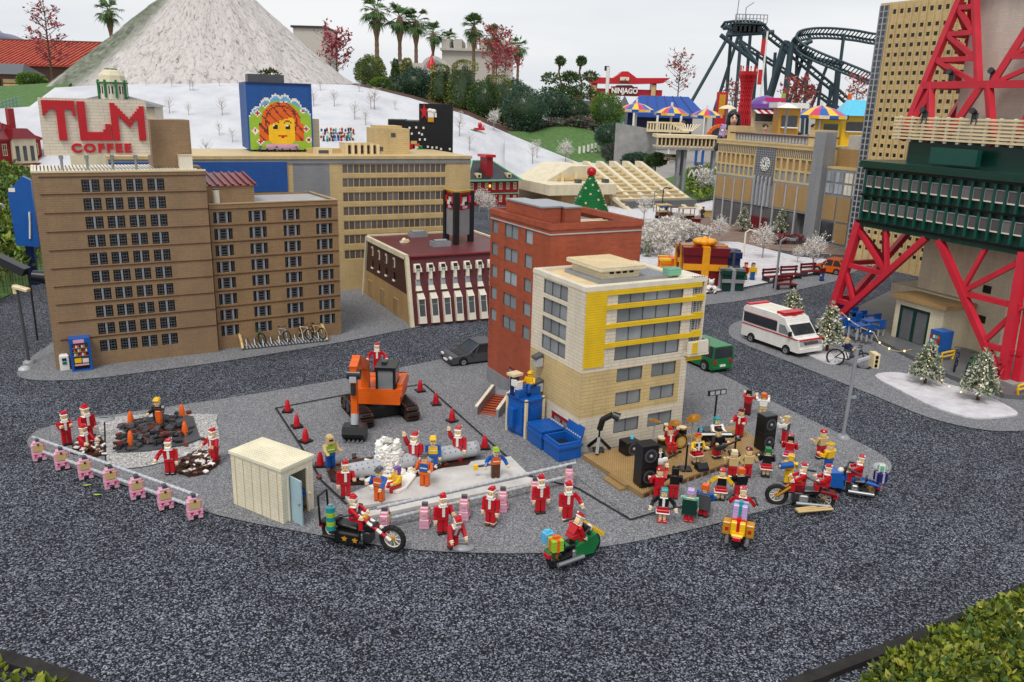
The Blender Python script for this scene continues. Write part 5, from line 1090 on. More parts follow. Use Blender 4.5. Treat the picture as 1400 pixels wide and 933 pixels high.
# pagoda roofs
for x0,x1,yb,yt,nm,lb in((772,812,138,124,'grey_roof_house','pale house with a grey hip roof behind the clipped shrubs'),(846,862,150,132,'pavilion','small green pavilion roof beside the blue tent')):
    p=AT((x0+x1)/2,yb,38);k=38/FOC;t=thing(nm,lb,'building',(p.x,38,p.z),0);h=(x1-x0)/2*k;m=MB();m.box(-h*.8,h*.8,0,2*h,-3,0,'plaster' if x0<800 else 'mint');m.build('wall',t);m=MB();m.add([(-h,-.3,0),(h,-.3,0),(h,2*h+.3,0),(-h,2*h+.3,0),(0,h,(yb-yt)*k)],[(0,1,4),(1,2,4),(2,3,4),(3,0,4)],'gray' if x0<800 else 'dark_gray');m.build('roof',t)
p=AT(788.5,137,37.3);m=MB();m.box(-.12,.12,0,.1,0,.25,'red');m.build('red_marker',None,'small red box on the grey roof before the gate','box',loc=p)
# blue tent
Yt=33;k=Yt/FOC;p=AT(865,176,Yt);t=thing('blue_tent','wide blue tent roof behind the striped parasols','tent',(p.x,Yt,p.z),0);w=95*k;z0,z1,zr=0,20*k,43*k
m=MB();m.add([(0,0,z1),(w,0,z1),(w-14*k,1.6,zr),(14*k,1.6,zr),(0,3.2,z1),(w,3.2,z1)],[(0,1,2,3),(3,2,5,4),(1,5,2),(0,3,4)],'canvas_blue');m.box(0,w,-.02,0,z1-5*k,z1,'canvas_blue')
for i in range(1,6):m.beam((w*i/6,-.02,z1),(14*k+(w-28*k)*i/6,1.6,zr+.01),.03,.03,'dark_blue')
m.build('canopy',t);m=MB();m.box(.05,w-.05,2.2,3.1,-1,z1,'dark_blue');m.build('back_wall',t)
for i in range(4):m=MB();m.cyl((w*i/3*.98+.02,0,-1.2),(w*i/3*.98+.02,0,z1),.05,'white',n=6);m.build('pole',t)
# striped parasols
cols4=['magenta','blue','yellow','cream']
def parasol(x,y,Y,wpx,label,sh=0):
    p=AT(x,y,Y);k=Y/FOC;r=wpx/2*k;h=r*.4;t=thing('parasol',label,'parasol',(p.x,Y,p.z-2.0),0,'striped parasols on the terrace');m=MB();n=16
    for i in range(n):
        a0,a1=2*PI*(i+sh)/n,2*PI*(i+1+sh)/n;c=['magenta','blue','yellow','magenta','blue','yellow'][(i//1)%3];A_=lambda a,f,z:(r*f*math.cos(a),r*f*math.sin(a),z)
        m.add([A_(a0,1,2.0),A_(a1,1,2.0),A_(a1,.55,2.0+h*.62),A_(a0,.55,2.0+h*.62),(0,0,2+h)],[(0,1,2,3),(3,2,4)],c);m.add([A_(a0,1,2.0),A_(a1,1,2.0),A_(a1,1.0,2.0-r*.13),A_(a0,1.0,2.0-r*.13)],[(0,3,2,1)],['yellow','cream','blue'][(i//1)%3])
    m.build('canopy',t);m=MB();m.cyl((0,0,0),(0,0,2+h+.1),.035,'white',n=6);m.build('pole',t);return t
parasol(870,150,25,46,'striped parasol nearest the red gate');parasol(918,155,25,46,'striped parasol in front of the middle of the blue tent',1);parasol(966,158,25,42,'striped parasol just left of the red hourglass tower',2)
parasol(1122,158,25,66,'largest striped parasol, in front of the yellow kiosk',1);parasol(1170,157,27,40,'striped parasol touching the sand coloured high rise',2)
# red hourglass tower
p=AT(1016,172,14);k=14/FOC;b=Vector((p.x,14,0));t=thing('hourglass_tower','red lattice hourglass tower with a crown of spikes behind the station','tower',b,0)
zz=lambda y:HT(b,y);m=MB();nn=20;prof=[(15*k,0),(9*k,zz(165)),(7*k,zz(135)),(8*k,zz(118)),(11*k,zz(103))]
for i in range(nn):
    for s in(-1,1):
        pts=[]
        for j,(r,z)in enumerate(prof):a=2*PI*i/nn+s*j*.5;pts.append((r*math.cos(a),r*math.sin(a),z))
        m.tube(pts,.008,'red',n=4)
m.lathe([(r*.86,z)for r,z in prof],'blood_red',n=16);m.lathe([(11.5*k,zz(103)),(12*k,zz(98))],'red',n=16)
m.build('lattice',t);m=MB()
for i in range(12):a=2*PI*i/12;m.cyl((10*k*math.cos(a),10*k*math.sin(a),zz(98)),(10.5*k*math.cos(a),10.5*k*math.sin(a),zz(94 if i%2 else 90)),.012,'cream' if i%2 else 'red',n=4)
m.build('crown',t)
# kiosks and booths
def booth(name,label,x0,x1,yb,yt,Y,wall,roof,d=.6,aw=None,rh=0):
    p=AT(x0,yb,Y);k=Y/FOC;w=(x1-x0)*k;h=(yb-yt)*k;t=thing(name,label,'kiosk',(p.x,Y,p.z),0);m=MB();m.box(0,w,0,d,-1.5,h,wall);m.build('wall',t)
    m=MB();m.box(w*.12,w*.88,-.03,0,h*.25,h*.7,'glass_dark');m.box(w*.1,w*.9,-.12,0,h*.2,h*.25,'white');m.build('counter',t)
    m=MB()
    if rh:m.add([(-.2,-.3,h),(w+.2,-.3,h),(w+.2,d,h),(-.2,d,h),(w*.15,d*.4,h+rh*k),(w*.85,d*.4,h+rh*k)],[(0,1,5,4),(1,2,5),(2,3,4,5),(3,0,4)],roof)
    else:m.box(-.15,w+.15,-.2,d,h,h+.14,roof)
    if aw:
        n=10
        for i in range(n):m.add([(w*i/n,-.02,h*.98),(w*(i+1)/n,-.02,h*.98),(w*(i+1)/n,-.7,h*.72),(w*i/n,-.7,h*.72)],[(3,2,1,0)],aw if i%2 else 'white')
    m.build('roof',t);return t
t=booth('striped_kiosk','kiosk with purple domed roof and red striped awning',1026,1070,172,150,28,'cream','purple',aw='red');k=28/FOC
m=MB();m.lathe([(20*k,0),(19*k,4*k),(13*k,10*k),(.05,13*k)],'purple',n=20,c=(22*k,.5,22*k+.1));m.build('dome',t);m=MB();m.bx((22*k,-.6,22*k+.28),(26*k,.05,5*k),'magenta');m.build('name_board',t)
booth('yellow_booth','yellow and orange booth under a white parasol',1063,1090,182,150,24,'gold','white')
booth('yellow_kiosk','yellow kiosk with turquoise roof beside the high rise',1150,1190,186,160,26,'yellow','sky_cyan',rh=20)
t=booth('green_shade_kiosk','small booth with a dark green window behind the station roof',1122,1146,184,165,25,'bright_yellow','dark_green')
p=AT(985,162,30);k=30/FOC;t=thing('totem_board','yellow and red upright board beside the coaster legs','sign',(p.x-.1,30,p.z-1),0);m=MB();m.box(-6*k+.1,6*k+.1,0,.2,0,1+33*k,'red');m.box(-4*k+.1,4*k+.1,-.03,0,1+4*k,1+30*k,'gold');m.build('board',t)
for i,(x,yt,c1,c2,lb)in enumerate(((1068,130,'lime','purple','green and purple striped mast by the coaster'),(1158,132,'orange','purple','orange and purple striped mast by the yellow kiosk'))):
    p=AT(x,160,32);k=32/FOC;t=thing('striped_mast',lb,'mast',(p.x,32,p.z-1),0);m=MB()
    for j in range(8):m.cyl((0,0,j*.23),(0,0,(j+1)*.23),.08,c1 if j%2 else c2,n=8)
    m.build('pole',t)
p=AT(1038,150,36);t=thing('banner_mast','thin mast with red hanging banners behind the striped kiosk','mast',(p.x,36,p.z-1),0);m=MB();m.cyl((0,0,0),(0,0,4.1),.04,'white',n=6);m.build('pole',t)
for z in(2.0,3.2):m=MB();m.box(-.2,-.02,-.02,.02,z,z+.6,'red');m.build('banner',t)
t=thing('patio_parasol','plain white parasol in front of the yellow booth','parasol',AT(1074,176,22)-Vector((0,0,.6)),0);k=22/FOC;m=MB();m.lathe([(14*k,.6+26*k),(9*k,.6+29*k),(.02,.6+32*k)],'white',n=14);m.build('canopy',t);m=MB();m.cyl((0,0,0),(0,0,.6+31*k),.03,'gray',n=6);m.build('pole',t)
t=thing('patio_parasol','cream parasol beside the red and yellow totem board','parasol',AT(992,176,24)-Vector((0,0,.6)),0);k=24/FOC;m=MB();m.lathe([(12*k,.6+25*k),(8*k,.6+28*k),(.02,.6+30*k)],'cream',n=14);m.build('canopy',t);m=MB();m.cyl((0,0,0),(0,0,.6+29*k),.03,'gray',n=6);m.build('pole',t)
p=AT(968,186,20);k=20/FOC;t=thing('orange_arch','grey booth with a rounded orange arch beside the woman','booth',(p.x,20,p.z-.3),0);m=MB()
for i in range(10):a0,a1=PI*i/10,PI*(i+1)/10;m.beam((14*k+13*k*math.cos(a0),0,.3+13*k*math.sin(a0)),(14*k+13*k*math.cos(a1),0,.3+13*k*math.sin(a1)),.1,.5*k*8,'orange')
m.cyl((14*k,.1,.3),(14*k,.3,.3),12*k,'dark_gray',n=20);m.build('arch',t)
# pale building with lattice, concrete wall, footbridge
t=thing('concrete_wall','plain grey concrete wall below the blue tent','wall',G(842,232),0);p=AT(842,168,17);q=AT(899,178,16.4);k=17/FOC;t.location=(p.x,17,0);m=MB()
m.add([(0,0,0),(q.x-p.x,q.y-p.y,0),(q.x-p.x,q.y-p.y,q.z-.0),(0,0,p.z)],[(0,1,2,3)],'concrete');m.add([(0,0,p.z),(q.x-p.x,q.y-p.y,q.z),(q.x-p.x,q.y-p.y+.3,q.z),(0,.3,p.z)],[(0,1,2,3)],'concrete');m.build('wall_face',t)
Yb=15.2;k=Yb/FOC;p=AT(898,204,Yb);q=AT(981,196,Yb);t=thing('footbridge','cream covered footbridge with square windows on grey posts','bridge',(p.x,Yb,p.z),0);w=q.x-p.x;z0=5*k;m=MB()
m.box(0,w,0,.5,0,3*k,'gray');m.box(0,w,.02,.5,3*k,5*k,'cream');m.box(-.02,w+.02,-.02,.5,15*k,19*k,'cream');m.box(0,w,.1,.45,5*k,15*k,'glass_smoke')
for i in range(15):m.box(w*i/15-.0,w*i/15+.018,.0,.1,5*k,15*k,'cream')
m.build('gallery',t)
for x in(.38,.48,.97):m=MB();m.box(w*x,w*x+.05,.1,.3,-p.z,0,'gray');m.build('post',t)
p=AT(884,178,16.2);k=16.2/FOC;t=thing('lattice_roof','cream model roof with lattice sides beside the footbridge','roof',(p.x,16.2,p.z),rad(-8));m=MB()
for i in range(12):m.box(i*.055,i*.055+.03,0,.03,0,9*k,'cream')
m.box(0,.67,-.005,.035,9*k,11*k,'cream');m.box(0,.8,-.005,.7,-2*k,0,'cream')
for i in range(10):m.beam((.68+i*.02,.05,0),(.5+i*.06,.6,8*k),.02,.02,'cream')
m.build('lattice',t)
# woman with phone and a lying child-sized visitor
def visitor(name,label,x,y_eye,Y,hgt,top,hair=True,phone=False):
    p=AT(x,y_eye,Y);z0=p.z-hgt*.93;t=thing(name,label,'person',(p.x,Y,z0),0);s=hgt/1.7
    m=MB();m.T=Matrix.Scale(s,4);prof=[(.10,.02),(.12,.1),(.13,.5),(.17,.85),(.16,1.02),(.19,1.25),(.20,1.36),(.10,1.44),(.055,1.47),(.058,1.5)]
    m.lathe(prof[:-3],top,n=14,sy=.68);m.lathe([(.19,1.34),(.10,1.43),(.055,1.46)],top,n=14,sy=.68);m.cyl((0,0,1.42),(0,-.01,1.54),.05,'skin_tone',n=10)
    m.ball((0,-.015,1.595),(.07,.09,.105),'skin_tone',n=14,m=10);m.ball((0,-.108,1.585),(.014,.018,.022),'skin_tone',n=8)
    for sx in(-1,1):m.ball((sx*.028,-.098,1.612),(.014,.008,.007),'hair_black');m.box(sx*.028-.018,sx*.028+.018,-.104,-.09,1.630,1.635,'hair_black');m.ball((sx*.076,0,1.6),(.012,.025,.035),'skin_tone')
    m.ball((0,-.098,1.545),(.024,.01,.008),'red')
    if phone:
        m.tube([(-.17,0,1.34),(-.26,-.12,1.12),(-.22,-.34,1.32)],.045,top,n=8);m.ball((-.215,-.37,1.36),(.035,.03,.05),'skin_tone')
        for i in range(4):m.tube([(-.235,-.385,1.35+i*.02),(-.20,-.41,1.355+i*.02),(-.178,-.395,1.357+i*.02)],.009,'skin_tone',n=5)
        m.tube([(-.2,-.37,1.38),(-.19,-.39,1.43)],.011,'skin_tone',n=5)
        m.tube([(.17,0,1.34),(.24,-.08,1.1),(.02,-.3,1.2)],.045,top,n=8);m.ball((0,-.32,1.22),(.035,.03,.04),'skin_tone')
    else:
        for sx in(-1,1):m.tube([(sx*.18,0,1.34),(sx*.24,-.02,1.08),(sx*.2,-.12,.85)],.045,top,n=8);m.ball((sx*.2,-.14,.82),(.03,.03,.05),'skin_tone')
    m.build('body',t);m=MB();m.T=Matrix.Scale(s,4)
    m.ball((0,.022,1.645),(.09,.105,.098),'hair_black',n=14,m=10)
    for sx in(-1,1):m.ball((sx*.045,-.062,1.668),(.044,.036,.034),'hair_black',n=10)
    if hair:
        for sx in(-1,1):m.tube([(sx*.072,-.04,1.66),(sx*.088,-.035,1.5),(sx*.095,-.05,1.33)],.034,'hair_black',n=8)
        m.ball((0,.08,1.5),(.1,.05,.17),'hair_black')
    m.build('hair',t);return t
visitor('person','woman with long black hair raising a smartphone behind the station',1002,164.5,12.7,1.56,'charcoal',phone=True)
m=MB();m.bx((0,0,0),(.085,.012,.17),'lavender',rz=0,ry=8,ch=.008);m.bx((.004,.007,0),(.075,.002,.155),'glass_dark',ry=8);m.cyl((-.005,-.0065,.0),(-.005,-.009,.0),.03,'dark_blue',n=14);m.cyl((-.005,-.0092,.0),(-.005,-.011,.0),.022,'white',n=14);m.ball((-.03,-.008,.06),.008,'black')
m.build('smartphone',None,'lavender smartphone with a round badge in the woman\'s hand','phone',loc=AT(988,178,12.3))
visitor('person','visitor with dark hair under the middle striped parasol',934,172,20,1.25,'black',hair=False)
for x,y,c,lb in((1022,178,'dark_blue','visitor in dark blue near the hourglass tower'),(1088,172,'charcoal','visitor in dark coat before the yellow booth'),(1112,176,'brown','visitor in brown jacket under the largest parasol'),(1128,172,'dark_gray','visitor in grey coat under the largest parasol'),(1183,178,'red','visitor in red top at the yellow kiosk'),(1046,176,'red','visitor in red top before the striped awning')):
    visitor('person',lb,x,y,27,1.6,c,hair=False)
# ---- roller coaster
CY=60
def cp(x,y,Y=CY):return AT(x,y,Y)
CO=thing('roller_coaster','dark teal roller coaster with a tall lift hill and curved track','ride',(cp(1080,160).x,CY,cp(1080,160).z),0);o0=Vector(CO.location)
def ctube(name,groups,r,mat='coaster_paint',n=8):
    m=MB()
    for pts in groups:m.tube([p-o0 for p in pts],r,mat,n=n)
    return m.build(name,CO)
sup=[((1000,32),(993,55),(945,140)),((1000,40),(992,150)),((1010,48),(977,150)),((1014,40),(1004,162)),((1036,72),(1028,160)),((1076,56),(1044,165)),((1082,58),(1070,168)),((1108,46),(1076,150)),((1112,76),(1082,160)),((1106,82),(1098,160)),((1154,46),(1140,158)),((1150,90),(1128,155)),((1146,96),(1140,158)),((1123,108),(1118,150)),((1060,72),(1052,165)),((1070,60),(1040,165)),((1090,72),(1086,165)),((1130,92),(1104,160)),((1044,40),(1048,160)),((1136,116),(1132,160)),((1026,46),(1016,165))]
for i,pts in enumerate(sup):
    Yk=CY+(i%3)*1.5;pts=list(pts);lx,ly=pts[-1];ctube('support',[[cp(x,y,Yk)for x,y in pts]+[cp(lx-1.5,ly+24,Yk)]],.12 if i not in(5,12,6)else.22)
ctube('brace',[[cp(985,48),cp(1035,87)],[cp(993,48),cp(1058,44)],[cp(1012,58),cp(1030,82)],[cp(1076,62),cp(1112,76)],[cp(1100,78),cp(1152,88)],[cp(1088,66),cp(1110,56)],[cp(990,36),cp(1012,45)],[cp(1000,45),cp(1016,42)]],.15)
def track(name,px,Yf,r=.09,gap=1.1,tie=5):
    m=MB();P_=[cp(x,y,Yf(i/(len(px)-1)))for i,(x,y)in enumerate(px)];pts=[]
    for i in range(len(P_)-1):
        p0,p1,p2,p3=P_[max(0,i-1)],P_[i],P_[i+1],P_[min(len(P_)-1,i+2)]
        for s in range(tie):u=s/tie;pts.append(.5*((2*p1)+(p2-p0)*u+(2*p0-5*p1+4*p2-p3)*u*u+(3*p1-p0-3*p2+p3)*u**3))
    pts.append(P_[-1]);off=Vector((0,-.35,.0));dn=Vector((0,0,-gap*.6))
    for d,rr in((Vector((0,0,0)),r),(dn,r*1.0),(dn*.5+Vector((0,.8,0)),r)):m.tube([p+d-o0 for p in pts],rr,'coaster_paint',n=6)
    for p in pts:m.tube([p-o0,p+dn*.5+Vector((0,.8,0))-o0,p+dn-o0],r*.6,'coaster_paint',n=4)
    return m.build(name,CO)
track('track',[(990,31),(1010,29),(1034,30),(1044,34),(1054,45),(1080,66),(1110,92),(1140,117),(1166,140),(1180,150)],lambda t:CY+2*t,r=.1,gap=.7,tie=5)
track('track',[(1240,48),(1200,47),(1170,42),(1140,39),(1112,39),(1094,43),(1089,51),(1097,60),(1116,70),(1145,82),(1175,94),(1200,104),(1240,116)],lambda t:CY+3-6*t,tie=6)
track('track',[(1012,55),(1028,66),(1050,80),(1075,96),(1100,114),(1128,132),(1150,150)],lambda t:CY+5,r=.09,gap=.45,tie=5)
m=MB();a=cp(1003,23)-o0;b=cp(1046,24)-o0;m.box(a.x,b.x,-.6,.6,a.z-.5,a.z-.42,'coaster_paint')
for i in range(10):x=a.x+(b.x-a.x)*i/9;m.cyl((x,-.6,a.z-.4),(x,-.6,a.z+.1),.03,'steel',n=4)
m.beam((a.x,-.6,a.z+.1),(b.x,-.6,a.z+.1),.05,.05,'steel');m.beam((a.x,-.6,a.z-.15),(b.x,-.6,a.z-.15),.04,.04,'steel')
for i in range(6):x=a.x+(b.x-a.x)*(i+.6)/7;m.box(x-.22,x+.22,-.3,.3,a.z-.95,a.z-.6,'black')
m.cyl((a.x+.2,0,a.z-.4),(a.x+.3,0,a.z+2),.03,'steel',n=4);m.tube([(a.x+.8,0,a.z-.4),(a.x+.8,0,a.z+.6),(a.x+1.3,0,a.z+.95)],.03,'steel',n=4);m.build('platform',CO)
# ================================================================== TREES, HEDGES, SHRUBS
def palm(x,yb,yt,Y,label,lean=0.0):
    p=AT(x,yb,Y);k=Y/FOC;h=(yb-yt)*k;t=thing('palm_tree',label,'palm',(p.x,Y,p.z-1),0,'fan palms along the skyline');hc=h*.80+1;m=MB();R=h*.22;r0=h*.024
    ns=26
    pr=[(r0*1.25*(1-.35*i/ns)*(1.0 if i%2 else 1.14),(hc)*i/ns)for i in range(ns+1)];m.lathe(pr,'palm_bark',n=9);m.lathe([(r0*1.1,hc*.70),(r0*2.0,hc*.80),(r0*2.1,hc*.95),(r0*.8,hc*1.02)],'palm_bark',n=10);m.build('trunk',t)
    m=MB()
    for i in range(34):
        az=random.uniform(0,2*PI);el=random.uniform(-.75,1.35)if i>8 else random.uniform(-1.2,-.2);d=Vector((math.cos(az)*math.cos(el),math.sin(az)*math.cos(el),math.sin(el)));L1=R*random.uniform(.45,.65)
        b=Vector((0,0,hc));q=b+d*L1;m.tube([b,b+d*L1*.5+Vector((0,0,R*.05)),q],R*.014,'leaf_palm',n=4);s=d.cross(Vector((0,0,1)));
        if s.length<.1:s=Vector((1,0,0))
        s.normalize();nrm=s.cross(d)
        for j in range(11):
            a=(j-5)/5*1.25;e=(d*math.cos(a)+s*math.sin(a)).normalized();l=R*random.uniform(.5,.68)*(1-.18*abs(a));wd=s*math.cos(a)*R*.035-d*math.sin(a)*R*.035
            mid=q+e*l*.6;tip=q+e*l-Vector((0,0,l*random.uniform(.12,.45)))
            m.add([q-wd*.3,q+wd*.3,mid+wd,mid-wd,tip],[(0,1,2,3),(3,2,4)],'leaf_palm')
    m.build('crown',t);return t
for x,yb,yt,Y,lb in((516,112,4,58,'tallest fan palm, leftmost of the row'),(547,112,14,59,'fan palm second from the left of the row'),(569,112,20,59,'fan palm third from the left, right beside the second'),(592,110,38,62,'small fan palm above the red gnome hat'),(613,106,46,64,'shortest fan palm, left of the castle'),(647,112,28,58,'fan palm in front of the castle wall'),(674,120,42,57,'fan palm beside the red tree at the castle'),(707,125,57,52,'lone fan palm at the right end of the row'),(156,90,6,44,'fan palm half hidden behind the mountain flank')):
    palm(x,yb,yt,Y,lb)
def bush(name,label,x,yb,yt,wpx,Y,mats,n=2200,size=.06,cat='shrub',group=None,lump=26,taper=0,shell=.66,stem='bark'):
    p=AT(x,yb,Y);k=Y/FOC;rx=wpx/2*k;rz=(yb-yt)/2*k;t=thing(name,label,cat,(p.x,Y,p.z),0,group);m=MB()
    if taper:
        for i in range(5):f=(i+.5)/5;m.leaves((0,0,rz*2*f),(rx*(1-f*taper),rx*(1-f*taper),rz*.42),n//5,size,mats,shell=shell,lump=8)
    else:m.leaves((0,0,rz),(rx,rx*.9,rz),n,size,mats,shell=shell,lump=lump)
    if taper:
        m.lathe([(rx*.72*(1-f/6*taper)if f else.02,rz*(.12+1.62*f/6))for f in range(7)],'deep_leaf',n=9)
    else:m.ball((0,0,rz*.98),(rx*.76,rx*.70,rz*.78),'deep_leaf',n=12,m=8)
    m.build('foliage',t);m=MB();m.cyl((0,0,-.15),(0,0,rz),rx*.07,stem,n=6)
    for i in range(5):a=i*1.3;m.cyl((0,0,rz*.4),(rx*.6*math.cos(a),rx*.6*math.sin(a),rz*1.3),rx*.03,stem,n=5)
    m.build('stem',t);return t
G1='evergreen shrubs on the bank'
bl=[('conifer','tall pointed dark conifer at the left end of the bank',541,132,90,26,26,['leaf_conifer'],.8),('shrub','rounded dark blue green shrub beside the pointed conifer',568,134,96,42,25,['leaf_blue'],0),('conifer','slim pale green conifer behind the blue shrub',556,118,86,26,28,['leaf_gold'],.6),('conifer','broad conifer with golden tips left of centre on the bank',603,142,96,34,24.5,['leaf_conifer','leaf_gold'],.25),('conifer','large conifer with golden tips below the castle',632,158,93,42,24,['leaf_conifer','leaf_gold'],.2),('shrub','dense green shrub below the red tree',663,168,112,38,23.5,['leaf_conifer'],0),('conifer','golden tipped conifer at the right of the red tree',682,172,112,32,23.5,['leaf_conifer','leaf_gold'],.2),('shrub','big dark rounded shrub nearest the lawn edge',717,180,122,52,22,['leaf_blue'],0),('shrub','dark shrub behind the big rounded one',700,150,112,34,25,['leaf_blue','leaf_conifer'],0),('shrub','grey green clipped shrub with a domed top',757,162,124,33,23.5,['leaf_blue'],0),('shrub','low dark clipped ball shrub left of the bright thuja',786,168,138,34,23.6,['leaf_blue','leaf_conifer'],0),('thuja','bright green egg shaped thuja',827,180,131,41,22.4,['leaf_bright'],0),('shrub','dark ball shrub right below the bright thuja',831,198,171,30,19.4,['leaf_blue'],0),('shrub','small dark shrub against the concrete wall',850,198,176,20,17.5,['leaf_blue'],0),('shrub','low dark spreading shrub at the lawn foot',845,220,196,42,18,['leaf_blue','leaf_heather'],0),('shrub','pale grey green shrub beside the footbridge steps',870,226,210,36,16.5,['leaf_blue'],0),('shrub','small shrub under the footbridge',896,224,210,26,15.8,['leaf_conifer'],0),('shrub','leafy green bush left of the palms',500,112,84,24,40,['leaf_conifer'],0),('shrub','light green bush right of the grey block',508,116,80,32,38,['leaf_conifer','leaf_gold'],0),('shrub','bright green bush at the foot of the tallest palm',526,126,108,34,27,['leaf_bright'],0),('hedge','clipped green hedge in front of the tiled building',44,118,102,34,26,['leaf_bright'],0)]
for nm,lb,x,yb,yt,wp,Y,mats,tp in bl:
    wp*=1.2;bush(nm,lb,x,yb+4,yt,wp,Y,mats,n=int(3400*(wp/34)**1.5)+800,size=.042*Y/24,group=G1,taper=tp,cat={'conifer':'conifer','thuja':'thuja','hedge':'hedge'}.get(nm,'shrub'))
for i,(x,y,wp)in enumerate(((742,178,34),(765,175,34),(792,172,30),(812,178,32),(724,186,24))):
    bush('heather',['heather clump at the upper edge of the lawn','middle heather clump below the clipped dome shrub','heather clump under the low ball shrub','heather clump left of the thuja foot','heather clump beside the big dark shrub'][i],x,y,y-12,wp,22.6-.1*i,['leaf_heather'],n=500,size=.06,group='heather along the lawn')
def redtree(name,label,x,yb,yt,wpx,Y,mats,n,bare=True,size=.14):
    p=AT(x,yb,Y);k=Y/FOC;h=(yb-yt)*k;rx=wpx/2*k;t=thing(name,label,'tree',(p.x,Y,p.z),0);m=MB();tips=[]
    m.cyl((0,0,-.5),(0,0,h),h*.018,'bark',r2=h*.004,n=6)
    for i in range(26):
        z=h*(.2+.75*i/26);a=i*2.4;l=rx*(1.05-.7*abs(z/h-.35))*random.uniform(.7,1.15);e=Vector((math.cos(a)*l,math.sin(a)*l,z+l*random.uniform(.3,.9)));m.cyl((0,0,z),e,h*.006,'bark',r2=h*.002,n=4);tips.append((Vector((0,0,z)),e))
        for j in range(3):f=random.uniform(.4,.9);s=Vector((0,0,z)).lerp(e,f);e2=s+Vector((random.gauss(0,1),random.gauss(0,1),abs(random.gauss(.6,.6))))*l*.25;m.cyl(s,e2,h*.003,'bark',n=3);tips.append((s,e2))
    m.build('trunk',t);m=MB()
    for _ in range(n):
        a,b=random.choice(tips);q=a.lerp(b,random.uniform(.3,1.05))+Vector((random.gauss(0,1),random.gauss(0,1),random.gauss(0,1)))*size*.5;m.leaves(q,(.01,.01,.01),1,size,mats)
    m.build('crown',t)
redtree('red_tree','thin tree with sparse crimson leaves before the tiled roof',72,112,16,58,30,['leaf_red'],420,size=.11)
redtree('red_tree','crimson leaved tree beside the grey block',461,112,48,44,40,['leaf_red'],520,size=.16)
redtree('red_tree','rust red tree in front of the castle right side',678,118,48,52,50,['leaf_red','leaf_rust'],650,size=.17)
redtree('red_tree','red leaved tree rising right behind the conifers',690,116,70,40,46,['leaf_red'],300,size=.17)
redtree('bare_tree','nearly bare tree with few pink leaves right of the red gate',926,140,80,44,44,['leaf_rust'],180,size=.16)
redtree('red_tree','rusty leaved tree below the coaster curve',1092,162,118,46,40,['leaf_rust'],500,size=.16)
redtree('bare_tree','thin pinkish tree near the end of the coaster drop',1168,156,112,40,48,['leaf_rust'],200,size=.18)
redtree('bare_tree','thin rusty tree beside the hourglass tower',1000,160,120,34,44,['leaf_rust'],160,size=.16)
for x,yb,yt,lb in((764,140,86,'cloud pruned pine with three round pads'),(792,140,86,'cloud pruned pine nearest the red gate')):
    p=AT(x,yb,34);k=34/FOC;t=thing('cloud_pine',lb,'pine',(p.x,34,p.z),0);h=(yb-yt)*k;m=MB();m.tube([(0,0,-.6),(.08,0,h*.4),(-.05,0,h*.7),(0,0,h)],.04,'bark',n=6);f=MB()
    for dx,z,r,g in((0,.95,.16,.16),(-.28,.55,.34,.2),(.3,.6,.3,.18),(.1,.3,.42,.2),(-.35,.22,.4,.2),(.5,.15,.36,.18)):
        m.cyl((0,0,h*z*.8),(dx*1.3,0,h*z),.02,'bark',n=5);f.leaves((dx*1.3,0,h*z),(r*1.1,r,g),420,.09,['leaf_conifer'],shell=.3)
    m.build('trunk',t);f.build('crown',t)
# hedges near the viewer: a bank of leaves over an uneven mound
def hedge(name,label,px,hgt,n,size,mats,twig=True,zb=0):
    pts=[G(x,y)for x,y in px];cx=sum(p.x for p in pts)/len(pts);cy=sum(p.y for p in pts)/len(pts);t=thing(name,label,'hedge',(cx,cy,0),0)
    x0,x1,y0,y1=min(p.x for p in pts),max(p.x for p in pts),min(p.y for p in pts),max(p.y for p in pts)
    def inside(x,y):
        c=False;j=len(pts)-1
        for i in range(len(pts)):
            a,b=pts[i],pts[j]
            if(a.y>y)!=(b.y>y)and x<(b.x-a.x)*(y-a.y)/(b.y-a.y)+a.x:c=not c
            j=i
        return c
    m=MB();s=MB();k=0
    while k<n:
        x,y=random.uniform(x0,x1),random.uniform(y0,y1)
        if not inside(x,y):continue
        k+=1;top=hgt*(.8+.35*noise.noise(Vector((x*5,y*5,0)))+.2*noise.noise(Vector((x*17,y*17,2))));z=top*random.uniform(.35,1)**.4
        a=Vector((random.gauss(0,.8),random.gauss(0,.8),random.uniform(.1,1.1))).normalized();b=a.cross(Vector((random.uniform(-1,1),random.uniform(-1,1),.2))).normalized();l=size*random.choice((.55,.8,1,1,1.2,1.5))*random.uniform(.8,1.2);p=Vector((x-cx,y-cy,z));nn=a.cross(b)
        m.add([p,p-b*l*.28+a*l*.45+nn*l*.06,p+a*l*.5,p+b*l*.28+a*l*.45+nn*l*.06,p+a*l],[(0,2,4,1),(0,3,4,2)],random.choice(mats))
        if twig and k%9==0:s.cyl((x-cx,y-cy,0),p,size*.05,'bark',n=3)
    m.build('foliage',t)
    if s.v:s.build('twigs',t)
hedge('hedge','yellow green leafy hedge in the near right corner',[(1205,936),(1290,888),(1340,862),(1420,828),(1480,850),(1500,990),(1150,990)],.105,18000,.021,['leaf_hedge','leaf_hedge','leaf_hedge','leaf_hedge_dark','leaf_hedge_dark','leaf_conifer','leaf_hedge','leaf_gold'])
hedge('hedge','leafy green hedge behind the left lamp post',[(-240,330),(-60,300),(40,290),(60,330),(58,378),(40,400),(-60,436),(-260,480)],.33,14000,.045,['leaf_hedge','leaf_hedge_dark','leaf_bright'])
hedge('hedge','darker clipped hedge at the left edge near the blue panel',[(-160,262),(30,250),(52,262),(52,292),(30,300),(-160,318)],.40,6000,.06,['leaf_hedge_dark','leaf_bright'])
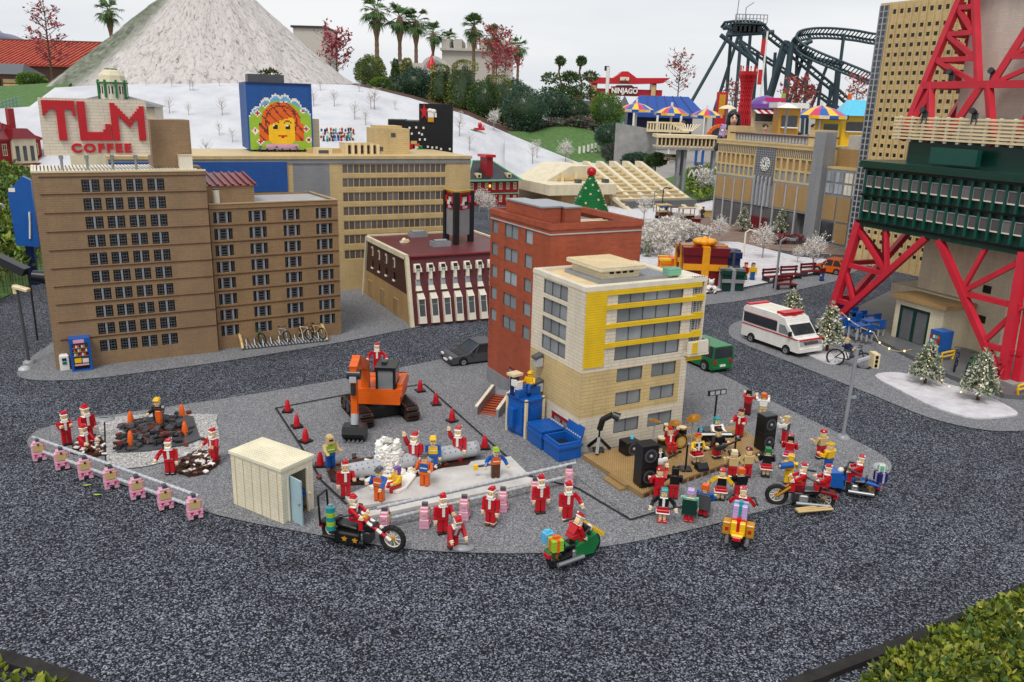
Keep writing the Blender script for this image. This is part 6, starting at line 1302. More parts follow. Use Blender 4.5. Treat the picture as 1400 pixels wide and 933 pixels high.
hedge('hedge','low green bushes beside the footbridge',[(938,240),(978,232),(978,262),(990,270),(960,280),(940,268)],.18,3000,.06,['leaf_bright','leaf_hedge'])
hedge('hedge','small yellow green plants in the near left corner',[(-70,915),(2,925),(24,936),(80,942),(90,990),(-60,1000)],.05,420,.022,['leaf_hedge'])
m=MB();pts=[G(*q)for q in((1060,950),(1170,908),(1290,862),(1440,790))]
for a,b in zip(pts,pts[1:]):m.beam((a.x,a.y,.008),(b.x,b.y,.008),.035,.02,'dark_joint')
m.build('border_edging',None,'dark wet edging strip in front of the corner hedge','edging')
m=MB();pts=[G(*q)for q in((-60,893),(10,906),(60,922),(110,938),(160,960))]
for a,b in zip(pts,pts[1:]):m.beam((a.x,a.y,.008),(b.x,b.y,.008),.04,.024,'dark_joint')
m.build('border_edging',None,'dark edging strip in the near left corner','edging')
# bare frosted trees on the snow
def frost_tree(name,n=14,tw=4,leafm=None,leaves=0,bark='pale_bark'):
    t=thing(name,'x','tree');m=MB();m.cyl((0,0,-.05),(0,0,.55),.022,bark,r2=.012,n=5);f=MB()
    for i in range(n):
        z=.25+.5*i/n;a=i*2.4;l=.36*(1-.5*i/n)*random.uniform(.7,1.1);e=Vector((math.cos(a)*l,math.sin(a)*l,z+l*.8));m.cyl((0,0,min(z,.55)),e,.009,bark,r2=.004,n=3)
        for j in range(tw):
            s=Vector((0,0,z)).lerp(e,random.uniform(.35,.9));e2=s+Vector((random.gauss(0,1),random.gauss(0,1),random.gauss(.5,.7)))*.11;f.cyl(s,e2,.006,'frost',r2=.003,n=3)
            if leafm and leaves:f.leaves(e2,(.04,.04,.04),leaves,.045,leafm)
    m.build('trunk',t);f.build('crown',t);return t
ft0=frost_tree('bare_tree');first=True
G2='tiny bare trees on the white hill'
for x,y,hp in((235,119,13),(260,124,16),(264,124,14),(300,118,12),(232,156,20),(258,158,16),(304,158,22),(300,186,18),(283,219,26),(318,195,18),(438,124,14),(457,146,20),(429,146,20),(512,150,26),(485,164,22),(500,172,20),(491,126,14),(507,150,20),(283,112,10),(728,224,26),(734,216,22),(642,206,22),(628,186,24),(540,150,12),(200,118,9),(630,168,14)):
    p=on_hill(x,y);s=hp/FOC*p.y/.8
    if first:ft0.location=p;ft0.scale=(s,)*3;ft0['label']='tiny bare snow-dusted tree standing on the white hillside';ft0['group']=G2;first=False
    else:dup(ft0,p,random.uniform(0,6),scale=s)
wt=frost_tree('white_tree',n=22,tw=7,leafm='leaf_white',leaves=2,bark='pale_bark');first=True
for x,y,hp,lb in((675,178,22,'white frosted tree on the hill near the conifers'),(773,224,26,'white feathery tree on the snow edge by the lawn'),(960,270,34,'white feathery tree in front of the green bushes by the station'),(925,316,24,'white feathery tree behind the gift boxes, left one'),(982,334,32,'white feathery tree between the gifts and the plaza'),(1042,354,40,'white feathery tree in front of the plaza, right one'),(1110,372,44,'white feathery tree beside the orange car'),(880,303,30,'white feathery tree directly above the brick building'),(690,276,18,'white frosted bush beside the red house'),(668,300,30,'white frosted tree between the red house and the maroon block'),(655,290,26,'small white frosted tree behind the roof sign of the maroon block'),(975,262,18,'small white frosted tree at the foot of the green bushes'),(1090,360,20,'low white tree beside the wing of the station')):
    p=on_hill(x,y)if(x,y)in((675,178),(773,224))else G(x,y);s=hp/FOC*p.y/.8
    if first:wt.location=p;wt.scale=(s,)*3;wt['label']=lb;wt['group']='white frosted trees';first=False
    else:dup(wt,p,random.uniform(0,6),label=lb,scale=s)
# little frosted firs with fairy lights
def fir(label,x,yb,yt,wpx,lit=True,group='snowy little firs with lights'):
    p=G(x,yb);k=p.y/FOC*1.02;h=(yb-yt)*k*1.05;r=wpx/2*k;t=thing('fir_tree',label,'fir tree',p,0,group);m=MB();m.cyl((0,0,-.004),(0,0,h*.8),h*.035,'bark',r2=h*.01,n=6);f=MB()
    for i in range(9):
        q=i/9;z=h*(.28+.70*q);rr=r*(1.0-.82*q)*random.uniform(.88,1.1);nb=int(9-5*q)
        for j in range(nb):
            a=2*PI*j/nb+i*.9+random.uniform(-.2,.2);e=Vector((math.cos(a)*rr,math.sin(a)*rr,z-h*.05+random.uniform(-.02,.05)*h));m.cyl((0,0,z),e,h*.008,'bark',n=3)
            for w_ in range(11):s=Vector((0,0,z)).lerp(e,.25+.78*(w_+random.random())/11);f.leaves(s,(h*.02,h*.02,h*.02),5,h*.075,['leaf_white','leaf_frost','leaf_frost','leaf_conifer'],wid=.42)
    f.leaves((0,0,h*.98),(h*.02,h*.02,h*.04),16,h*.07,['leaf_frost'],wid=.4);m.build('trunk',t);f.build('crown',t)
    if lit:
        g=MB()
        for i in range(16):a=i*2.1;q=i/16;g.ball((math.cos(a)*r*(1-.75*q)*.95,math.sin(a)*r*(1-.75*q)*.95,h*(.32+.6*q)),h*.011,'lamp_glow',n=6,m=4)
        g.build('fairy_lights',t)
    return t
fir('frosted fir behind the front of the white ambulance',1080,446,398,40);fir('frosted fir with lights right of the ambulance',1130,482,416,40);fir('frosted fir on the long snow patch, left one',1264,527,466,44);fir('frosted fir on the long snow patch, right one',1336,550,477,50)
fir('dark frosted fir in front of the station, left one',1015,317,286,22,False);fir('dark frosted fir in front of the station, right one',1067,323,288,22,False);fir('tiny decorated fir beside the gift boxes',884,352,332,14,False)
# ================================================================== VEHICLES AND STREET OBJECTS
def head(a,b):return math.atan2(b.y-a.y,b.x-a.x)
def wheel_set(t,L,W,r,xs,rim='chrome',wy=None):
    w0=None
    for x in xs:
        for s in(-1,1):
            y=s*(W/2-.004)
            if w0 is None:m=MB();m.cyl((0,-.010,0),(0,.010,0),r,'rubber',n=16);m.cyl((0,-.0115,0),(0,.0115,0),r*.6,rim,n=12);m.cyl((0,-.0125,0),(0,.0125,0),r*.2,'dark_gray',n=8);w0=m.build('wheel',t,loc=(x,y,r))
            else:share(w0,loc=(x,y,r))
def car(name,label,cat,p,rz,L,W,H,col,kind='saloon',rim='chrome'):
    t=thing(name,label,cat,p,rz);r=H*.2;zb,zs,zr=H*.14,H*.55,H;m=MB();h=L/2
    if kind=='saloon':low=[(-h,zb),(h*.98,zb),(h,H*.36),(h*.96,H*.46),(h*.42,zs),(-h*.72,zs),(-h*.98,H*.5)];c0,c1,r0,r1=-h*.72,h*.44,-h*.46,h*.08
    elif kind=='hatch':low=[(-h*.97,zb),(h*.98,zb),(h,H*.34),(h*.94,H*.46),(h*.45,zs),(-h*.9,zs+.002),(-h,H*.4)];c0,c1,r0,r1=-h*.92,h*.48,-h*.66,h*.1
    else:low=[(-h,zb),(h*.98,zb),(h,H*.34),(h*.95,H*.46),(h*.80,zs),(-h,zs)];c0,c1,r0,r1=-h*.995,h*.80,-h*.97,h*.52
    m.prism(low,-W/2,W/2,col,'xz');m.box(-h*.9,h*.9,-W/2+.01,W/2-.01,H*.08,zb+.002,'black')
    for x in(-h*.6,h*.62):
        for s in(-1,1):m.cyl((x,s*(W/2+.0006),r*1.05),(x,s*(W/2-.012),r*1.05),r*1.18,'mask_dark',n=14)
    m.build('body',t);g=MB();wi=W*.86
    g.add([(c0,-W/2+.003,zs),(c1,-W/2+.003,zs),(c1,W/2-.003,zs),(c0,W/2-.003,zs),(r0,-wi/2,zr-.006),(r1,-wi/2,zr-.006),(r1,wi/2,zr-.006),(r0,wi/2,zr-.006)],[(0,1,5,4),(1,2,6,5),(2,3,7,6),(3,0,4,7)],'glass_dark');g.build('windows',t)
    q=MB();q.box(r0-.003,r1+.003,-wi/2-.002,wi/2+.002,zr-.008,zr,col)
    for(a,b)in((c0,r0),(c1,r1),(c0*.2+c1*.8,r1*.98),((c0+c1)/2-.01,(r0+r1)/2-.01)):
        for s in(-1,1):q.beam((a,s*(W/2-.002),zs),(b,s*(wi/2+.001),zr-.005),.008,.006,col)
    q.build('roof',t);wheel_set(t,L,W,r,(-h*.6,h*.62),rim)
    for s in(-1,1):
        q=MB();q.bx((h*.965,s*W*.36,H*.41),(.016,W*.2,H*.09),'white');q.build('headlight',t);q=MB();q.bx((-h*.985,s*W*.38,H*.43),(.014,W*.14,H*.12),'red');q.build('tail_light',t)
        q=MB();q.bx((c1*.86,s*(W/2+.006),zs+.008),(.012,.014,.012),col);q.build('mirror',t)
    q=MB();q.bx((h*.99,0,H*.22),(.012,W*.96,H*.1),'charcoal' if kind!='van' else col);q.bx((-h*1.0,0,H*.22),(.012,W*.96,H*.1),'charcoal' if kind!='van' else col);q.bx((h*1.004,0,H*.24),(.012,W*.3,H*.07),'white');q.bx((-h*1.01,0,H*.28),(.012,W*.26,H*.07),'white');q.build('bumper',t);return t
a=G(616,502);d_=-UX;t=car('parked_car','dark grey saloon car parked beside the brick building','car',a+UX*.20+VY*.07,URZ+PI,.40,.17,.125,'dark_gray');
m=MB()
for k in range(7):m.box(.03+k*.018,.04+k*.018,-.07,.07,.0695-k*.0008,.0715-k*.0008,'charcoal')
m.build('bonnet_ridges',t)
a,b=G(972,509),G(944,494);t=car('van','green van with dark windows parked right of the cream building','van',a-UX*.0+VY*.13+UX*.05,URZ+PI/2,.33,.155,.165,'green','van')
a,b=G(1116,372),G(1154,378);car('orange_car','bright orange hatchback car by the snow patch','car',(a+b)/2+VY*.05+UX*.06,head(b,a),(b-a).length*1.12,.19,.15,'orange','hatch')
p=AT(918,220,15.6);car('minibus','tiny cream minibus under the footbridge','bus',(p.x,p.y,max(0,p.z)),.1,.27,.12,.12,'cream','van')
# ambulance
a,b=G(1012,462),G(1096,492);L_=(b-a).length*.93;rz=head(a,b);W=.21;Hh=HT((a+b)/2,424)*.97;p=a+(b-a)*.5+Vector((math.cos(rz+PI/2),math.sin(rz+PI/2),0))*W*.42
t=thing('ambulance','white high roof ambulance with red stripes and red roof lights','ambulance',p,rz);h=L_/2
m=MB();m.prism([(-h,.035),(h*.98,.035),(h,Hh*.30),(h*.96,Hh*.42),(h*.80,Hh*.50),(h*.52,Hh*.80),(h*.46,Hh*.90),(h*.2,Hh*.97),(-h*.92,Hh*.97),(-h,Hh*.90)],-W/2,W/2,'white','xz');m.box(-h*.9,h*.9,-W/2+.01,W/2-.01,.02,.036,'black')
for x in(-h*.62,h*.60):
    for s in(-1,1):m.cyl((x,s*(W/2+.0008),.032),(x,s*(W/2-.012),.032),.036,'mask_dark',n=14)
m.build('body',t)
for s in(-1,1):
    m=MB();y0,y1=(s*W/2,s*(W/2+.003))if s>0 else(-(W/2+.003),-W/2);m.box(-h*.95,h*.22,y0,y1,Hh*.53,Hh*.78,'glass_dark');m.build('side_window',t)
    m=MB();m.prism([(h*.30,Hh*.53),(h*.66,Hh*.53),(h*.48,Hh*.74),(h*.30,Hh*.74)],y0,y1,'glass_gray','xz');m.build('cab_window',t)
    m=MB();m.box(-h*.99,h*.97,y0*1.004,y1*1.004,Hh*.46,Hh*.485,'red');m.box(-h*.99,h*.20,y0*1.005,y1*1.005,Hh*.79,Hh*.80,'red');m.build('stripe',t)
    m=MB();m.bx((h*.975,s*W*.38,Hh*.36),(.018,W*.16,Hh*.06),'glass_pale');m.build('headlight',t);m=MB();m.bx((-h,s*W*.42,Hh*.4),(.01,W*.1,Hh*.2),'red');m.build('tail_light',t)
    m=MB();m.bx((h*.72,s*(W/2+.014),Hh*.58),(.012,.02,.03),'black');m.build('mirror',t)
m=MB();sl=math.degrees(math.atan2(Hh*.30,h*.28));m.bx((h*.672,0,Hh*.655),(.006,W*.86,Hh*.30),'glass_dark',ry=-(90-sl));m.build('windscreen',t)
m=MB();m.box(h*.10,h*.36,-W*.42,W*.42,Hh*.97,Hh*1.03,'red');m.box(h*.36,h*.40,-W*.1,W*.1,Hh*.96,Hh*1.0,'red');m.build('light_bar',t)
m=MB();m.box(-h*.98,-h*.84,-W*.44,W*.44,Hh*.97,Hh*1.01,'red');m.box(-h*.74,h*.1,-W*.30,W*.30,Hh*.97,Hh*.985,'offwhite');m.build('rear_light_bar',t)
m=MB();m.bx((h*.99,0,Hh*.20),(.02,W*.98,Hh*.10),'white');m.bx((h*1.0,0,Hh*.38),(.012,W*.55,Hh*.07),'dark_gray');m.bx((h*1.012,0,Hh*.21),(.006,W*.3,Hh*.05),'offwhite');m.bx((h*.985,0,Hh*.465),(.012,W*.96,Hh*.03),'red');m.bx((h*1.006,0,Hh*.40),(.006,.018,.018),'red');m.build('front_bumper',t)
wheel_set(t,L_,W,.030,(-h*.62,h*.60))

# ---- lamp posts
p=G(40,497);H_=HT(p,391);t=thing('street_lamp','grey street lamp with a boxy head at the left edge','street lamp',p,0);m=MB();m.lathe([(.032,0),(.032,.012),(.018,.02)],'gray',n=14);m.build('base',t);m=MB();m.cyl((0,0,.01),(-.012,0,H_-.02),.009,'dark_gray',n=8);m.build('pole',t);m=MB();m.bx((.02,-.01,H_-.012),(.085,.04,.018),'cream',ry=14,ch=.003);m.bx((-.02,0,H_-.02),(.02,.02,.05),'cream');m.build('lamp_head',t)
p=G(34,506);m=MB();m.lathe([(.034,0),(.03,.014),(.016,.02)],'light_gray',n=14);m.build('round_base',None,'round grey stone base beside the left street lamp','base',loc=p)
p=G(1203,640);m=MB();m.lathe([(.034,0),(.03,.014),(.016,.02)],'light_gray',n=14);m.build('round_base',None,'round grey base at the tip of the pavement by the bikes','base',loc=p)
p=G(1152,600);H_=HT(p,478);t=thing('street_lamp','grey street lamp post with signal arms right of the band','street lamp',p,0);m=MB();m.lathe([(.034,0),(.032,.012),(.02,.022)],'gray',n=14);m.build('base',t);m=MB();m.cyl((0,0,.01),(.006,0,H_),.0085,'gray',n=10);m.build('pole',t)
m=MB();m.beam((0,0,H_*.86),(.07,.0,H_*.92),.012,.012,'light_gray');m.build('arm',t);m=MB();m.box(.078,.105,-.03,.03,H_*.82,H_*.97,'cream')
for i in range(3):
    for s in(-1,1):m.bx((.09,-.031,H_*(.85+.045*i)),(.012,.004,.014),'tan')
m.build('signal_box',t);m=MB();m.beam((0,0,H_*.47),(.035,0,H_*.475),.012,.012,'gray');m.build('bracket',t)
for x,yb,yt,c,lb in((905,286,259,'charcoal','dark lamp post in front of the sports hall ribs'),(893,290,262,'gray','grey lamp post left of the dark one by the sports hall'),(776,279,254,'gray','grey lamp post left of the christmas tree'),(1059,400,330,'gray','slim lamp post on the snow between gifts and orange car'),(1016,352,318,'offwhite','short white lamp post behind the gift boxes'),(1160,376,318,'gray','grey lamp post left of the red tower leg')):
    p=G(x,yb);H_=HT(p,yt);t=thing('lamp_post',lb,'street lamp',p,0);m=MB();m.cyl((0,0,0),(0,0,H_),.01,c,n=6);m.build('pole',t);m=MB();m.tube([(0,0,H_),(.04,0,H_+.03),(.1,0,H_+.02)],.008,c,n=5);m.bx((.1,0,H_+.015),(.05,.02,.016),c);m.build('lamp_head',t)
# ---- vending machine and bin
p=G(99,509);rz=A_rz;H_=HT(p,464);Wd=(G(127,505)-p).length;t=thing('vending_machine','blue drinks vending machine against the brown block','vending machine',p,rz);m=MB();m.box(0,Wd,0,.09,0,H_,'blue');m.box(0,.012,-.01,0,0,H_,'blue');m.box(Wd-.012,Wd,-.01,0,0,H_,'blue');m.box(.012,Wd-.012,-.01,0,H_*.86,H_,'blue');m.box(0,Wd,-.012,0,0,H_*.06,'blue');m.build('cabinet',t)
m=MB();m.box(Wd*.2,Wd*.72,-.013,-.01,H_*.87,H_*.97,'pink');m.build('panel',t)
m=MB();m.box(.014,Wd-.014,-.002,-.0005,H_*.08,H_*.85,'dark_gray')
for r_i,z in enumerate((.74,.62,.50)):
    m.box(.015,Wd-.015,-.008,-.002,H_*(z-.035),H_*(z-.02),'light_gray')
    for i in range(7):m.cyl((.024+i*(Wd-.046)/6,-.007,H_*(z-.015)),(.024+i*(Wd-.046)/6,-.007,H_*(z+.05)),.005,['red','white','orange','dark_red','offwhite','gold','brown'][(i+r_i*2)%7],n=6)
m.box(.018,Wd*.5,-.008,-.002,H_*.27,H_*.40,'yellow');m.box(Wd*.55,Wd-.016,-.008,-.002,H_*.26,H_*.38,'offwhite');m.box(.016,Wd-.016,-.01,-.002,H_*.18,H_*.22,'pink');m.box(.016,Wd-.016,-.004,-.002,H_*.08,H_*.17,'mask_dark');m.build('display',t)
p=G(83,508);H_=HT(p,486);Wd=(G(96,507.5)-p).length;t=thing('recycling_bin','white recycling bin left of the vending machine','bin',p,rz);m=MB();m.bx((Wd/2,.035,H_*.45),(Wd,.07,H_*.9),'white',ch=.004);m.tb(Wd/2,.035,H_*.9,H_,Wd*.98,.068,Wd*.7,.05,'white');m.build('body',t)
for z,c in((.72,'dark_blue'),(.5,'green')):m=MB();m.box(Wd*.28,Wd*.72,-.003,-.0005,H_*z-.01,H_*z+.006,c);m.build('slot',t)
# ---- bicycles
def bicycle(label,p,rz,col,s=.11,group=None,name='bicycle'):
    t=thing(name,label,'bicycle',p,rz,group);r=s*.34
    for x in(-s*.55,s*.55):
        m=MB();n=16
        for i in range(n):a0,a1=2*PI*i/n,2*PI*(i+1)/n;m.cyl((r*math.cos(a0),0,r*math.sin(a0)),(r*math.cos(a1),0,r*math.sin(a1)),r*.11,'rubber',n=5,caps=False)
        for i in range(8):a=PI*i/4;m.cyl((0,0,0),(r*math.cos(a),0,r*math.sin(a)),r*.03,'steel',n=3)
        m.cyl((0,-r*.12,0),(0,r*.12,0),r*.12,'steel',n=6);m.build('wheel',t,loc=(x,0,r))
    m=MB();hb=(s*.42,0,r*2.3);st=(-s*.22,0,r*2.1);cr=(-s*.05,0,r*.9)
    for a,b in((hb,cr),(hb,st),(st,cr),(cr,(-s*.55,0,r)),(st,(-s*.55,0,r)),(hb,(s*.55,0,r))):m.cyl(a,b,s*.024,col,n=6)
    m.build('frame',t);m=MB();m.cyl(hb,(s*.38,0,r*2.75),s*.02,'steel',n=5);m.tube([(s*.25,-s*.2,r*2.75),(s*.4,-s*.1,r*2.8),(s*.4,s*.1,r*2.8),(s*.25,s*.2,r*2.75)],s*.02,'charcoal',n=5);m.build('handlebar',t)
    m=MB();m.bx((-s*.25,0,r*2.5),(s*.24,s*.1,s*.05),'black');m.cyl(st,(-s*.25,0,r*2.45),s*.02,'steel',n=5);m.build('saddle',t);return t
a,b=G(332,480),G(447,468);rz=head(a,b);t=thing('cycle_stand','slatted bicycle stand with curved end rails by the brown block','bicycle stand',a,rz);ln=(b-a).length;m=MB();m.box(0,ln,0,.13,.0,.012,'dark_gray')
for i in range(26):m.box(i*ln/26+.002,i*ln/26+ln/52,-.004,.128,.012,.018,'light_gray')
m.build('platform',t)
for x in(0,ln):m=MB();m.tube([(x,-.004,.015),(x,.02,.05),(x,.1,.085),(x,.13,.085)],.010,'tan',n=6);m.build('end_rail',t)
for i in range(10):m=MB();x=(i+.6)*ln/10.5;m.tube([(x,.02,.018),(x,.05,.055),(x+.012,.075,.058),(x+.016,.1,.018)],.0045,'steel',n=5);m.build('hoop',t)
for i,(x,c,lb)in enumerate(((352,'green','green bicycle in the stand, seen end on'),(386,'light_gray','pale grey bicycle in the middle of the stand'),(416,'cream','cream bicycle second from the right in the stand'),(434,'tan','tan bicycle at the right end of the stand'))):
    q=G(x,474-(x-352)*.09);bicycle(lb,q+Vector((0,0,.018))-Vector((-math.sin(rz),math.cos(rz),0))*-.03,rz+rad(-62),c,.105,'bicycles in the stand')
for x,y,c,lb,a_ in((1306,504,'blue','blue bicycle lying near the yellow hoop under the tower',30),(1326,512,'green','green bicycle behind the right frosted fir',20),(1366,522,'red','red bicycle parked by the tower foot',10)):bicycle(lb,G(x,y,.03),rad(a_)+URZ,c,.13,'bicycles under the tower')
# ---- info panel, spotlight and arches at the left
p=AT(36,330,6.4);b=Vector((p.x,6.4,0));t=thing('info_panel','slanted blue board on a post at the left edge','sign',b,.25);h0,h1=HT(b,318),HT(b,252);m=MB();m.prism([(-.075,h0-.1),(.085,h0-.12),(.085,h1+.03),(.03,h1+.06),(-.085,h1-.06)],0,.05,'blue','xz');m.build('board',t);m=MB();m.box(-.03,.03,.05,.09,0,h0,'dark_blue');m.build('post',t)
m=MB();m.box(-.075,-.03,-.004,.0,h1-.06,h1-.03,'white');m.tube([(.03,-.006,h0-.05),(.045,-.006,h0+.08),(.05,-.006,h0+.16)],.008,'white',n=5);m.build('marking',t)
for i,(x0,x1,yb,yt,lb)in enumerate(((-2,12,318,280,'white hoop rail at the far left, behind'),(0,24,330,312,'low white hoop rail in front of the blue board'),(29,44,318,300,'small white hoop rail right before the blue board'))):
    a,b=G(x0,yb),G(x1,yb-2);t=thing('hoop_rail',lb,'hoop',a,head(a,b),'white hoop rails at left');w=(b-a).length;hh=HT(a,yt);m=MB();m.tube([(0,0,0)]+[(w/2-w/2*math.cos(PI*k/8),0,hh*.55+hh*.45*math.sin(PI*k/8))for k in range(9)]+[(w,0,0)],.014,'white',n=7);m.build('tube',t)
a,b=AT(-6,352,4.9),AT(36,372,4.9);t=thing('spotlight','black bar shaped spotlight in front of the left hedge','spotlight',(b.x,b.y,0),0);m=MB();d=a-b;m.beam((0,0,b.z),(d.x,d.y,a.z),.07,.05,'charcoal');m.build('housing',t);m=MB();m.cyl((.02,.03,b.z-.03),(.16,.05,b.z-.05),.035,'black',r2=.05,n=10);m.cyl((0,.02,0),(0,.02,b.z),.006,'charcoal',n=6);m.build('bracket',t)
# ---- blue info stands by the footbridge
for x,lb in((951,'blue slanted reading stand, left one by the footbridge'),(960,'blue slanted reading stand, right one by the footbridge')):
    b=G(x,226);t=thing('reading_stand',lb,'stand',b,0);h=HT(b,200);m=MB();m.box(-.04,.03,0,.05,0,h,'blue');m.build('post',t);m=MB();m.bx((0,-.05,h+.04),(.16,.26,.02),'light_gray',rx=25,ry=35);m.build('board',t)
p=G(952,252);m=MB();m.cyl((0,0,0),(0,0,HT(p,222)),.06,'dark_gray',n=12);m.build('bollard',None,'grey round bollard in the green bushes by the footbridge','bollard',loc=p)
a,b=G(944,254),G(976,248)
for i in range(6):q=a.lerp(b,i/5);m=MB();m.tube([(-.05,0,0),(-.06,0,.2),(0,0,.32),(.06,0,.2),(.05,0,0)],.018,'white',n=6);o=m.build('hoop_rail',None,'white hoop rail in the row by the green bushes near the station','hoop','white hoops by the green bushes',loc=q)
# ---- christmas tree, gifts, bear
p=G(805,305);p=AT(805,305,9.6);p.z=0;t=thing('christmas_tree','green cone shaped christmas tree with a red ball on top','christmas tree',p,0);zt_=HT(p,241);k=p.y/FOC;m=MB();n=16;r0=40*k;steps=26
pr=[]
for i in range(steps):f=i/steps;r=r0*(1-f)**.8+.012;pr+=[(r,zt_*f),(r,zt_*(i+1)/steps)]
m.lathe(pr,'green',n=18,smooth=False);m.build('cone',t)
for i in range(60):f=(i+.5)/60;a=i*2.39;r=r0*(1-f)**.8+.016;m=MB();m.bx((0,0,0),(.022,.022,.022),'cream');m.build('bauble',t,loc=(r*math.cos(a),r*math.sin(a),zt_*f))if i==0 else None;
b0_=[c for c in t.children if c.name.startswith('bauble')][0]
for i in range(1,60):f=(i+.5)/60;a=i*2.39;r=r0*(1-f)**.8+.016;share(b0_,loc=(r*math.cos(a),r*math.sin(a),zt_*f))
m=MB();m.ball((0,0,zt_+.05),.055,'red',n=10,m=7);m.bx((0,0,zt_+.05),(.085,.085,.075),'red');m.build('top_ball',t)
def gift(label,x0,x1,yb,yt,col,rib,d=None,rz=0,name='gift_box'):
    p=G(x0,yb);w=(G(x1,yb)-p).length;H_=HT(p,yt);d=d or w*.7;t=thing(name,label,'gift',p,rz,'giant gift boxes on the snow');m=MB();m.box(0,w,0,d,0,H_*.80,col);m.box(-.012,w+.012,-.012,d+.012,H_*.8,H_,col);m.build('box',t)
    m=MB();c,q=w/2,w*.085;m.box(c-q,c+q,-.016,-.0,0,H_+.004,rib);m.box(c-q,c+q,-.016,d+.016,H_,H_+.006,rib);m.box(-.016,-.0,d*.42,d*.58,0,H_,rib);m.box(-.016,w+.016,d*.4,d*.6,H_+.001,H_+.008,rib);m.box(w,w+.016,d*.4,d*.6,0,H_,rib);m.box(-.003,w+.003,-.014,-.001,H_*.42,H_*.58,rib);m.build('ribbon',t);return t,w,d,H_
t,w,d,H_=gift('giant dark red gift box with orange ribbon and bow',932,988,391,338,'dark_red','ribbon',rz=-.05)
m=MB()
for i in range(7):a=2*PI*i/7;m.ball((w/2+.06*math.cos(a),d/2+.05*math.sin(a),H_+.035),(.055,.045,.03),'ribbon',n=8,m=5)
m.ball((w/2,d/2,H_+.05),.035,'ribbon');m.build('bow',t)
gift('navy blue gift box behind the dark green one',990,1008,386,345,'dark_blue','dark_gray',.22,-.05);gift('dark green gift box with silver ribbon',986,1014,398,370,'dark_green','gray',.16,-.05)
gift('smaller dark red gift box behind the giant one',925,945,374,336,'dark_red','ribbon',.2,-.05);gift('flat yellow gift box left of the giant red one',903,934,368,354,'yellow','orange',.2,-.05)
p=G(971,401);t=thing('bear_statue','white sitting bear statue in front of the gift boxes','statue',p,0);H_=HT(p,381)*1.0;k=H_;m=MB()
m.ball((0,0,k*.32),(k*.28,k*.24,k*.32),'white',n=10);m.ball((0,-k*.04,k*.76),(k*.2,k*.18,k*.19),'white',n=10);m.ball((0,-k*.2,k*.72),(k*.08,k*.07,k*.06),'white')
for s in(-1,1):m.ball((s*k*.15,0,k*.93),k*.07,'white');m.ball((s*k*.26,-k*.2,k*.1),(k*.11,k*.2,k*.1),'white');m.tube([(s*k*.22,-k*.05,k*.5),(s*k*.28,-k*.2,k*.35),(s*k*.14,-k*.28,k*.33)],k*.07,'white');m.ball((s*k*.07,-k*.2,k*.8),k*.022,'black');m.ball((s*k*.27,-k*.4,k*.1),(k*.08,k*.03,k*.08),'dark_brown')
m.ball((0,-k*.27,k*.74),k*.026,'black');m.build('body',t);m=MB();m.ball((-k*.02,-k*.3,k*.34),(k*.1,k*.08,k*.12),'brown');m.build('held_fish',t)
# white topiary by the gifts, snow laden
for i,(x,y,h,lb)in enumerate(((902,352,40,'cream white topiary tree left of the yellow gift'),(889,340,34,'cream white topiary bush behind the cream building roof'),(914,338,38,'cream white topiary tree above the gifts'),(925,334,34,'cream white topiary tree right above the dark red gift'),(943,330,26,'cream white round topiary behind the orange bow'),(897,326,22,'small cream topiary with two balls near the brick building'),(880,348,30,'cream white bush at the edge of the brick building'),(960,328,18,'small white topiary right of the bow'))):
    p=G(x,y);k=p.y/FOC;t=thing('topiary',lb,'topiary',p,0,'snow white topiary by the gifts');m=MB();m.cyl((0,0,0),(0,0,h*k*.5),.012,'pale_bark',n=5);m.build('stem',t);f=MB()
    for j in range(5):a=j*2.2;f.leaves((.05*math.cos(a),.05*math.sin(a),h*k*(.3+.14*j)),(h*k*.24,h*k*.24,h*k*.18),230,.034,['leaf_white'],shell=.5)
    f.build('foliage',t)
# benches, carts and crates on the plaza and snow
def bench(label,p,rz,col='dark_red',w=.2):
    t=thing('bench',label,'bench',p,rz,'small benches');m=MB()
    for i in range(3):m.box(0,w,-.05+i*.026,-.03+i*.026,.045,.054,col)
    m.build('seat',t);m=MB()
    for i in range(2):m.box(0,w,.03,.038,.07+i*.028,.09+i*.028,col)
    m.build('backrest',t)
    for x in(.012,w-.02):m=MB();m.box(x,x+.012,-.05,.04,0,.045,'charcoal');m.box(x,x+.012,.034,.044,.045,.12,'charcoal');m.build('leg',t)
for x,y,a,lb in((1044,386,25,'dark red bench on the snow, left of the pair'),(1068,382,20,'dark red bench on the snow, behind the pair'),(1058,396,15,'long dark red bench nearest the road'),(1096,378,25,'dark red bench left of the orange car')):bench(lb,G(x,y),rad(a),'dark_red')
def cart(label,p,rz,c1,c2):
    t=thing('market_cart',label,'cart',p,rz,'little carts on the plaza');m=MB();m.box(-.09,.09,-.06,.06,.05,.11,c1);m.box(-.10,.10,-.07,.07,.11,.12,c2);m.build('body',t);m=MB();m.box(-.1,.1,-.07,.07,.2,.215,c2)
    for x in(-.085,.085):
        for y in(-.055,.055):m.cyl((x,y,.12),(x,y,.2),.006,'dark_brown',n=4)
    m.build('canopy',t);w0=None
    for x in(-.06,.06):
        for y in(-.068,.068):m=MB();m.cyl((0,-.006,0),(0,.006,0),.03,'dark_brown',n=10);m.build('wheel',t,loc=(x,y,.03))
for x,y,c1,c2,lb in((906,300,'brown','tan','brown cart with tan top at the left plaza edge'),(922,303,'dark_red','dark_brown','dark red cart in the middle of the plaza edge'),(938,305,'dark_brown','tan','dark brown cart right of the dark red one')):cart(lb,G(x,y),.3,c1,c2)
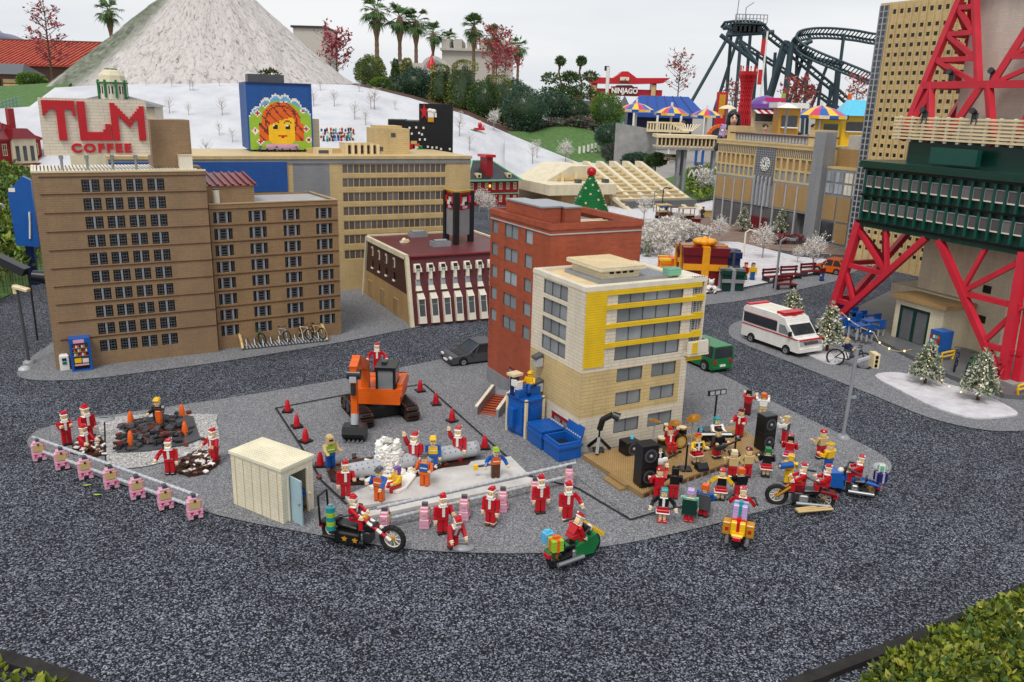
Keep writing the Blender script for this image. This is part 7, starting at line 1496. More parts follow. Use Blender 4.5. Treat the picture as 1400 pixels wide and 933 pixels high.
for x,y,w_,d_,h_,c,lb in((951,309,.1,.1,.09,'dark_red','small dark red crate on the plaza'),(965,297,.2,.08,.09,'tan','tan bench box by the station front'),(776,292,.3,.16,.12,'blue','blue covered stall left of the christmas tree')):
    t=thing('crate' if w_<.15 else 'box_seat' if c=='tan' else 'stall',lb,'crate' if w_<.15 else 'seat' if c=='tan' else 'stall',G(x,y),.1);m=MB();m.bx((0,0,h_/2),(w_,d_,h_),c,ch=.006);m.box(-w_/2-.008,w_/2+.008,-d_/2-.008,d_/2+.008,h_,h_+.012,c);m.build('body',t)
for x,y,c,lb in((1070,424-90,'dark_brown','dark low planter in front of the station, left'),(1086,334,'dark_gray','grey parked scooter row in front of the station wing')):t=thing('planter',lb,'planter',G(x,y),.2);m=MB();m.box(-.12,.12,-.04,.04,0,.05,c);m.build('trough',t);m=MB();m.leaves((0,0,.07),(.12,.04,.04),120,.04,['leaf_heather','leaf_red']);m.build('plants',t)
# ---- tower plinth furniture
for i,(x,y,lb)in enumerate(((1146,452,'blue table at the left front of the cafe under the tower'),(1163,442,'blue table at the back left of the cafe under the tower'),(1172,462,'blue table at the right front of the cafe under the tower'),(1188,455,'blue table nearest the ticket hall'),(1182,446,'blue table in the middle of the cafe under the tower'))):
    p=G(x,y,.03);t=thing('cafe_table',lb,'table',p,URZ,'blue cafe tables');m=MB();m.box(-.06,.06,-.045,.045,.085,.095,'blue');m.build('tabletop',t)
    for sx in(-1,1):
        for sy in(-1,1):m=MB();m.box(sx*.05-.005,sx*.05+.005,sy*.035-.005,sy*.035+.005,0,.085,'light_gray');m.build('leg',t)
    for s in(-1,1):
        c=thing('cafe_chair',lb.replace('blue table','blue chair '+('before' if s<0 else 'behind')+' the table').replace('  ',' '),'chair',p+VY*s*.075,URZ+(0 if s>0 else PI),'blue cafe chairs');m=MB();m.box(-.03,.03,-.025,.025,.05,.058,'blue');m.build('seat',c);m=MB();m.box(-.03,.03,.022,.03,.058,.12,'blue');m.build('backrest',c)
        for sx in(-1,1):
            for sy in(-1,1):m=MB();m.box(sx*.025-.004,sx*.025+.004,sy*.02-.004,sy*.02+.004,0,.05,'light_gray');m.build('leg',c)
p=G(1283,490,.03);t=thing('kiosk_machine','blue drinks cabinet beside the ticket hall','vending machine',p,T_rz);H_=.17;m=MB();m.box(0,.1,0,.09,0,H_,'blue');m.box(-.004,0,.01,.08,.05,.15,'dark_gray');m.build('cabinet',t);m=MB()
for j in range(3):
    for i in range(4):m.box(-.007,-.004,.014+i*.017,.026+i*.017,.06+j*.03,.08+j*.03,['white','red','orange','sky_cyan'][(i+j)%4])
m.build('display',t)
for x,y,lb in((1294,493,'yellow hoop barrier at the front edge of the tower plinth, left'),(1398,538,'yellow hoop barrier at the near right corner of the tower plinth')):
    p=G(x,y,.03);t=thing('hoop_barrier',lb,'barrier',p,URZ+rad(4));m=MB()
    for z in(.03,.055):m.tube([(-.06,0,z),(.07,0,z)],.007,'yellow',n=6)
    m.tube([(-.05,0,0),(-.06,0,.03),(-.06,0,.055)],.007,'yellow',n=6);m.tube([(.06,0,0),(.07,0,.03),(.07,0,.055)],.007,'yellow',n=6);m.build('tube',t)
# strings of fairy lights between the firs
def string_light(label,px,z):
    pts=[Vector((*G(x,y,zz).xy,zz))for(x,y),zz in zip(px,z)];out=[]
    for a,b in zip(pts,pts[1:]):
        for k in range(8):q=a.lerp(b,k/8);q.z-=math.sin(PI*k/8)*.02;out.append(q)
    out.append(pts[-1]);t=thing('light_string',label,'string lights',pts[0],0);m=MB();m.tube([p-pts[0]for p in out],.0022,'cream',n=4);m.build('wire',t)
    for k in range(2,len(out),5):m=MB();m.ball((0,0,0),.007,'lamp_glow',n=6,m=4);m.build('bulb',t,loc=out[k]-pts[0])
string_light('string of fairy lights from the ambulance fir towards the ticket hall',[(1150,427),(1195,455),(1212,475),(1246,478)],[.2,.1,.06,.12]);string_light('string of fairy lights between the two left firs',[(1090,438),(1110,462),(1126,464)],[.12,.05,.1]);string_light('string of fairy lights lying between the two right firs',[(1284,512),(1300,530),(1330,535)],[.06,.01,.05])
# light concert crowd on the snow hill
G3='rows of tiny figures on the snow';f0=None;cls=['blue','red','white','dark_blue','green','brown','dark_red','light_blue']
for r_i,(y,x0,x1,n)in enumerate(((184,440,484,12),(194,439,482,12),(189,448,480,8))):
    for i in range(n):
        x=x0+(x1-x0)*i/(n-1)+random.uniform(-.8,.8);p=on_hill(x,y+random.uniform(-1,1));s=9/FOC*p.y;c=cls[(i*3+r_i)%8];m=MB();m.tb(0,0,0,s*.45,s*.26,s*.2,s*.24,s*.18,cls[(i+2)%8]);m.tb(0,0,s*.45,s*.78,s*.24,s*.18,s*.32,s*.2,c);m.ball((0,0,s*.9),s*.13,'skin',n=6,m=4);m.build('figurine',None,'tiny standing figurine in the rows on the white hill','figure',G3,loc=p)
# small snow sledge group and white stones on the lawn
p=on_hill(655,180);t=thing('snow_sledge','red sledge with small riders on the snow hill','sledge',p,.3);s=p.y/FOC;m=MB();m.bx((0,0,3*s),(14*s,7*s,3*s),'red',ch=.4*s);m.bx((-9*s,-4*s,1.5*s),(8*s,4*s,2*s),'green');m.build('base',t);m=MB();m.ball((1*s,0,8*s),(3*s,3*s,4*s),'red');m.ball((1*s,0,12*s),2*s,'skin');m.ball((5*s,0,7*s),(2.4*s,2.4*s,3.4*s),'pink');m.build('riders',t)
for i,(x,y)in enumerate(((792,209),(798,208),(804,206.5),(809,205),(814,204),(809,212),(814,211),(819,212),(824,210.5))):
    p=AT(x,y,19.7);s=19.7/FOC;m=MB();m.box(-1.4*s,1.4*s,-.05,.05,0,9*s,'white');m.build('white_marker',None,'white upright marker in the cluster on the green lawn','marker','white markers on the lawn',loc=p-Vector((0,0,.02)))
# ================================================================== BUILDING SITE
def solid(t,name,boxes,mat=None,**kw):
    m=MB()
    for b in boxes:m.bx(b[0],b[1],b[2]if len(b)>2 else mat,*b[3:])
    return m.build(name,t,**kw)
# excavator
p=G(519,567);q=G(485,603);t=thing('excavator','orange crawler excavator with black cab on the building site','excavator',p,0);xk=-.055;yb=-math.sqrt(max(.01,(q-p).xy.length_squared-xk*xk));rz=math.atan2(q.y-p.y,q.x-p.x)-math.atan2(yb,xk);bu=HT(q,581);pk=HT(q,508)
Rt_=Matrix.Rotation(rad(28),4,'Z')@Matrix.Scale(.86,4);Rh=Matrix.Rotation(rz,4,'Z');Rb=Rh@Matrix.Scale(.86,4)
for s in(-1,1):
    m=MB();m.T=Rt_;x=s*.135;L_,r=.15,.042;n=30;pts=[]
    for i in range(n):
        f=i/n*(4*L_+2*PI*r)
        if f<2*L_:y,z,a=-L_+f,2*r,0
        elif f<2*L_+PI*r:g=(f-2*L_)/r;y,z,a=L_+r*math.sin(g),r+r*math.cos(g),-g
        elif f<4*L_+PI*r:y,z,a=L_-(f-2*L_-PI*r),0.0,PI
        else:g=(f-4*L_-PI*r)/r;y,z,a=-L_-r*math.sin(g),r-r*math.cos(g),PI-g
        m.bx((x,y,z),(.075,.022,.014),'dark_brown',rx=math.degrees(a));m.bx((x,y,z),(.05,.01,.022),'rubber',rx=math.degrees(a))
    m.box(x-.024,x+.024,-L_,L_,.012,2*r-.012,'black')
    for k in range(5):m.cyl((x-.032,-L_+k*L_/2,r),(x+.032,-L_+k*L_/2,r),r*.72,'charcoal',n=10)
    m.build('track',t)
m=MB();m.T=Rt_;m.box(-.12,.12,-.08,.08,.02,.085,'black');m.T=None;m.cyl((0,0,.06),(0,0,.088),.075,'charcoal',n=16);m.build('undercarriage',t)
m=MB();m.T=Rb;m.prism([(-.135,.10),(.135,.10),(.135,.15),(.145,.155),(.145,.19),(-.09,.19),(-.135,.17)],-.10,.19,'orange','xz');m.box(-.135,.14,.12,.19,.185,.195,'orange');m.box(-.13,.13,.19,.20,.11,.2,'charcoal');m.box(.112,.142,-.06,.15,.185,.21,'orange');m.build('house',t)
Rc=Rb@Matrix.Translation((0,.022,.03));m=MB();m.T=Rc;m.box(.0,.105,-.115,.035,.105,.13,'black')
for x in(.004,.101):
    for y in(-.111,.031):m.box(x-.006,x+.006,y-.006,y+.006,.13,.27,'black')
m.box(-.006,.111,-.12,.04,.27,.288,'black');m.box(.01,.095,-.112,-.108,.125,.155,'black');m.box(.02,.05,-.05,.0,.288,.30,'charcoal');m.box(.04,.08,-.02,.02,.13,.2,'dark_gray');cb_=m.build('cab',t)
m=MB();m.T=Rc;m.box(.01,.095,-.113,-.110,.155,.27,'glass_gray');m.box(-.003,.0,-.105,.025,.15,.27,'glass_dark');m.box(.106,.109,-.105,.025,.15,.27,'glass_dark');m.build('window',cb_)
m=MB();m.T=Rh;m.beam((xk,-.05,.13),(xk,-.06,.28),.036,.045,'orange');m.beam((xk,-.05,.27),(xk,yb+.07,pk+.03),.036,.048,'orange');m.beam((xk,yb+.09,pk+.028),(xk,yb+.01,pk),.036,.044,'orange');m.cyl((xk-.03,yb+.02,pk-.02),(xk+.03,yb+.02,pk-.02),.024,'charcoal',n=10);m.build('boom',t)
m=MB();m.T=Rh;m.beam((xk,yb+.02,pk+.01),(xk,yb+.02,bu+.035),.028,.034,'orange');m.box(xk-.015,xk+.015,yb-.012,yb+.0,pk-.05,pk-.025,'light_gray');m.cyl((xk,yb-.005,pk-.06),(xk,yb-.005,pk-.11),.012,'charcoal',n=8);m.cyl((xk,yb+.015,bu+.05),(xk,yb+.005,bu+.0),.018,'light_gray',n=8);m.build('stick',t)
m=MB();m.T=Rh@Matrix.Translation((xk,yb,0));w=.05;m.prism([(-.035,.03),(.0,.0),(.05,.01),(.06,.05),(.03,bu),(-.03,bu),(-.045,bu*.6)],-w,w,'black','yz')
for k in range(5):m.bx((-.04+k*.02,-.025,.012),(.01,.03,.012),'charcoal',rx=40)
m.build('bucket',t)
# site hut
F=G(388,718);a,b=G(320,690),G(428,693);t=thing('site_hut','cream site hut with studded roof and an open pale blue door','hut',F,head(a,F));W1=(F-a).length;rz=head(a,F);D1=(b-F).length*.93;H_=HT(F,645)
# local x runs along the long side from back to front corner; y into the hut
m=MB();m.box(-W1,0,0,.008,0,H_,'brick_ivory');m.box(-W1,0,D1-.008,D1,0,H_,'brick_ivory');m.box(-W1,-W1+.008,.008,D1-.008,0,H_,'brick_ivory')
m.box(-.008,0,.008,.03,0,H_,'brick_ivory');m.box(-.008,0,D1-.03,D1-.008,0,H_,'brick_ivory');m.box(-.008,0,.03,D1-.03,H_*.86,H_,'brick_ivory');m.box(-W1,0,.0085,D1-.0085,0,.006,'dark_tan')
for k in range(6):x=-W1*(k+.5)/6;m.box(x-.001,x+.001,-.002,0,0,H_-.01,'tan')
m.build('wall',t);m=MB();m.box(-W1-.004,.006,-.006,D1+.006,H_,H_+.012,'ivory');m.studs(-W1,.004,-.004,D1+.004,H_+.012,'ivory',p=.0125);m.build('roof',t)
m=MB();m.bx((.032,.036,H_*.43),(.07,.006,H_*.84),'pale_blue',rz=-8);m.ball((.055,.028,H_*.42),.006,'gray');m.build('door',t)
m=MB();m.box(-.004,.004,.026,.032,0,H_*.87,'offwhite');m.box(-.004,.004,D1-.032,D1-.026,0,H_*.87,'offwhite');m.build('door_frame',t);hut_in=F+Vector((math.cos(rz),math.sin(rz),0))*-.02+Vector((-math.sin(rz),math.cos(rz),0))*D1*.62
# portable toilet and dumpsters
p=G(718,601);a,b=G(700,588),G(741,594);t=thing('portable_toilet','blue portable toilet cabin with cream corner posts','toilet cabin',p,head(p,b));W1,D1,H_=(b-p).length,(a-p).length*1.05,HT(p,551)
m=MB();m.box(0,W1,0,D1,.004,H_,'blue');m.box(.02,W1-.02,-.004,0,.02,H_-.02,'blue');m.box(-.006,0,.02,D1-.02,.02,H_-.03,'blue');m.box(-.03,-.005,D1*.45,D1*.75,H_*.25,H_*.75,'blue');m.build('cabin',t)
for x,y in((0,0),(W1,0),(0,D1)):m=MB();m.box(x-.006,x+.006,y-.006,y+.006,0,H_+.012,'cream');m.build('corner_post',t)
m=MB();m.box(-.006,W1+.006,-.006,D1,H_,H_+.008,'blue');m.studs(0,W1,0,D1,H_+.008,'blue');m.build('roof',t);m=MB();m.box(W1*.2,W1*.8,-.008,-.004,H_*.1,H_*.8,'blue');m.ball((W1*.74,-.01,H_*.5),.006,'black');m.build('door',t)
ptop=p+Vector((math.cos(head(p,b)),math.sin(head(p,b)),0))*W1*.55+Vector((-math.sin(head(p,b)),math.cos(head(p,b)),0))*D1*.5+Vector((0,0,H_+.008))
t=thing('lift_basket','blue and white work basket on top of the toilet cabin','basket',ptop,head(p,b));solid(t,'frame',[((-.05,.03,.05),(.03,.03,.10),'dark_blue'),((-.052,.0,.05),(.034,.02,.05),'white'),((-.05,.03,.105),(.06,.05,.012),'cream'),((-.045,-.01,.02),(.05,.03,.04),'blue'),((.03,-.015,.02),(.06,.03,.04),'blue'),((-.07,.01,.07),(.012,.03,.03),'white')])
for x0,y0,x1,y1,yt,op,lb in((757,624,790,0,588,False,'blue dumpster with closed lid next to the toilet cabin'),(770,636,790,0,604,True,'blue dumpster with raised open lid at the corner building')):
    c=Y0-YU*(.13 if not op else.125)+YV*(.10 if not op else-.045);t=thing('dumpster',lb,'dumpster',c,Y_rz,'blue dumpsters');w,d,h=.115,.13,.088;m=MB()
    for q in((0,w,0,.008),(0,w,d-.008,d),(0,.008,.008,d-.008),(w-.008,w,.008,d-.008)):m.box(*q,.006,h,'blue')
    m.box(.008,w-.008,.008,d-.008,.006,.012,'dark_blue');m.box(-.006,w+.006,-.006,.0,h*.72,h*.86,'blue');m.box(-.006,0,0,d,h*.72,h*.86,'blue');m.build('bin',t);m=MB()
    if op:m.bx((w+.006,d/2,h+.028),(.006,d,.065),'blue',ry=14);m.box(.02,w-.02,.02,d-.02,.05,.058,'charcoal')
    else:m.box(-.003,w+.003,-.003,d+.003,h,h+.008,'blue');m.studs(0,w,0,d,h+.008,'blue')
    m.build('lid',t);m=MB()
    for q in range(7):m.cyl((w+.002,.008+q*d/7.2,h+.01),(w+.002,.018+q*d/7.2,h+.01),.006,'light_gray',n=6)
    m.build('hinge',t)
# traffic cones
def cone(label,x,y,col,base,g,h=.068):
    t=thing('traffic_cone',label,'traffic cone',G(x,y,.005),random.uniform(0,1),g);m=MB();m.box(-.024,.024,-.024,.024,0,.008,base);m.build('base',t);m=MB();m.lathe([(.017,.008),(.015,.02),(.0135,h*.5),(.008,h*.92),(.004,h)],col,n=10);m.build('cone',t)
g='red cones round the excavator'
for x,y,lb in((393.5,563,'red cone at the back left corner of the site'),(406,584,'red cone second down the left side of the site'),(418,604,'red cone third down the left side of the site'),(438,637,'red cone beside the welder'),(574.5,535,'red cone at the back right corner of the site'),(596,553,'red cone second down the right side of the site'),(618,576,'red cone third down the right side of the site'),(662.5,613,'red cone near the end of the grey pipe')):cone(lb,x,y,'red','black',g,.064)
g='orange cones round the broken road'
for x,y,lb in((179.5,582,'orange cone at the back left of the broken road'),(179.5,610,'orange cone at the front left of the broken road'),(249.5,572,'orange cone at the back right of the broken road'),(253.5,597,'orange cone at the front right of the broken road')):cone(lb,x,y,'cone_orange','cone_orange',g,.072)
# broken road, earth heaps
def heap(name,label,px,mats,n,size,h,flat_=.5):
    pts=[G(x,y)for x,y in px];c=sum(pts,Vector())/len(pts);t=thing(name,label,'rubble',c,0);m=MB();m.prism([((q-c).x,(q-c).y)for q in pts][::-1 if sum((pts[i]-c).cross(pts[(i+1)%len(pts)]-c).z for i in range(len(pts)))<0 else 1],.004,.016,mats[0]);m.build('base',t);m=MB()
    for _ in range(n):
        a,b=random.choice(pts)-c,random.choice(pts)-c;q=(a*random.random()+b*random.random())*.62;d=q.length/max((v-c).length for v in pts);m.bx((q.x,q.y,.016+h*max(0,1-d)*random.uniform(.4,1)),(size*random.uniform(.6,1.6),size*random.uniform(.5,1),size*.35),random.choice(mats[1:]),rx=random.uniform(-14,14),ry=random.uniform(-14,14),rz=random.uniform(0,180))
    q=m.build('pieces',t);q['kind']='stuff';return t
heap('broken_road','heap of broken dark grey road slabs between orange cones',[(160,622),(163,614),(178,600),(164,588),(190,576),(240,571),(264,573),(274,604),(252,612),(202,620)],['dark_gray','dark_gray','charcoal','charcoal','dark_gray','red_brown'],300,.026,.045)
heap('earth_heap','brown earth heap with white blocks in front of two santas',[(238,646),(256,626),(275,620),(296,627),(300,636),(282,650),(258,654)],['dark_brown','dark_brown','white','brown','dark_brown','white'],130,.018,.02)
heap('earth_heap','small brown earth heap with white blocks at the kneeling santa',[(96,622),(108,606),(128,600),(142,606),(142,624),(128,628)],['dark_brown','dark_brown','brown','white'],90,.017,.022)
heap('earth_heap','long brown earth bank under the grey pipe',[(448,650),(470,634),(520,628),(560,632),(600,622),(640,615),(655,622),(640,640),(600,645),(580,655),(520,664),(470,666),(452,660)],['dark_brown','dark_brown','brown','red_brown','red_brown','white'],320,.02,.022)
a,b=G(474,652,.03),G(650,619,.03);t=thing('drain_pipe','long light grey drain pipe lying on the brown earth','pipe',a,0);d=b-a;m=MB();m.cyl((0,0,.02),(d.x,d.y,.02),.034,'light_gray',n=18);m.build('tube',t);n_=Vector((-d.y,d.x,0)).normalized()
m=MB()
for i in range(24):
    for s in(-.016,-.03):q=d*((i+.5)/24)+n_*s;m.bx((q.x,q.y,.02+math.sqrt(max(0,.034**2-s*s))+.0005),(.004,.003,.004),'dark_gray')
m.build('bolt_row',t)
for f in(.0,.5,1):m=MB();q=d*f;e=d.normalized()*.006;m.cyl((q-e+Vector((0,0,.02))),(q+e+Vector((0,0,.02))),.037,'gray',n=18);m.build('collar',t)
p=G(532,648);t=thing('water_burst','white spray of water bursting from the grey pipe','water spray',p,0);m=MB()
for _ in range(190):z=random.random()**.8*.135;r=.038*(1-z*2.6)+.014;a=random.uniform(0,2*PI);m.bx((r*math.cos(a)-.02*z,r*math.sin(a),z+.01),(.022,.018,.016),'white',rx=random.uniform(-50,50),ry=random.uniform(-50,50),rz=random.uniform(0,180))
[m.bx((random.gauss(.03,.035),random.gauss(-.03,.02),random.uniform(.012,.035)),(.02,.016,.012),'white',rx=random.uniform(-40,40),rz=random.uniform(0,180))for _ in range(60)]
m.build('spray',t)['kind']='stuff';pl_=[G(x,y)-p for x,y in((498,664),(520,652),(552,652),(569,657),(556,674),(545,680),(522,677),(506,674))];m=MB();m.prism([(q.x,q.y)for q in pl_],.016,.026,'white');
m.build('pool',t);solid(t,'side_jet',[((-.045,.01,.06),(.02,.02,.04),'blue',20,30,0),((-.06,.012,.045),(.03,.02,.02),'light_blue',0,20,10),((-.05,.0,.085),(.015,.015,.03),'blue',20,-20,0)])
# pink animal barrier posts with rails
def post(label,x,y,rz,g):
    t=thing('barrier_post',label,'barrier post',G(x,y,.005),rz,g,scale=1.08)
    m=MB()
    for s_ in(-1,1):m.bx((s_*.016,0,.007),(.016,.034,.014),'pink',ch=.001)
    m.bx((0,0,.024),(.050,.032,.022),'pink',ch=.0015);m.studs(-.024,.024,-.0185,-.016,.018,'pink',p=.012)
    for s_ in(-1,1):m.bx((s_*.012,-.0165,.023),(.01,.003,.009),'magenta')
    m.build('legs',t);m=MB();m.bx((0,0,.050),(.046,.026,.032),'pink',ch=.0015);m.bx((0,0,.070),(.034,.026,.012),'pink',ch=.0015);m.bx((0,-.0135,.052),(.034,.006,.028),'tan');m.bx((0,.0135,.052),(.034,.006,.028),'tan');m.bx((0,-.017,.066),(.007,.003,.007),'dark_brown')
    for s_ in(-1,1):
        for k in range(2):m.bx((s_*.0235,0,.042+k*.014),(.004,.012,.008),'pink')
    m.build('body',t);m=MB();m.box(-.007,.007,-.01,.01,.074,.088,'dark_gray');m.build('clamp',t)
P1=[(54.6,628),(85.7,640),(118,653),(153,666),(188.6,680),(227,694),(266.8,707)];od=['first from the left end','second from the left end','third from the left end','in the middle','third from the right end','second from the right end','last at the right end']
rA=head(G(*P1[0]),G(*P1[-1]))
for(x,y),o in zip(P1,od):post('pink animal barrier post, '+o+' of the left rail',x,y,rA+rad(62),'pink posts of the left rail')
P2=[(526.4,726),(581,719),(634.6,708),(687,697),(731,683),(777,665)];od=['nearest the chopper','second from the chopper','third from the chopper','behind the santa with white cuffs','third santa side, next to last','by the stage at the right end'];rB=head(G(*P2[0]),G(*P2[-1]))
for(x,y),o in zip(P2,od):post('pink animal barrier post of the long rail, '+o,x,y,rB+rad(58),'pink posts of the right rail')
for nm,P_,hs2 in(('left',P1,(.094,.042)),('right',P2,(.098,.045))):
    a,b=G(*P_[0]),G(*P_[-1]);
    for z,w in zip(hs2,('upper','lower')):
        d=(b-a);e=d.normalized()*.03;t=thing('rail_pipe',w+' grey pipe rail of the '+('left barrier at the broken road' if nm=='left' else 'long barrier by the santas'),'rail',a,0,'barrier rails');m=MB();m.cyl(-e+Vector((0,0,z)),d+e+Vector((0,0,z)),.0065,'light_gray',n=8)
        m.build('pipe',t);m=MB();n=int(d.length/.03)
        for i in range(n):q=d*((i+.5)/n);f=d.normalized()*.004;m.cyl(q-f+Vector((0,0,z)),q+f+Vector((0,0,z)),.0078,'rail_ring',n=8)
        m.build('rings',t)
for i,(x,y,rx_,ry_,lb)in enumerate(((632,748,.045,.032,'grey round drain cover by the crouching santa'),(142,574,.05,.04,'grey manhole cover behind the broken road'))):m=MB();m.lathe([(1,.0),(.96,.008),(.5,.011),(.01,.011)],'gray',n=18,c=(0,0,0),sx=rx_,sy=ry_);m.box(-.02,.02,-.003,.003,.010,.0125,'dark_gray');m.build('manhole_cover',None,lb,'manhole cover',loc=G(x,y,.006))
for x,y,a,lb in((119,664,10,'small green leaf lying on the pavement edge'),(133,677,-5,'longer green leaf on the pavement edge')):m=MB();m.add([(-.02,0,.003),(0,-.005,.002),(.022,0,.005),(0,.005,.003)],[(0,1,2,3)],'lime');m.build('fallen_leaf',None,lb,'leaf',loc=G(x,y,.006),rz=rad(a))
# ================================================================== STAGE
F,R_,L2=G(877,684),G(1047,622),G(800,632);rz=head(F,R_);SG=thing('stage','tan studded stage deck with steps in front of the corner building','stage',F,rz);sh_=HT(F,675);lr=local(F,rz,R_);ll=local(F,rz,L2);bk=local(F,rz,G(1010,588));bk2=(lr.x+bk.x-lr.x,bk.y)
poly=[(0,0),(lr.x,0),(max(bk.x,lr.x*.94),bk.y),(ll.x,ll.y+.02)]
m=MB();m.prism(poly,0,sh_,'dark_tan');
for i in range(18):x=(i+.3)*lr.x/18;m.box(x,x+lr.x/30,-.002,0,sh_*.3,sh_*.75,'brown')
m.build('deck',SG);m=MB();ymax=max(q[1]for q in poly);p_=.0135
def inp(x,y):return all((poly[(i+1)%4][0]-poly[i][0])*(y-poly[i][1])-(poly[(i+1)%4][1]-poly[i][1])*(x-poly[i][0])>0 for i in range(4))
for i in range(int(1.6/p_)):
    for j in range(int(ymax/p_)):
        x,y=-.5+i*p_,(j+.5)*p_
        if inp(x,y):vs=[(x+.004*math.cos(PI*a/3),y+.004*math.sin(PI*a/3),sh_)for a in range(6)];vs+=[(v[0],v[1],sh_+.003)for v in vs];m.add(vs,[(6,7,8,9,10,11)]+[(a,(a+1)%6,6+(a+1)%6,6+a)for a in range(6)],'sand')
m.build('stud_plate',SG)
c=G(835,666);t=thing('stage_steps','two tan steps at the left side of the stage','steps',c,head(L2,F));m=MB();m.box(-.06,.06,.0,.04,0,sh_*.5,'dark_tan');m.box(-.06,.06,.03,.07,sh_*.5,sh_*.9,'dark_tan');m.studs(-.06,.06,0,.03,sh_*.5,'sand');m.build('steps',t)
SZ=sh_+.003
def speaker(label,x,y,z,rz,h,two=True,w=.075):
    t=thing('speaker_stack',label,'loudspeaker',G(x,y,z),rz,'black stage speakers');m=MB();m.bx((0,0,h/2),(w,w*.85,h),'black',ch=.003)
    if two:m.box(-w/2-.001,w/2+.001,-w*.426,w*.426,h*.495,h*.505,'charcoal')
    m.build('cabinet',t)
    for z in((.25,.75)if two else(.5,)):m=MB();m.cyl((0,-w*.43,h*z),(0,-w*.45,h*z),w*.38,'dark_gray',n=16);m.cyl((0,-w*.452,h*z),(0,-w*.458,h*z),w*.3,'charcoal',r2=w*.16,n=16);m.ball((0,-w*.455,h*z),w*.1,'gray');m.build('cone',t)
p=G(882,664,SZ);speaker('tall black speaker stack at the front left of the stage',881,662,SZ,rad(22),HT(p,607)-SZ);p=G(1046,613,.02);speaker('tall black speaker stack at the right end of the stage',1044,613,SZ,rad(24),HT(p,563)-SZ,w=.07)
speaker('low black amplifier cube at the back left of the stage',860,619,SZ,rad(28),.062,False,.075);speaker('low black amplifier behind the keyboard',966,600,SZ,rad(28),.05,False,.07)
for x,y,lb in((864,601,'clear glass bottle on the left amplifier'),(958,591,'clear glass bottle on the amplifier behind the keyboard')):m=MB();m.lathe([(.008,0),(.008,.016),(.003,.022),(.003,.03)],'sky_cyan',n=8);m.build('bottle',None,lb,'bottle',loc=G(x,y,SZ+.058))
m=MB();m.prism([(-.02,0),(.02,0),(.02,.018),(0,.03),(-.02,.012)],-.025,.025,'black','yz');m.build('floor_monitor',None,'small black wedge monitor at the front stage edge','speaker',loc=G(959,642,SZ),rz=rad(20))
def stand(name,label,x,y,z,h,arm=None,light=None,rz=0):
    t=thing(name,label,'stand',G(x,y,z),rz);m=MB();m.cyl((0,0,.004),(0,0,h),.0045,'black',n=6);m.build('pole',t);m=MB();m.bx((0,0,.004),(.05,.05,.008),'black',ch=.002);m.build('base',t)
    if light=='pair':m=MB();m.box(-.05,.05,-.006,.006,h,h+.026,'black');[m.box(-.045+i*.032,-.045+i*.032+.024,-.008,-.006,h+.004,h+.022,'light_gray')for i in range(3)];m.build('lamp_bar',t)
    if light=='head':m=MB();m.tube([(0,0,h),(.01,-.005,h+.05),(.05,-.02,h+.08)],.014,'black',n=6);m.cyl((.05,-.02,h+.08),(.08,-.03,h+.07),.016,'charcoal',r2=.022,n=8);[m.beam((0,0,.06),(.055*math.cos(a),.055*math.sin(a),.004),.014,.014,'black')for a in(.3,2.4,4.5)];m.build('lamp_head',t)
    if light=='mic':m=MB();m.cyl((0,0,h),(0,-.02,h+.006),.005,'charcoal',n=6);m.ball((0,-.024,h+.007),.007,'gray');m.build('microphone',t)
p=G(818,616,SZ);stand('stage_light','tall black stage lamp at the left end of the stage',818,616,SZ,.10,light='head');stand('light_stand','black lamp bar on a pole behind the keyboard',975,590,SZ,HT(G(975,590,SZ),540)-SZ,light='pair',rz=rad(25));stand('microphone_stand','microphone stand before the singer in the yellow jacket',937,642,SZ,.12,light='mic');stand('microphone_stand','microphone stand before the keyboard player',1004,621,SZ,.085,light='mic')
# drum kit
p=G(918,613,SZ);t=thing('drum_kit','drum kit with gold cymbals and a large bass drum on the stage','drums',p,rad(25));kf=.0075
m=MB();m.cyl((.035,-.02,.032),(.035,.025,.032),.034,'black',n=18);m.cyl((.035,-.0215,.032),(.035,-.0202,.032),.028,'gold',n=18);m.cyl((.035,-.023,.032),(.035,-.022,.032),.02,'tan',n=18);m.build('bass_drum',t)
for x,y,z,r,c in((-.05,.0,.03,.026,'black'),(-.01,.03,.075,.018,'black'),(.075,.03,.05,.02,'black'),(.03,.045,.075,.016,'charcoal')):m=MB();m.cyl((x,y,z),(x,y,z+.03),r,c,n=14);m.cyl((x,y,z+.03),(x,y,z+.032),r*.96,'offwhite',n=14);m.cyl((x,y,z+.024),(x,y,z+.03),r*1.05,'gold',n=14);m.cyl((x,y,.0),(x,y,z),.003,'light_gray',n=5);m.build('drum',t)
for x,y,z,r,rx in((-.06,.06,.12,.03,12),(.0,-.01,.125,.032,-8),(.1,-.01,.135,.034,-24),(.11,.05,.07,.026,6)):m=MB();R3=Matrix.Translation((x,y,z))@Matrix.Rotation(rad(rx),4,'Y');m.T=R3;m.lathe([(r,0),(r*.5,.002),(r*.18,.005),(.001,.008)],'brass',n=16);m.T=None;m.cyl((x,y,0),(x,y,z),.0035,'light_gray',n=5);m.build('cymbal',t)
p=G(977,617,SZ);t=thing('keyboard','black keyboard on a stand in front of the teal haired player','keyboard',p+Vector((.0,-.0,0)),rad(5));m=MB();m.bx((0,0,.078),(.15,.04,.012),'black');m.build('body',t);m=MB();[m.box(-.07+i*.01,-.062+i*.01,-.018,.0,.084,.0865,'white')for i in range(14)];m.build('keys',t);m=MB();m.beam((-.05,0,0),(.04,0,.07),.006,.006,'black');m.beam((.05,0,0),(-.04,0,.07),.006,.006,'black');m.build('stand',t)
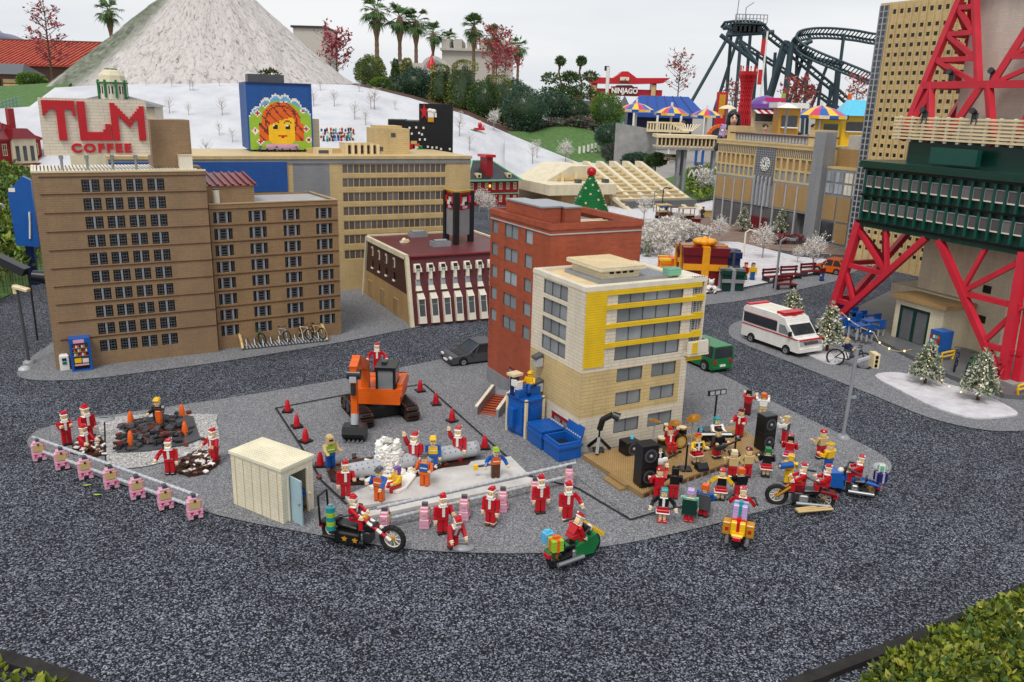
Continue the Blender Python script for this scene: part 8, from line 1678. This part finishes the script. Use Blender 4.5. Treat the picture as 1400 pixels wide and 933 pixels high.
# ================================================================== FIGURES
HB_=.139
ARM=dict(D=(6,5,8),F=(40,3,45),B=(18,10,85),U=(150,14,15),S=(12,40,30),H=(70,10,60),C=(30,-12,95),O=(-20,20,20),G=(55,4,10))
def figure(label,x,y,rz=0,top='red',leg='red',boot='black',hat='santa',beard=True,arms='DD',skin='skin',hairc=None,z=.005,seat=False,kneel=False,trim=True,belt='black',s=1.0,skirt=None,pos=None,vest=None,hatc='red',cape=None,hand=None,cuffs=None,lean=0,bald=False,grp='brick built figures'):
    p=pos if pos is not None else G(x,y,z);U=HB_*s*(.93 if grp in('concert crowd','band members on the stage')else 1);t=thing('person',label,'figure',p,rad(rz),grp);m=MB();T0=Matrix.Rotation(rad(lean),4,'X')
    hip=.40 if not(seat or kneel)else(.14 if kneel else.0);u=lambda*a:[v*U for v in a]
    def bx(c,d,mat,rx=0,ry=0,rz_=0,mb=m,ch=.010):mb.bx([v*U for v in c],[v*U for v in d],mat,rx,ry,rz_,ch*U*1.6)
    lg=skin if skirt else leg
    for sx in(-1,1):
        if seat:bx((sx*.10,-.13,.06),(.125,.32,.13),lg);bx((sx*.11,-.27,-.10),(.115,.13,.26),lg);bx((sx*.11,-.30,-.24),(.12,.2,.07),boot)
        elif kneel:bx((sx*.085,-.10,.07),(.13,.30,.13),lg);bx((sx*.085,-.24,.04),(.12,.12,.08),boot)
        else:
            if skirt:bx((sx*.06,0,.22),(.085,.10,.36),lg)
            else:bx((sx*.074,0,.24),(.125,.155,.36),lg)
            bx((sx*.076,-.02,.035),(.13,.19,.07),boot)
            if cuffs:bx((sx*.076,0,.085),(.14,.17,.04),cuffs)
    m.T=Matrix.Translation((0,0,hip*U))@T0
    bx((0,0,.05),(.28,.185,.12),leg if not skirt else skirt);bx((0,0,.11),(.285,.19,.035),belt)
    m.tb(0,0,.12*U,.36*U,.27*U,.18*U,.32*U,.19*U,top);bx((0,0,.375),(.28,.17,.03),top);bx((0,0,.40),(.13,.13,.05),skin)
    if trim:bx((0,-.103,.25),(.075,.018,.26),'white');bx((0,-.02,.39),(.22,.18,.03),'white')
    if vest:m.tb(0,0,.13*U,.37*U,.285*U,.195*U,.27*U,.205*U,vest);bx((0,-.104,.24),(.23,.008,.025),'offwhite')
    for i,sx in enumerate((-1,1)):
        a,o,e=ARM[arms[i]];sh=Vector((sx*.19,0,.345));a_,o_=rad(a),rad(o)
        d1=Vector((sx*math.sin(o_)*math.cos(a_*.3),-math.sin(a_)*math.cos(o_),-math.cos(a_)*math.cos(o_))).normalized();a2=rad(a+e);d2=Vector((sx*math.sin(o_*.5),-math.sin(a2),-math.cos(a2))).normalized()
        el=sh+d1*.17;w_=el+d2*.15
        m.beam([v*U for v in sh-d1*.04],[v*U for v in el+d1*.03],.09*U,.10*U,top);m.beam([v*U for v in el],[v*U for v in w_],.08*U,.08*U,top if not skirt or trim else skin)
        if trim:m.beam([v*U for v in w_],[v*U for v in w_+d2*.03],.095*U,.095*U,'white')
        q=w_+d2*.06;m.bx([v*U for v in q],(.075*U,.075*U,.075*U),hand or skin,ch=.008*U)
        for k in range(3):m.bx([v*U for v in q+d2*.045+Vector(((k-1)*.026,0,0))],(.02*U,.022*U,.04*U),hand or skin,rx=-a-e)
        m.bx([v*U for v in q+Vector((-sx*.045,-.01,.01))],(.024*U,.022*U,.035*U),hand or skin)
    bx((0,0,.515),(.165,.17,.19),skin,ch=.016);bx((0,-.09,.505),(.03,.022,.035),skin)
    for sx in(-1,1):bx((sx*.04,-.087,.54),(.024,.008,.026),'black',ch=.001);bx((sx*.088,0,.515),(.018,.045,.05),skin)
    if not beard:bx((0,-.087,.455),(.05,.006,.012),'dark_red',ch=.001)
    m.build('body',t)
    def kid(name,parts,extra=None):
        q=MB();q.T=m.T
        for c,d,mat,*r in parts:q.bx([v*U for v in c],[v*U for v in d],mat,*r,**({'ch':.012*U}if len(r)<4 else{}))
        if extra:extra(q)
        return q.build(name,t)
    if hat=='santa':kid('santa_hat',[((0,0,.615),(.195,.195,.045),'white'),((0,.005,.655),(.175,.175,.05),hatc),((.02,.02,.695),(.13,.13,.04),hatc),((.05,.05,.715),(.08,.08,.04),hatc),((.075,.08,.70),(.055,.055,.055),'white')])
    elif hat=='cap':kid('santa_hat',[((0,.0,.62),(.195,.19,.055),hatc),((0,.01,.665),(.155,.15,.045),hatc),((.06,.075,.655),(.05,.05,.05),'white')])
    elif hat=='helmet':kid('helmet',[((0,0,.61),(.20,.20,.045),hatc),((0,-.025,.595),(.19,.24,.016),hatc),((0,.01,.65),(.16,.16,.045),hatc)])
    elif hat=='mask':kid('welding_mask',[((0,-.025,.535),(.20,.20,.24),'tan'),((0,-.13,.55),(.13,.01,.06),'mask_dark'),((0,.02,.665),(.16,.16,.03),'tan')])
    elif hat=='hood':kid('hood',[((0,.025,.55),(.21,.18,.24),hatc),((-.065,.03,.70),(.04,.04,.07),hatc),((.065,.03,.70),(.04,.04,.07),hatc)])
    if hairc:kid('hair',[((0,.035,.575),(.195,.15,.16),hairc),((0,-.015,.62),(.19,.19,.045),hairc),((-.095,.03,.49),(.035,.10,.17),hairc),((.095,.03,.49),(.035,.10,.17),hairc)])
    if beard:kid('beard',[((0,-.075,.44),(.165,.08,.09),'white'),((0,-.09,.39),(.11,.06,.05),'white'),((-.078,-.04,.49),(.025,.09,.06),'white'),((.078,-.04,.49),(.025,.09,.06),'white')])
    if skirt:kid('skirt',[((0,0,-.03),(.36,.26,.10),skirt),((0,0,-.085),(.40,.30,.03),'white' if trim else skirt)])
    if cape:kid('cape',[((0,.13,.12),(.40,.035,.50),cape),((-.20,.10,.05),(.03,.12,.46),cape),((.20,.10,.05),(.03,.12,.46),cape)])
    return t
S_='figures in santa suits'
for lb,x,y,rz,ar,kw in(
    ('santa with crossed arms behind the left rail',92,608,40,'CC',{}),('tallest santa at the left, behind the kneeling one',121,604,60,'BD',dict(s=1.12)),('santa kneeling at the small earth heap',117,616,70,'FF',dict(kneel=True)),
    ('santa with arms spread left of the white block heap',233.5,648,10,'SD',{}),('santa standing right of the white block heap',293.5,632,-35,'SB',{}),
    ('santa at the left end of the grey pipe',473,680,15,'DB',dict(beard=False)),('santa with one hand up behind the water burst',567,643,-15,'UD',dict(s=1.12)),('santa waving beside the yellow vest worker',626,632,-10,'UD',dict(s=1.08)),
    ('santa standing behind the crouching one at the long rail',605,729,20,'DB',{}),('santa bending over the round drain cover',619,749,30,'GG',dict(lean=28,s=.95)),('santa with white trouser cuffs at the long rail',671,718,-25,'DD',dict(cuffs='white',boot='brown')),
    ('santa with hands at his sides, second from the stage',738,701,15,'DD',dict(boot='dark_brown')),('santa pointing with one hand, nearest the stage steps',775,711,10,'DS',dict(boot='offwhite'))):figure(lb,x,y,rz,arms=ar,grp=S_,**kw)
figure('santa in a tall hat standing behind the excavator cab',0,0,10,arms='SS',grp=S_,s=.95,pos=G(519,567)+Rh@Vector((-.03,.12,.19)))
W_='construction workers'
figure('worker in black shirt and yellow helmet holding an orange drill',218,585,0,'black','dark_blue',hat='helmet',hatc='yellow',beard=False,arms='FF',trim=False,grp=W_)
p=G(219,589,.01);t=thing('jackhammer','orange jackhammer held upright on the broken road','jackhammer',p,0);solid(t,'body',[((0,0,.075),(.026,.022,.05),'orange',0,0,0,.003),((0,0,.04),(.022,.02,.03),'orange',0,0,0,.003),((0,0,.057),(.024,.021,.008),'black'),((0,0,.105),(.05,.01,.01),'charcoal')]);solid(t,'chisel',[((0,0,.014),(.007,.007,.028),'steel')])
figure('welder in a tan mask and lime vest by the red cone',452,640,35,'tan','blue',hat='mask',beard=False,arms='FB',trim=False,vest='lime',grp=W_)
figure('worker in blue shirt and orange trousers before the water pool',519,687,-20,'blue','orange',boot='dark_gray',hat='helmet',hatc='dark_gray',beard=False,arms='BG',trim=False,vest='orange',grp=W_)
figure('person in yellow jacket with purple hair sitting in the white pool',543,664,-50,'yellow','red',boot='red',hat=None,hairc='purple',beard=False,arms='BF',trim=False,z=.03,seat=True,grp=W_,s=.9)
figure('worker in orange vest and trousers holding a white cup',581,666,-15,'orange','orange',boot='dark_gray',hat='helmet',hatc='dark_gray',beard=False,arms='BB',trim=False,vest='blue',grp=W_)
figure('worker in yellow vest and blue trousers with yellow helmet',592,641,5,'blue','blue',hat='helmet',hatc='yellow',beard=False,arms='DD',trim=False,vest='yellow',grp=W_)
figure('worker with green ear muffs in an orange vest on the concrete slab',677,655,15,'blue','brown',hat='helmet',hatc='lime',beard=False,arms='SS',trim=False,vest='orange',grp=W_,s=.95)
m=MB();m.cyl((-.05,0,.055),(0,0,.065),.005,'charcoal',n=6);m.bx((-.06,0,.05),(.018,.014,.022),'yellow');m.build('power_tool',None,'yellow and black power tool held over the concrete slab','tool',loc=G(670,655,.01))
m=MB();m.bx((0,0,0),(.016,.012,.03),'black');m.cyl((-.004,0,.015),(-.004,0,.05),.002,'black',n=4);m.build('radio',None,'black walkie talkie next to the yellow vest worker','radio',loc=G(577,634,.085))
figure('person in blue overalls inside the open site hut',0,0,70,'blue','blue',hat=None,hairc='yellow',beard=False,arms='DB',trim=False,pos=hut_in+Vector((0,0,.006)),grp=W_,s=.82)
figure('person in yellow sitting in the basket on the toilet cabin',0,0,-30,'yellow','blue',hat='helmet',hatc='yellow',skin='yellow',beard=False,arms='BB',trim=False,pos=ptop+Vector((.015,0,.045)),seat=True,grp=W_,s=.78)
# band and crowd
Bn='band members on the stage'
figure('drummer in a red cap behind the drum kit',915,607,15,'red','red',hat='cap',beard=False,arms='UU',z=SZ+.05,seat=True,grp=Bn,s=.9)
figure('keyboard player with teal hair and dark red waistcoat',977,609,15,'white','dark_red',hat=None,hairc='teal',beard=False,arms='FF',z=SZ,trim=False,vest='dark_red',grp=Bn)
figure('musician in red jacket at the back right of the stage',1010,597,-40,'red','red',hat='cap',hatc='dark_red',beard=False,arms='FB',z=SZ,grp=Bn)
figure('singer in yellow jacket and red skirt at the microphone',951,634,20,'yellow','red',hat='cap',hairc='gold',beard=False,arms='BB',z=SZ,skirt='red',vest='charcoal',grp=Bn)
figure('guitarist in black top and red trousers right of the singer',979,626,25,'black','red',hat='cap',hatc='black',beard=False,arms='BB',z=SZ,trim=False,cuffs='white',grp=Bn)
figure('small guitarist with white sleeves behind the left speaker stack',899,644,25,'black','red',hat=None,hairc='black',beard=False,arms='BF',z=SZ,cuffs='white',grp=Bn,s=.85)
def guitar(label,pos,rz,col):
    t=thing('guitar',label,'guitar',pos,rz);m=MB();m.ball((0,0,0),(.020,.007,.016),col,n=10);m.ball((.022,0,.006),(.016,.007,.013),col,n=10);m.build('body',t);m=MB();m.beam((.03,0,.008),(.085,0,.032),.006,.006,'dark_brown');m.bx((.09,0,.034),(.014,.006,.01),'black');m.build('neck',t)
guitar('dark guitar across the guitarist in black',G(979,626,SZ)+Vector((-.005,-.045,.066)),rad(10),'charcoal');guitar('white necked guitar of the small guitarist',G(899,644,SZ)+Vector((.0,-.04,.06)),rad(20),'white')
Cw='concert crowd'
for lb,x,y,rz,top,leg,kw in(
    ('photographer in red coat behind the stage',1021,567,150,'red','dark_red',dict(hat=None,hairc='black',arms='HH')),('onlooker in white and orange behind the right speaker',1041,572,170,'white','tan',dict(hat=None,hairc='orange',arms='HH',trim=False)),
    ('onlooker in black waistcoat and red trousers with raised camera',1072,606,-130,'white','red',dict(hat=None,hairc='tan',arms='HH',vest='black',trim=False)),('dancer in red with dark hair and purple skirt',1077,634,160,'red','purple',dict(hat='cap',hairc='black',arms='BB',skirt='magenta')),
    ('onlooker with green hair in a black and red dress',1046,652,170,'black','red',dict(hat=None,hairc='green',arms='BB',skirt='red',cuffs='black')),('dancer in tan jacket with a dark red hat',1020,653,185,'tan','red',dict(hat='cap',hatc='dark_red',arms='SS',trim=False)),
    ('dancer in tan jacket with a pale hood',1000,656,175,'tan','red',dict(hat=None,hairc='cream',arms='SB',trim=False)),('dancer in yellow jacket with raised elbows',984,684,170,'yellow','red',dict(hat='cap',arms='SS',skirt='red',vest='black',cuffs='black')),
    ('dancer with orange hair in black top and red trousers',1009,682,190,'black','red',dict(hat=None,hairc='orange',arms='DB')),('dancer all in red before the left speaker stack',899,683,185,'red','red',dict(hat='cap',arms='UB')),
    ('dancer in black with pointed hood beside the red dancer',920,682,175,'black','red',dict(hat='hood',hatc='black',arms='BS',trim=False)),('dancer with teal hair, black top and red skirt facing away from the stage',905,713,-10,'black','red',dict(hat=None,hairc='teal',arms='SS',skirt='red',boot='red')),
    ('onlooker with pastel hair and red trousers beside the caped one',941,713,165,'mint','red',dict(hat=None,hairc='lavender',arms='DB',cape='dark_green',boot='red')),('onlooker in blue with a long grey cape',961,706,150,'blue','red',dict(hat=None,hairc='orange',arms='BB',cape='dark_gray',trim=False)),
    ('person in tan coat and red hat standing right of the crowd',1121,627,200,'tan','red',dict(hat='cap',arms='BB',trim=False,cuffs='white')),('person in yellow helmet and blue trousers at the right of the crowd',1131,645,210,'yellow','blue',dict(hat='helmet',hatc='yellow',arms='FB',trim=False)),
    ('person in yellow jacket with a blue roll behind the red motorbike',1077,662,160,'yellow','yellow',dict(hat='helmet',hatc='yellow',arms='FS',trim=False,skin='yellow'))):figure(lb,x,y,rz,top,leg,beard=False,grp=Cw,**kw)
m=MB();m.cyl((-.03,0,0),(.03,0,0),.014,'blue',n=10);m.cyl((-.032,0,0),(.032,0,0),.006,'white',n=8);m.build('blue_roll',None,'blue roll carried by the person in the yellow jacket','roll',loc=G(1068,662)+Vector((0,-.03,.10)),rz=.3)
# motorbikes
def motorbike(label,rear,front,col,fork='chrome',rim='chrome',chop=0.0,r=.036,fr=None,star=False):
    p=(rear+front)/2;L_=(front-rear).length;t=thing('motorbike',label,'motorbike',p,head(rear,front),'parked motorbikes');h=L_/2;rf=fr or r
    for x,rr in((-h,r),(h,rf)):
        m=MB();n=18
        for i in range(n):a0,a1=2*PI*i/n,2*PI*(i+1)/n;m.cyl((rr*.82*math.cos(a0),0,rr*.82*math.sin(a0)),(rr*.82*math.cos(a1),0,rr*.82*math.sin(a1)),rr*.2,'rubber',n=7,caps=False)
        w_=m.build('wheel',t,loc=(x,0,rr));m=MB();m.cyl((0,-rr*.12,0),(0,rr*.12,0),rr*.2,'gold',n=8)
        for i in range(10):a=PI*i/5;m.cyl((0,0,0),(rr*.7*math.cos(a),0,rr*.7*math.sin(a)),rr*.04,rim,n=4)
        for i in range(n):a0,a1=2*PI*i/n,2*PI*(i+1)/n;m.cyl((rr*.66*math.cos(a0),0,rr*.66*math.sin(a0)),(rr*.66*math.cos(a1),0,rr*.66*math.sin(a1)),rr*.07,rim,n=5,caps=False)
        m.build('rim',w_)
    m=MB();m.bx((0,0,r*1.05),(L_*.36,.04,r*1.0),'charcoal',ch=.004);m.bx((-.01,0,r*1.0),(L_*.2,.055,r*.8),'steel',ch=.004);m.beam((-h,.018,r),(0,.018,r*1.2),.012,.01,'charcoal');m.beam((-h,-.018,r),(0,-.018,r*1.2),.012,.01,'charcoal');m.build('engine',t)
    m=MB();m.bx((L_*.10,0,r*1.9),(L_*.32,.036,r*.7),col,0,-8,0,.006);m.bx((L_*.2,0,r*2.05),(L_*.1,.03,r*.4),col,0,-20,0,.004);m.build('tank',t)
    m=MB();m.bx((-L_*.20,0,r*1.75),(L_*.34,.045,r*.35),'black',0,6,0,.004);m.bx((-L_*.38,0,r*2.0),(L_*.06,.04,r*.7),'black',0,-12,0,.004);m.build('seat',t)
    m=MB();m.bx((-h,0,r*1.75),(r*2.0,.04,r*.35),col,0,-8,0,.004);m.bx((-h-r*.9,0,r*1.4),(r*.4,.03,r*.4),'red',0,0,0,.002);m.build('rear_fender',t)
    tx=h-.035-chop;tz=r*2.9
    for s in(-1,1):
        m=MB();n=7
        for i in range(n):a,b=Vector((tx,s*.012,tz)).lerp(Vector((h,s*.014,rf)),i/n),Vector((tx,s*.012,tz)).lerp(Vector((h,s*.014,rf)),(i+1)/n);m.cyl(a,b,.0065,fork if fork!='stripe' else('red' if i%2 else 'white'),n=7)
        m.build('fork',t)
        m=MB();m.cyl((-h-.02,s*.034,r*.75),(L_*.1,s*.034,r*.7),.008,'black' if star else 'steel',n=8);m.build('exhaust',t)
    m=MB();m.tube([(tx-.05,-.055,tz+.006),(tx-.01,-.04,tz+.014),(tx,0,tz+.005),(tx-.01,.04,tz+.014),(tx-.05,.055,tz+.006)],.004,'charcoal',n=6);m.build('handlebar',t)
    m=MB();m.ball((tx+.02,0,tz-.012),.014,'gold' if star else 'offwhite');m.build('headlight',t)
    if star:
        for x in(-.045,-.005):m=MB();m.prism([(x+math.sin(PI*i/5)*(.011 if i%2==0 else.005),r*1.0+math.cos(PI*i/5)*(.011 if i%2==0 else.005))for i in range(10)][::-1],-.048,-.044,'gold','xz');m.build('star',t)
        m=MB();m.bx((-.04,0,r*1.0),(L_*.42,.085,r*1.0),'black',0,0,0,.006);m.build('side_box',t);m=MB();m.tube([(-h-.03,-.03,r*1.6),(-h-.035,-.03,r*4.2),(-h-.035,.03,r*4.2),(-h-.03,.03,r*1.6)],.004,'black',n=5);m.build('sissy_bar',t)
    return t,t.matrix_basis.copy(),h
def rider(label,mt,x,arms,zz,**kw):
    pos,rz=mt[0],mt[1];q=pos+Vector((math.cos(rz),math.sin(rz),0))*x+Vector((0,0,zz));figure(label,0,0,math.degrees(rz)+90,arms=arms,seat=True,pos=q,s=.92,grp='riding santas',**kw)
def parcel(label,pos,rz,s,c,r_):t=thing('parcel',label,'gift',pos,rz,'small parcels on the motorbikes');solid(t,'box',[((0,0,s/2),(s,s,s),c,0,0,0,.002)]);solid(t,'ribbon',[((0,0,s/2),(s+.003,s*.22,s+.003),r_),((0,0,s/2),(s*.22,s+.003,s+.003),r_),((0,0,s+.005),(s*.5,s*.3,.008),r_)])
def along(r,f,q,side=0,z=0):d=(f-r).normalized();return(r+f)/2+d*q+Vector((-d.y,d.x,0))*side+Vector((0,0,z))
r,f=G(455,738),G(537,754);t,_,h=motorbike('long black chopper with red and white striped fork and gold stars',r,f,'black','stripe','offwhite',.09,.042,.05,True);rider('santa riding the black chopper',((r+f)/2,head(r,f)),-.03,'GG',.098)
q=along(r,f,-.09,-.055,.075);t=thing('gas_bottle','teal and yellow striped bottle on the black chopper','bottle',q,0);m=MB()
for i in range(5):m.cyl((0,0,i*.017),(0,0,(i+1)*.017),.016,'teal' if i%2==0 else 'lime',n=12)
m.build('body',t);m=MB();m.cyl((0,0,.085),(0,0,.095),.007,'gray',n=8);m.build('cap',t)
r,f=G(760,776),G(807,758);motorbike('green sports motorbike with parcels on its back',r,f,'green','charcoal','charcoal',0,.042);rider('santa leaning on the green motorbike',((r+f)/2,head(r,f)),-.02,'GG',.095,lean=32)
m=MB();m.prism([(-.045,.02),(.03,.012),(.055,.05),(.04,.085),(-.01,.07),(-.05,.06)],-.03,.03,'green','xz');m.beam((.05,-.05,.088),(.05,.05,.088),.012,.01,'yellow');m.build('fairing',None,'green fairing with a yellow bar on the green motorbike','fairing',loc=along(r,f,.035,0,.012),rz=head(r,f))
parcel('lime and orange parcel on the green motorbike',along(r,f,-.10,-.02,.085),.4,.042,'lime','orange');parcel('pale blue parcel on the green motorbike',along(r,f,-.09,.035,.085),.6,.036,'light_blue','sky_cyan')
r,f=G(1124,697),G(1060,690);motorbike('dark red chopper with brown fork and two riders',r,f,'dark_red','brass','offwhite',.06,.045);rider('santa at the handlebar of the dark red chopper',((r+f)/2,head(r,f)),.0,'GG',.10);rider('santa passenger at the back of the dark red chopper',((r+f)/2,head(r,f)),-.09,'FF',.105)
m=MB();[m.cyl((-.07,i*.012,0),(.07,i*.016,.01),.005,'tan',n=6)for i in range(3)];m.build('wooden_rails',None,'three tan wooden poles at the side of the dark red chopper','poles',loc=along(r,f,-.05,.07,.022),rz=.1)
r,f=G(1186,680),G(1140,672);motorbike('blue motorbike furthest right, behind the dark red chopper',r,f,'blue','charcoal','gold',0,.038);rider('santa riding the blue motorbike',((r+f)/2,head(r,f)),-.02,'GG',.09)
parcel('purple and white parcel behind the rider of the blue motorbike',along(r,f,-.10,.0,.08),.2,.04,'dark_blue','lavender');parcel('mint parcel on top at the tail of the blue motorbike',along(r,f,-.10,.0,.124),.5,.026,'mint','white')
m=MB();m.prism([(-.03,0),(.04,0),(.03,.06),(-.02,.07)],-.03,.03,'blue','xz');m.build('fairing',None,'blue front fairing leaning on the blue motorbike','fairing',loc=along(r,f,.06,0,.03),rz=head(r,f))
r,f=G(1006,749),G(1013,712);motorbike('yellow motorbike seen from behind with parcels',r,f,'yellow','charcoal','charcoal',0,.038);rider('santa on the yellow motorbike seen from behind',((r+f)/2,head(r,f)),.02,'SS',.092)
parcel('lavender and teal parcel at the back of the yellow motorbike',along(r,f,-.065,.0,.105),head(r,f),.05,'lavender','teal');parcel('yellow parcel with red ribbon low on the yellow motorbike',along(r,f,-.10,0,.055),head(r,f),.05,'yellow','red')
for s,n_ in((-1,'right'),(1,'left')):m=MB();m.bx((0,0,.03),(.04,.03,.05),'gold',ch=.003);m.bx((0,0,.03),(.044,.012,.012),'red');m.build('pannier',None,'gold pannier with red band on the '+n_+' side of the yellow motorbike','pannier',loc=along(r,f,-.07,s*.04,.03),rz=head(r,f))
bicycle('small black bicycle ridden by the figure beside the snow patch',G(1160,502),rad(-25),'black',.15);figure('cyclist in dark blue with a tan hat beside the snow patch',0,0,60,'dark_blue','dark_gray',hat='helmet',hatc='tan',beard=False,arms='GG',trim=False,seat=True,pos=G(1158,502)+Vector((-.02,.0,.105)),s=.9)
for x,y,c,c2,lb in((1123,384,'dark_red','blue','figure in dark red by the orange car'),(1018,383,'red','green','elf figure in red and green at the gift boxes'),(1028,383,'yellow','blue','figure in yellow with blue trousers behind the bench'),(960,298,'dark_brown','dark_blue','figure in brown at the tan box by the station'),(910,291,'blue','dark_blue','small figure in blue before the sports hall'),(1000,372,'white','red','snow helper figure right of the navy gift box')):figure(lb,x,y,random.uniform(-60,60),c,c2,hat='cap' if 'elf' in lb else None,hairc=None if 'elf' in lb else 'brown',beard=False,trim=False,s=1.1,grp='figures in the town')
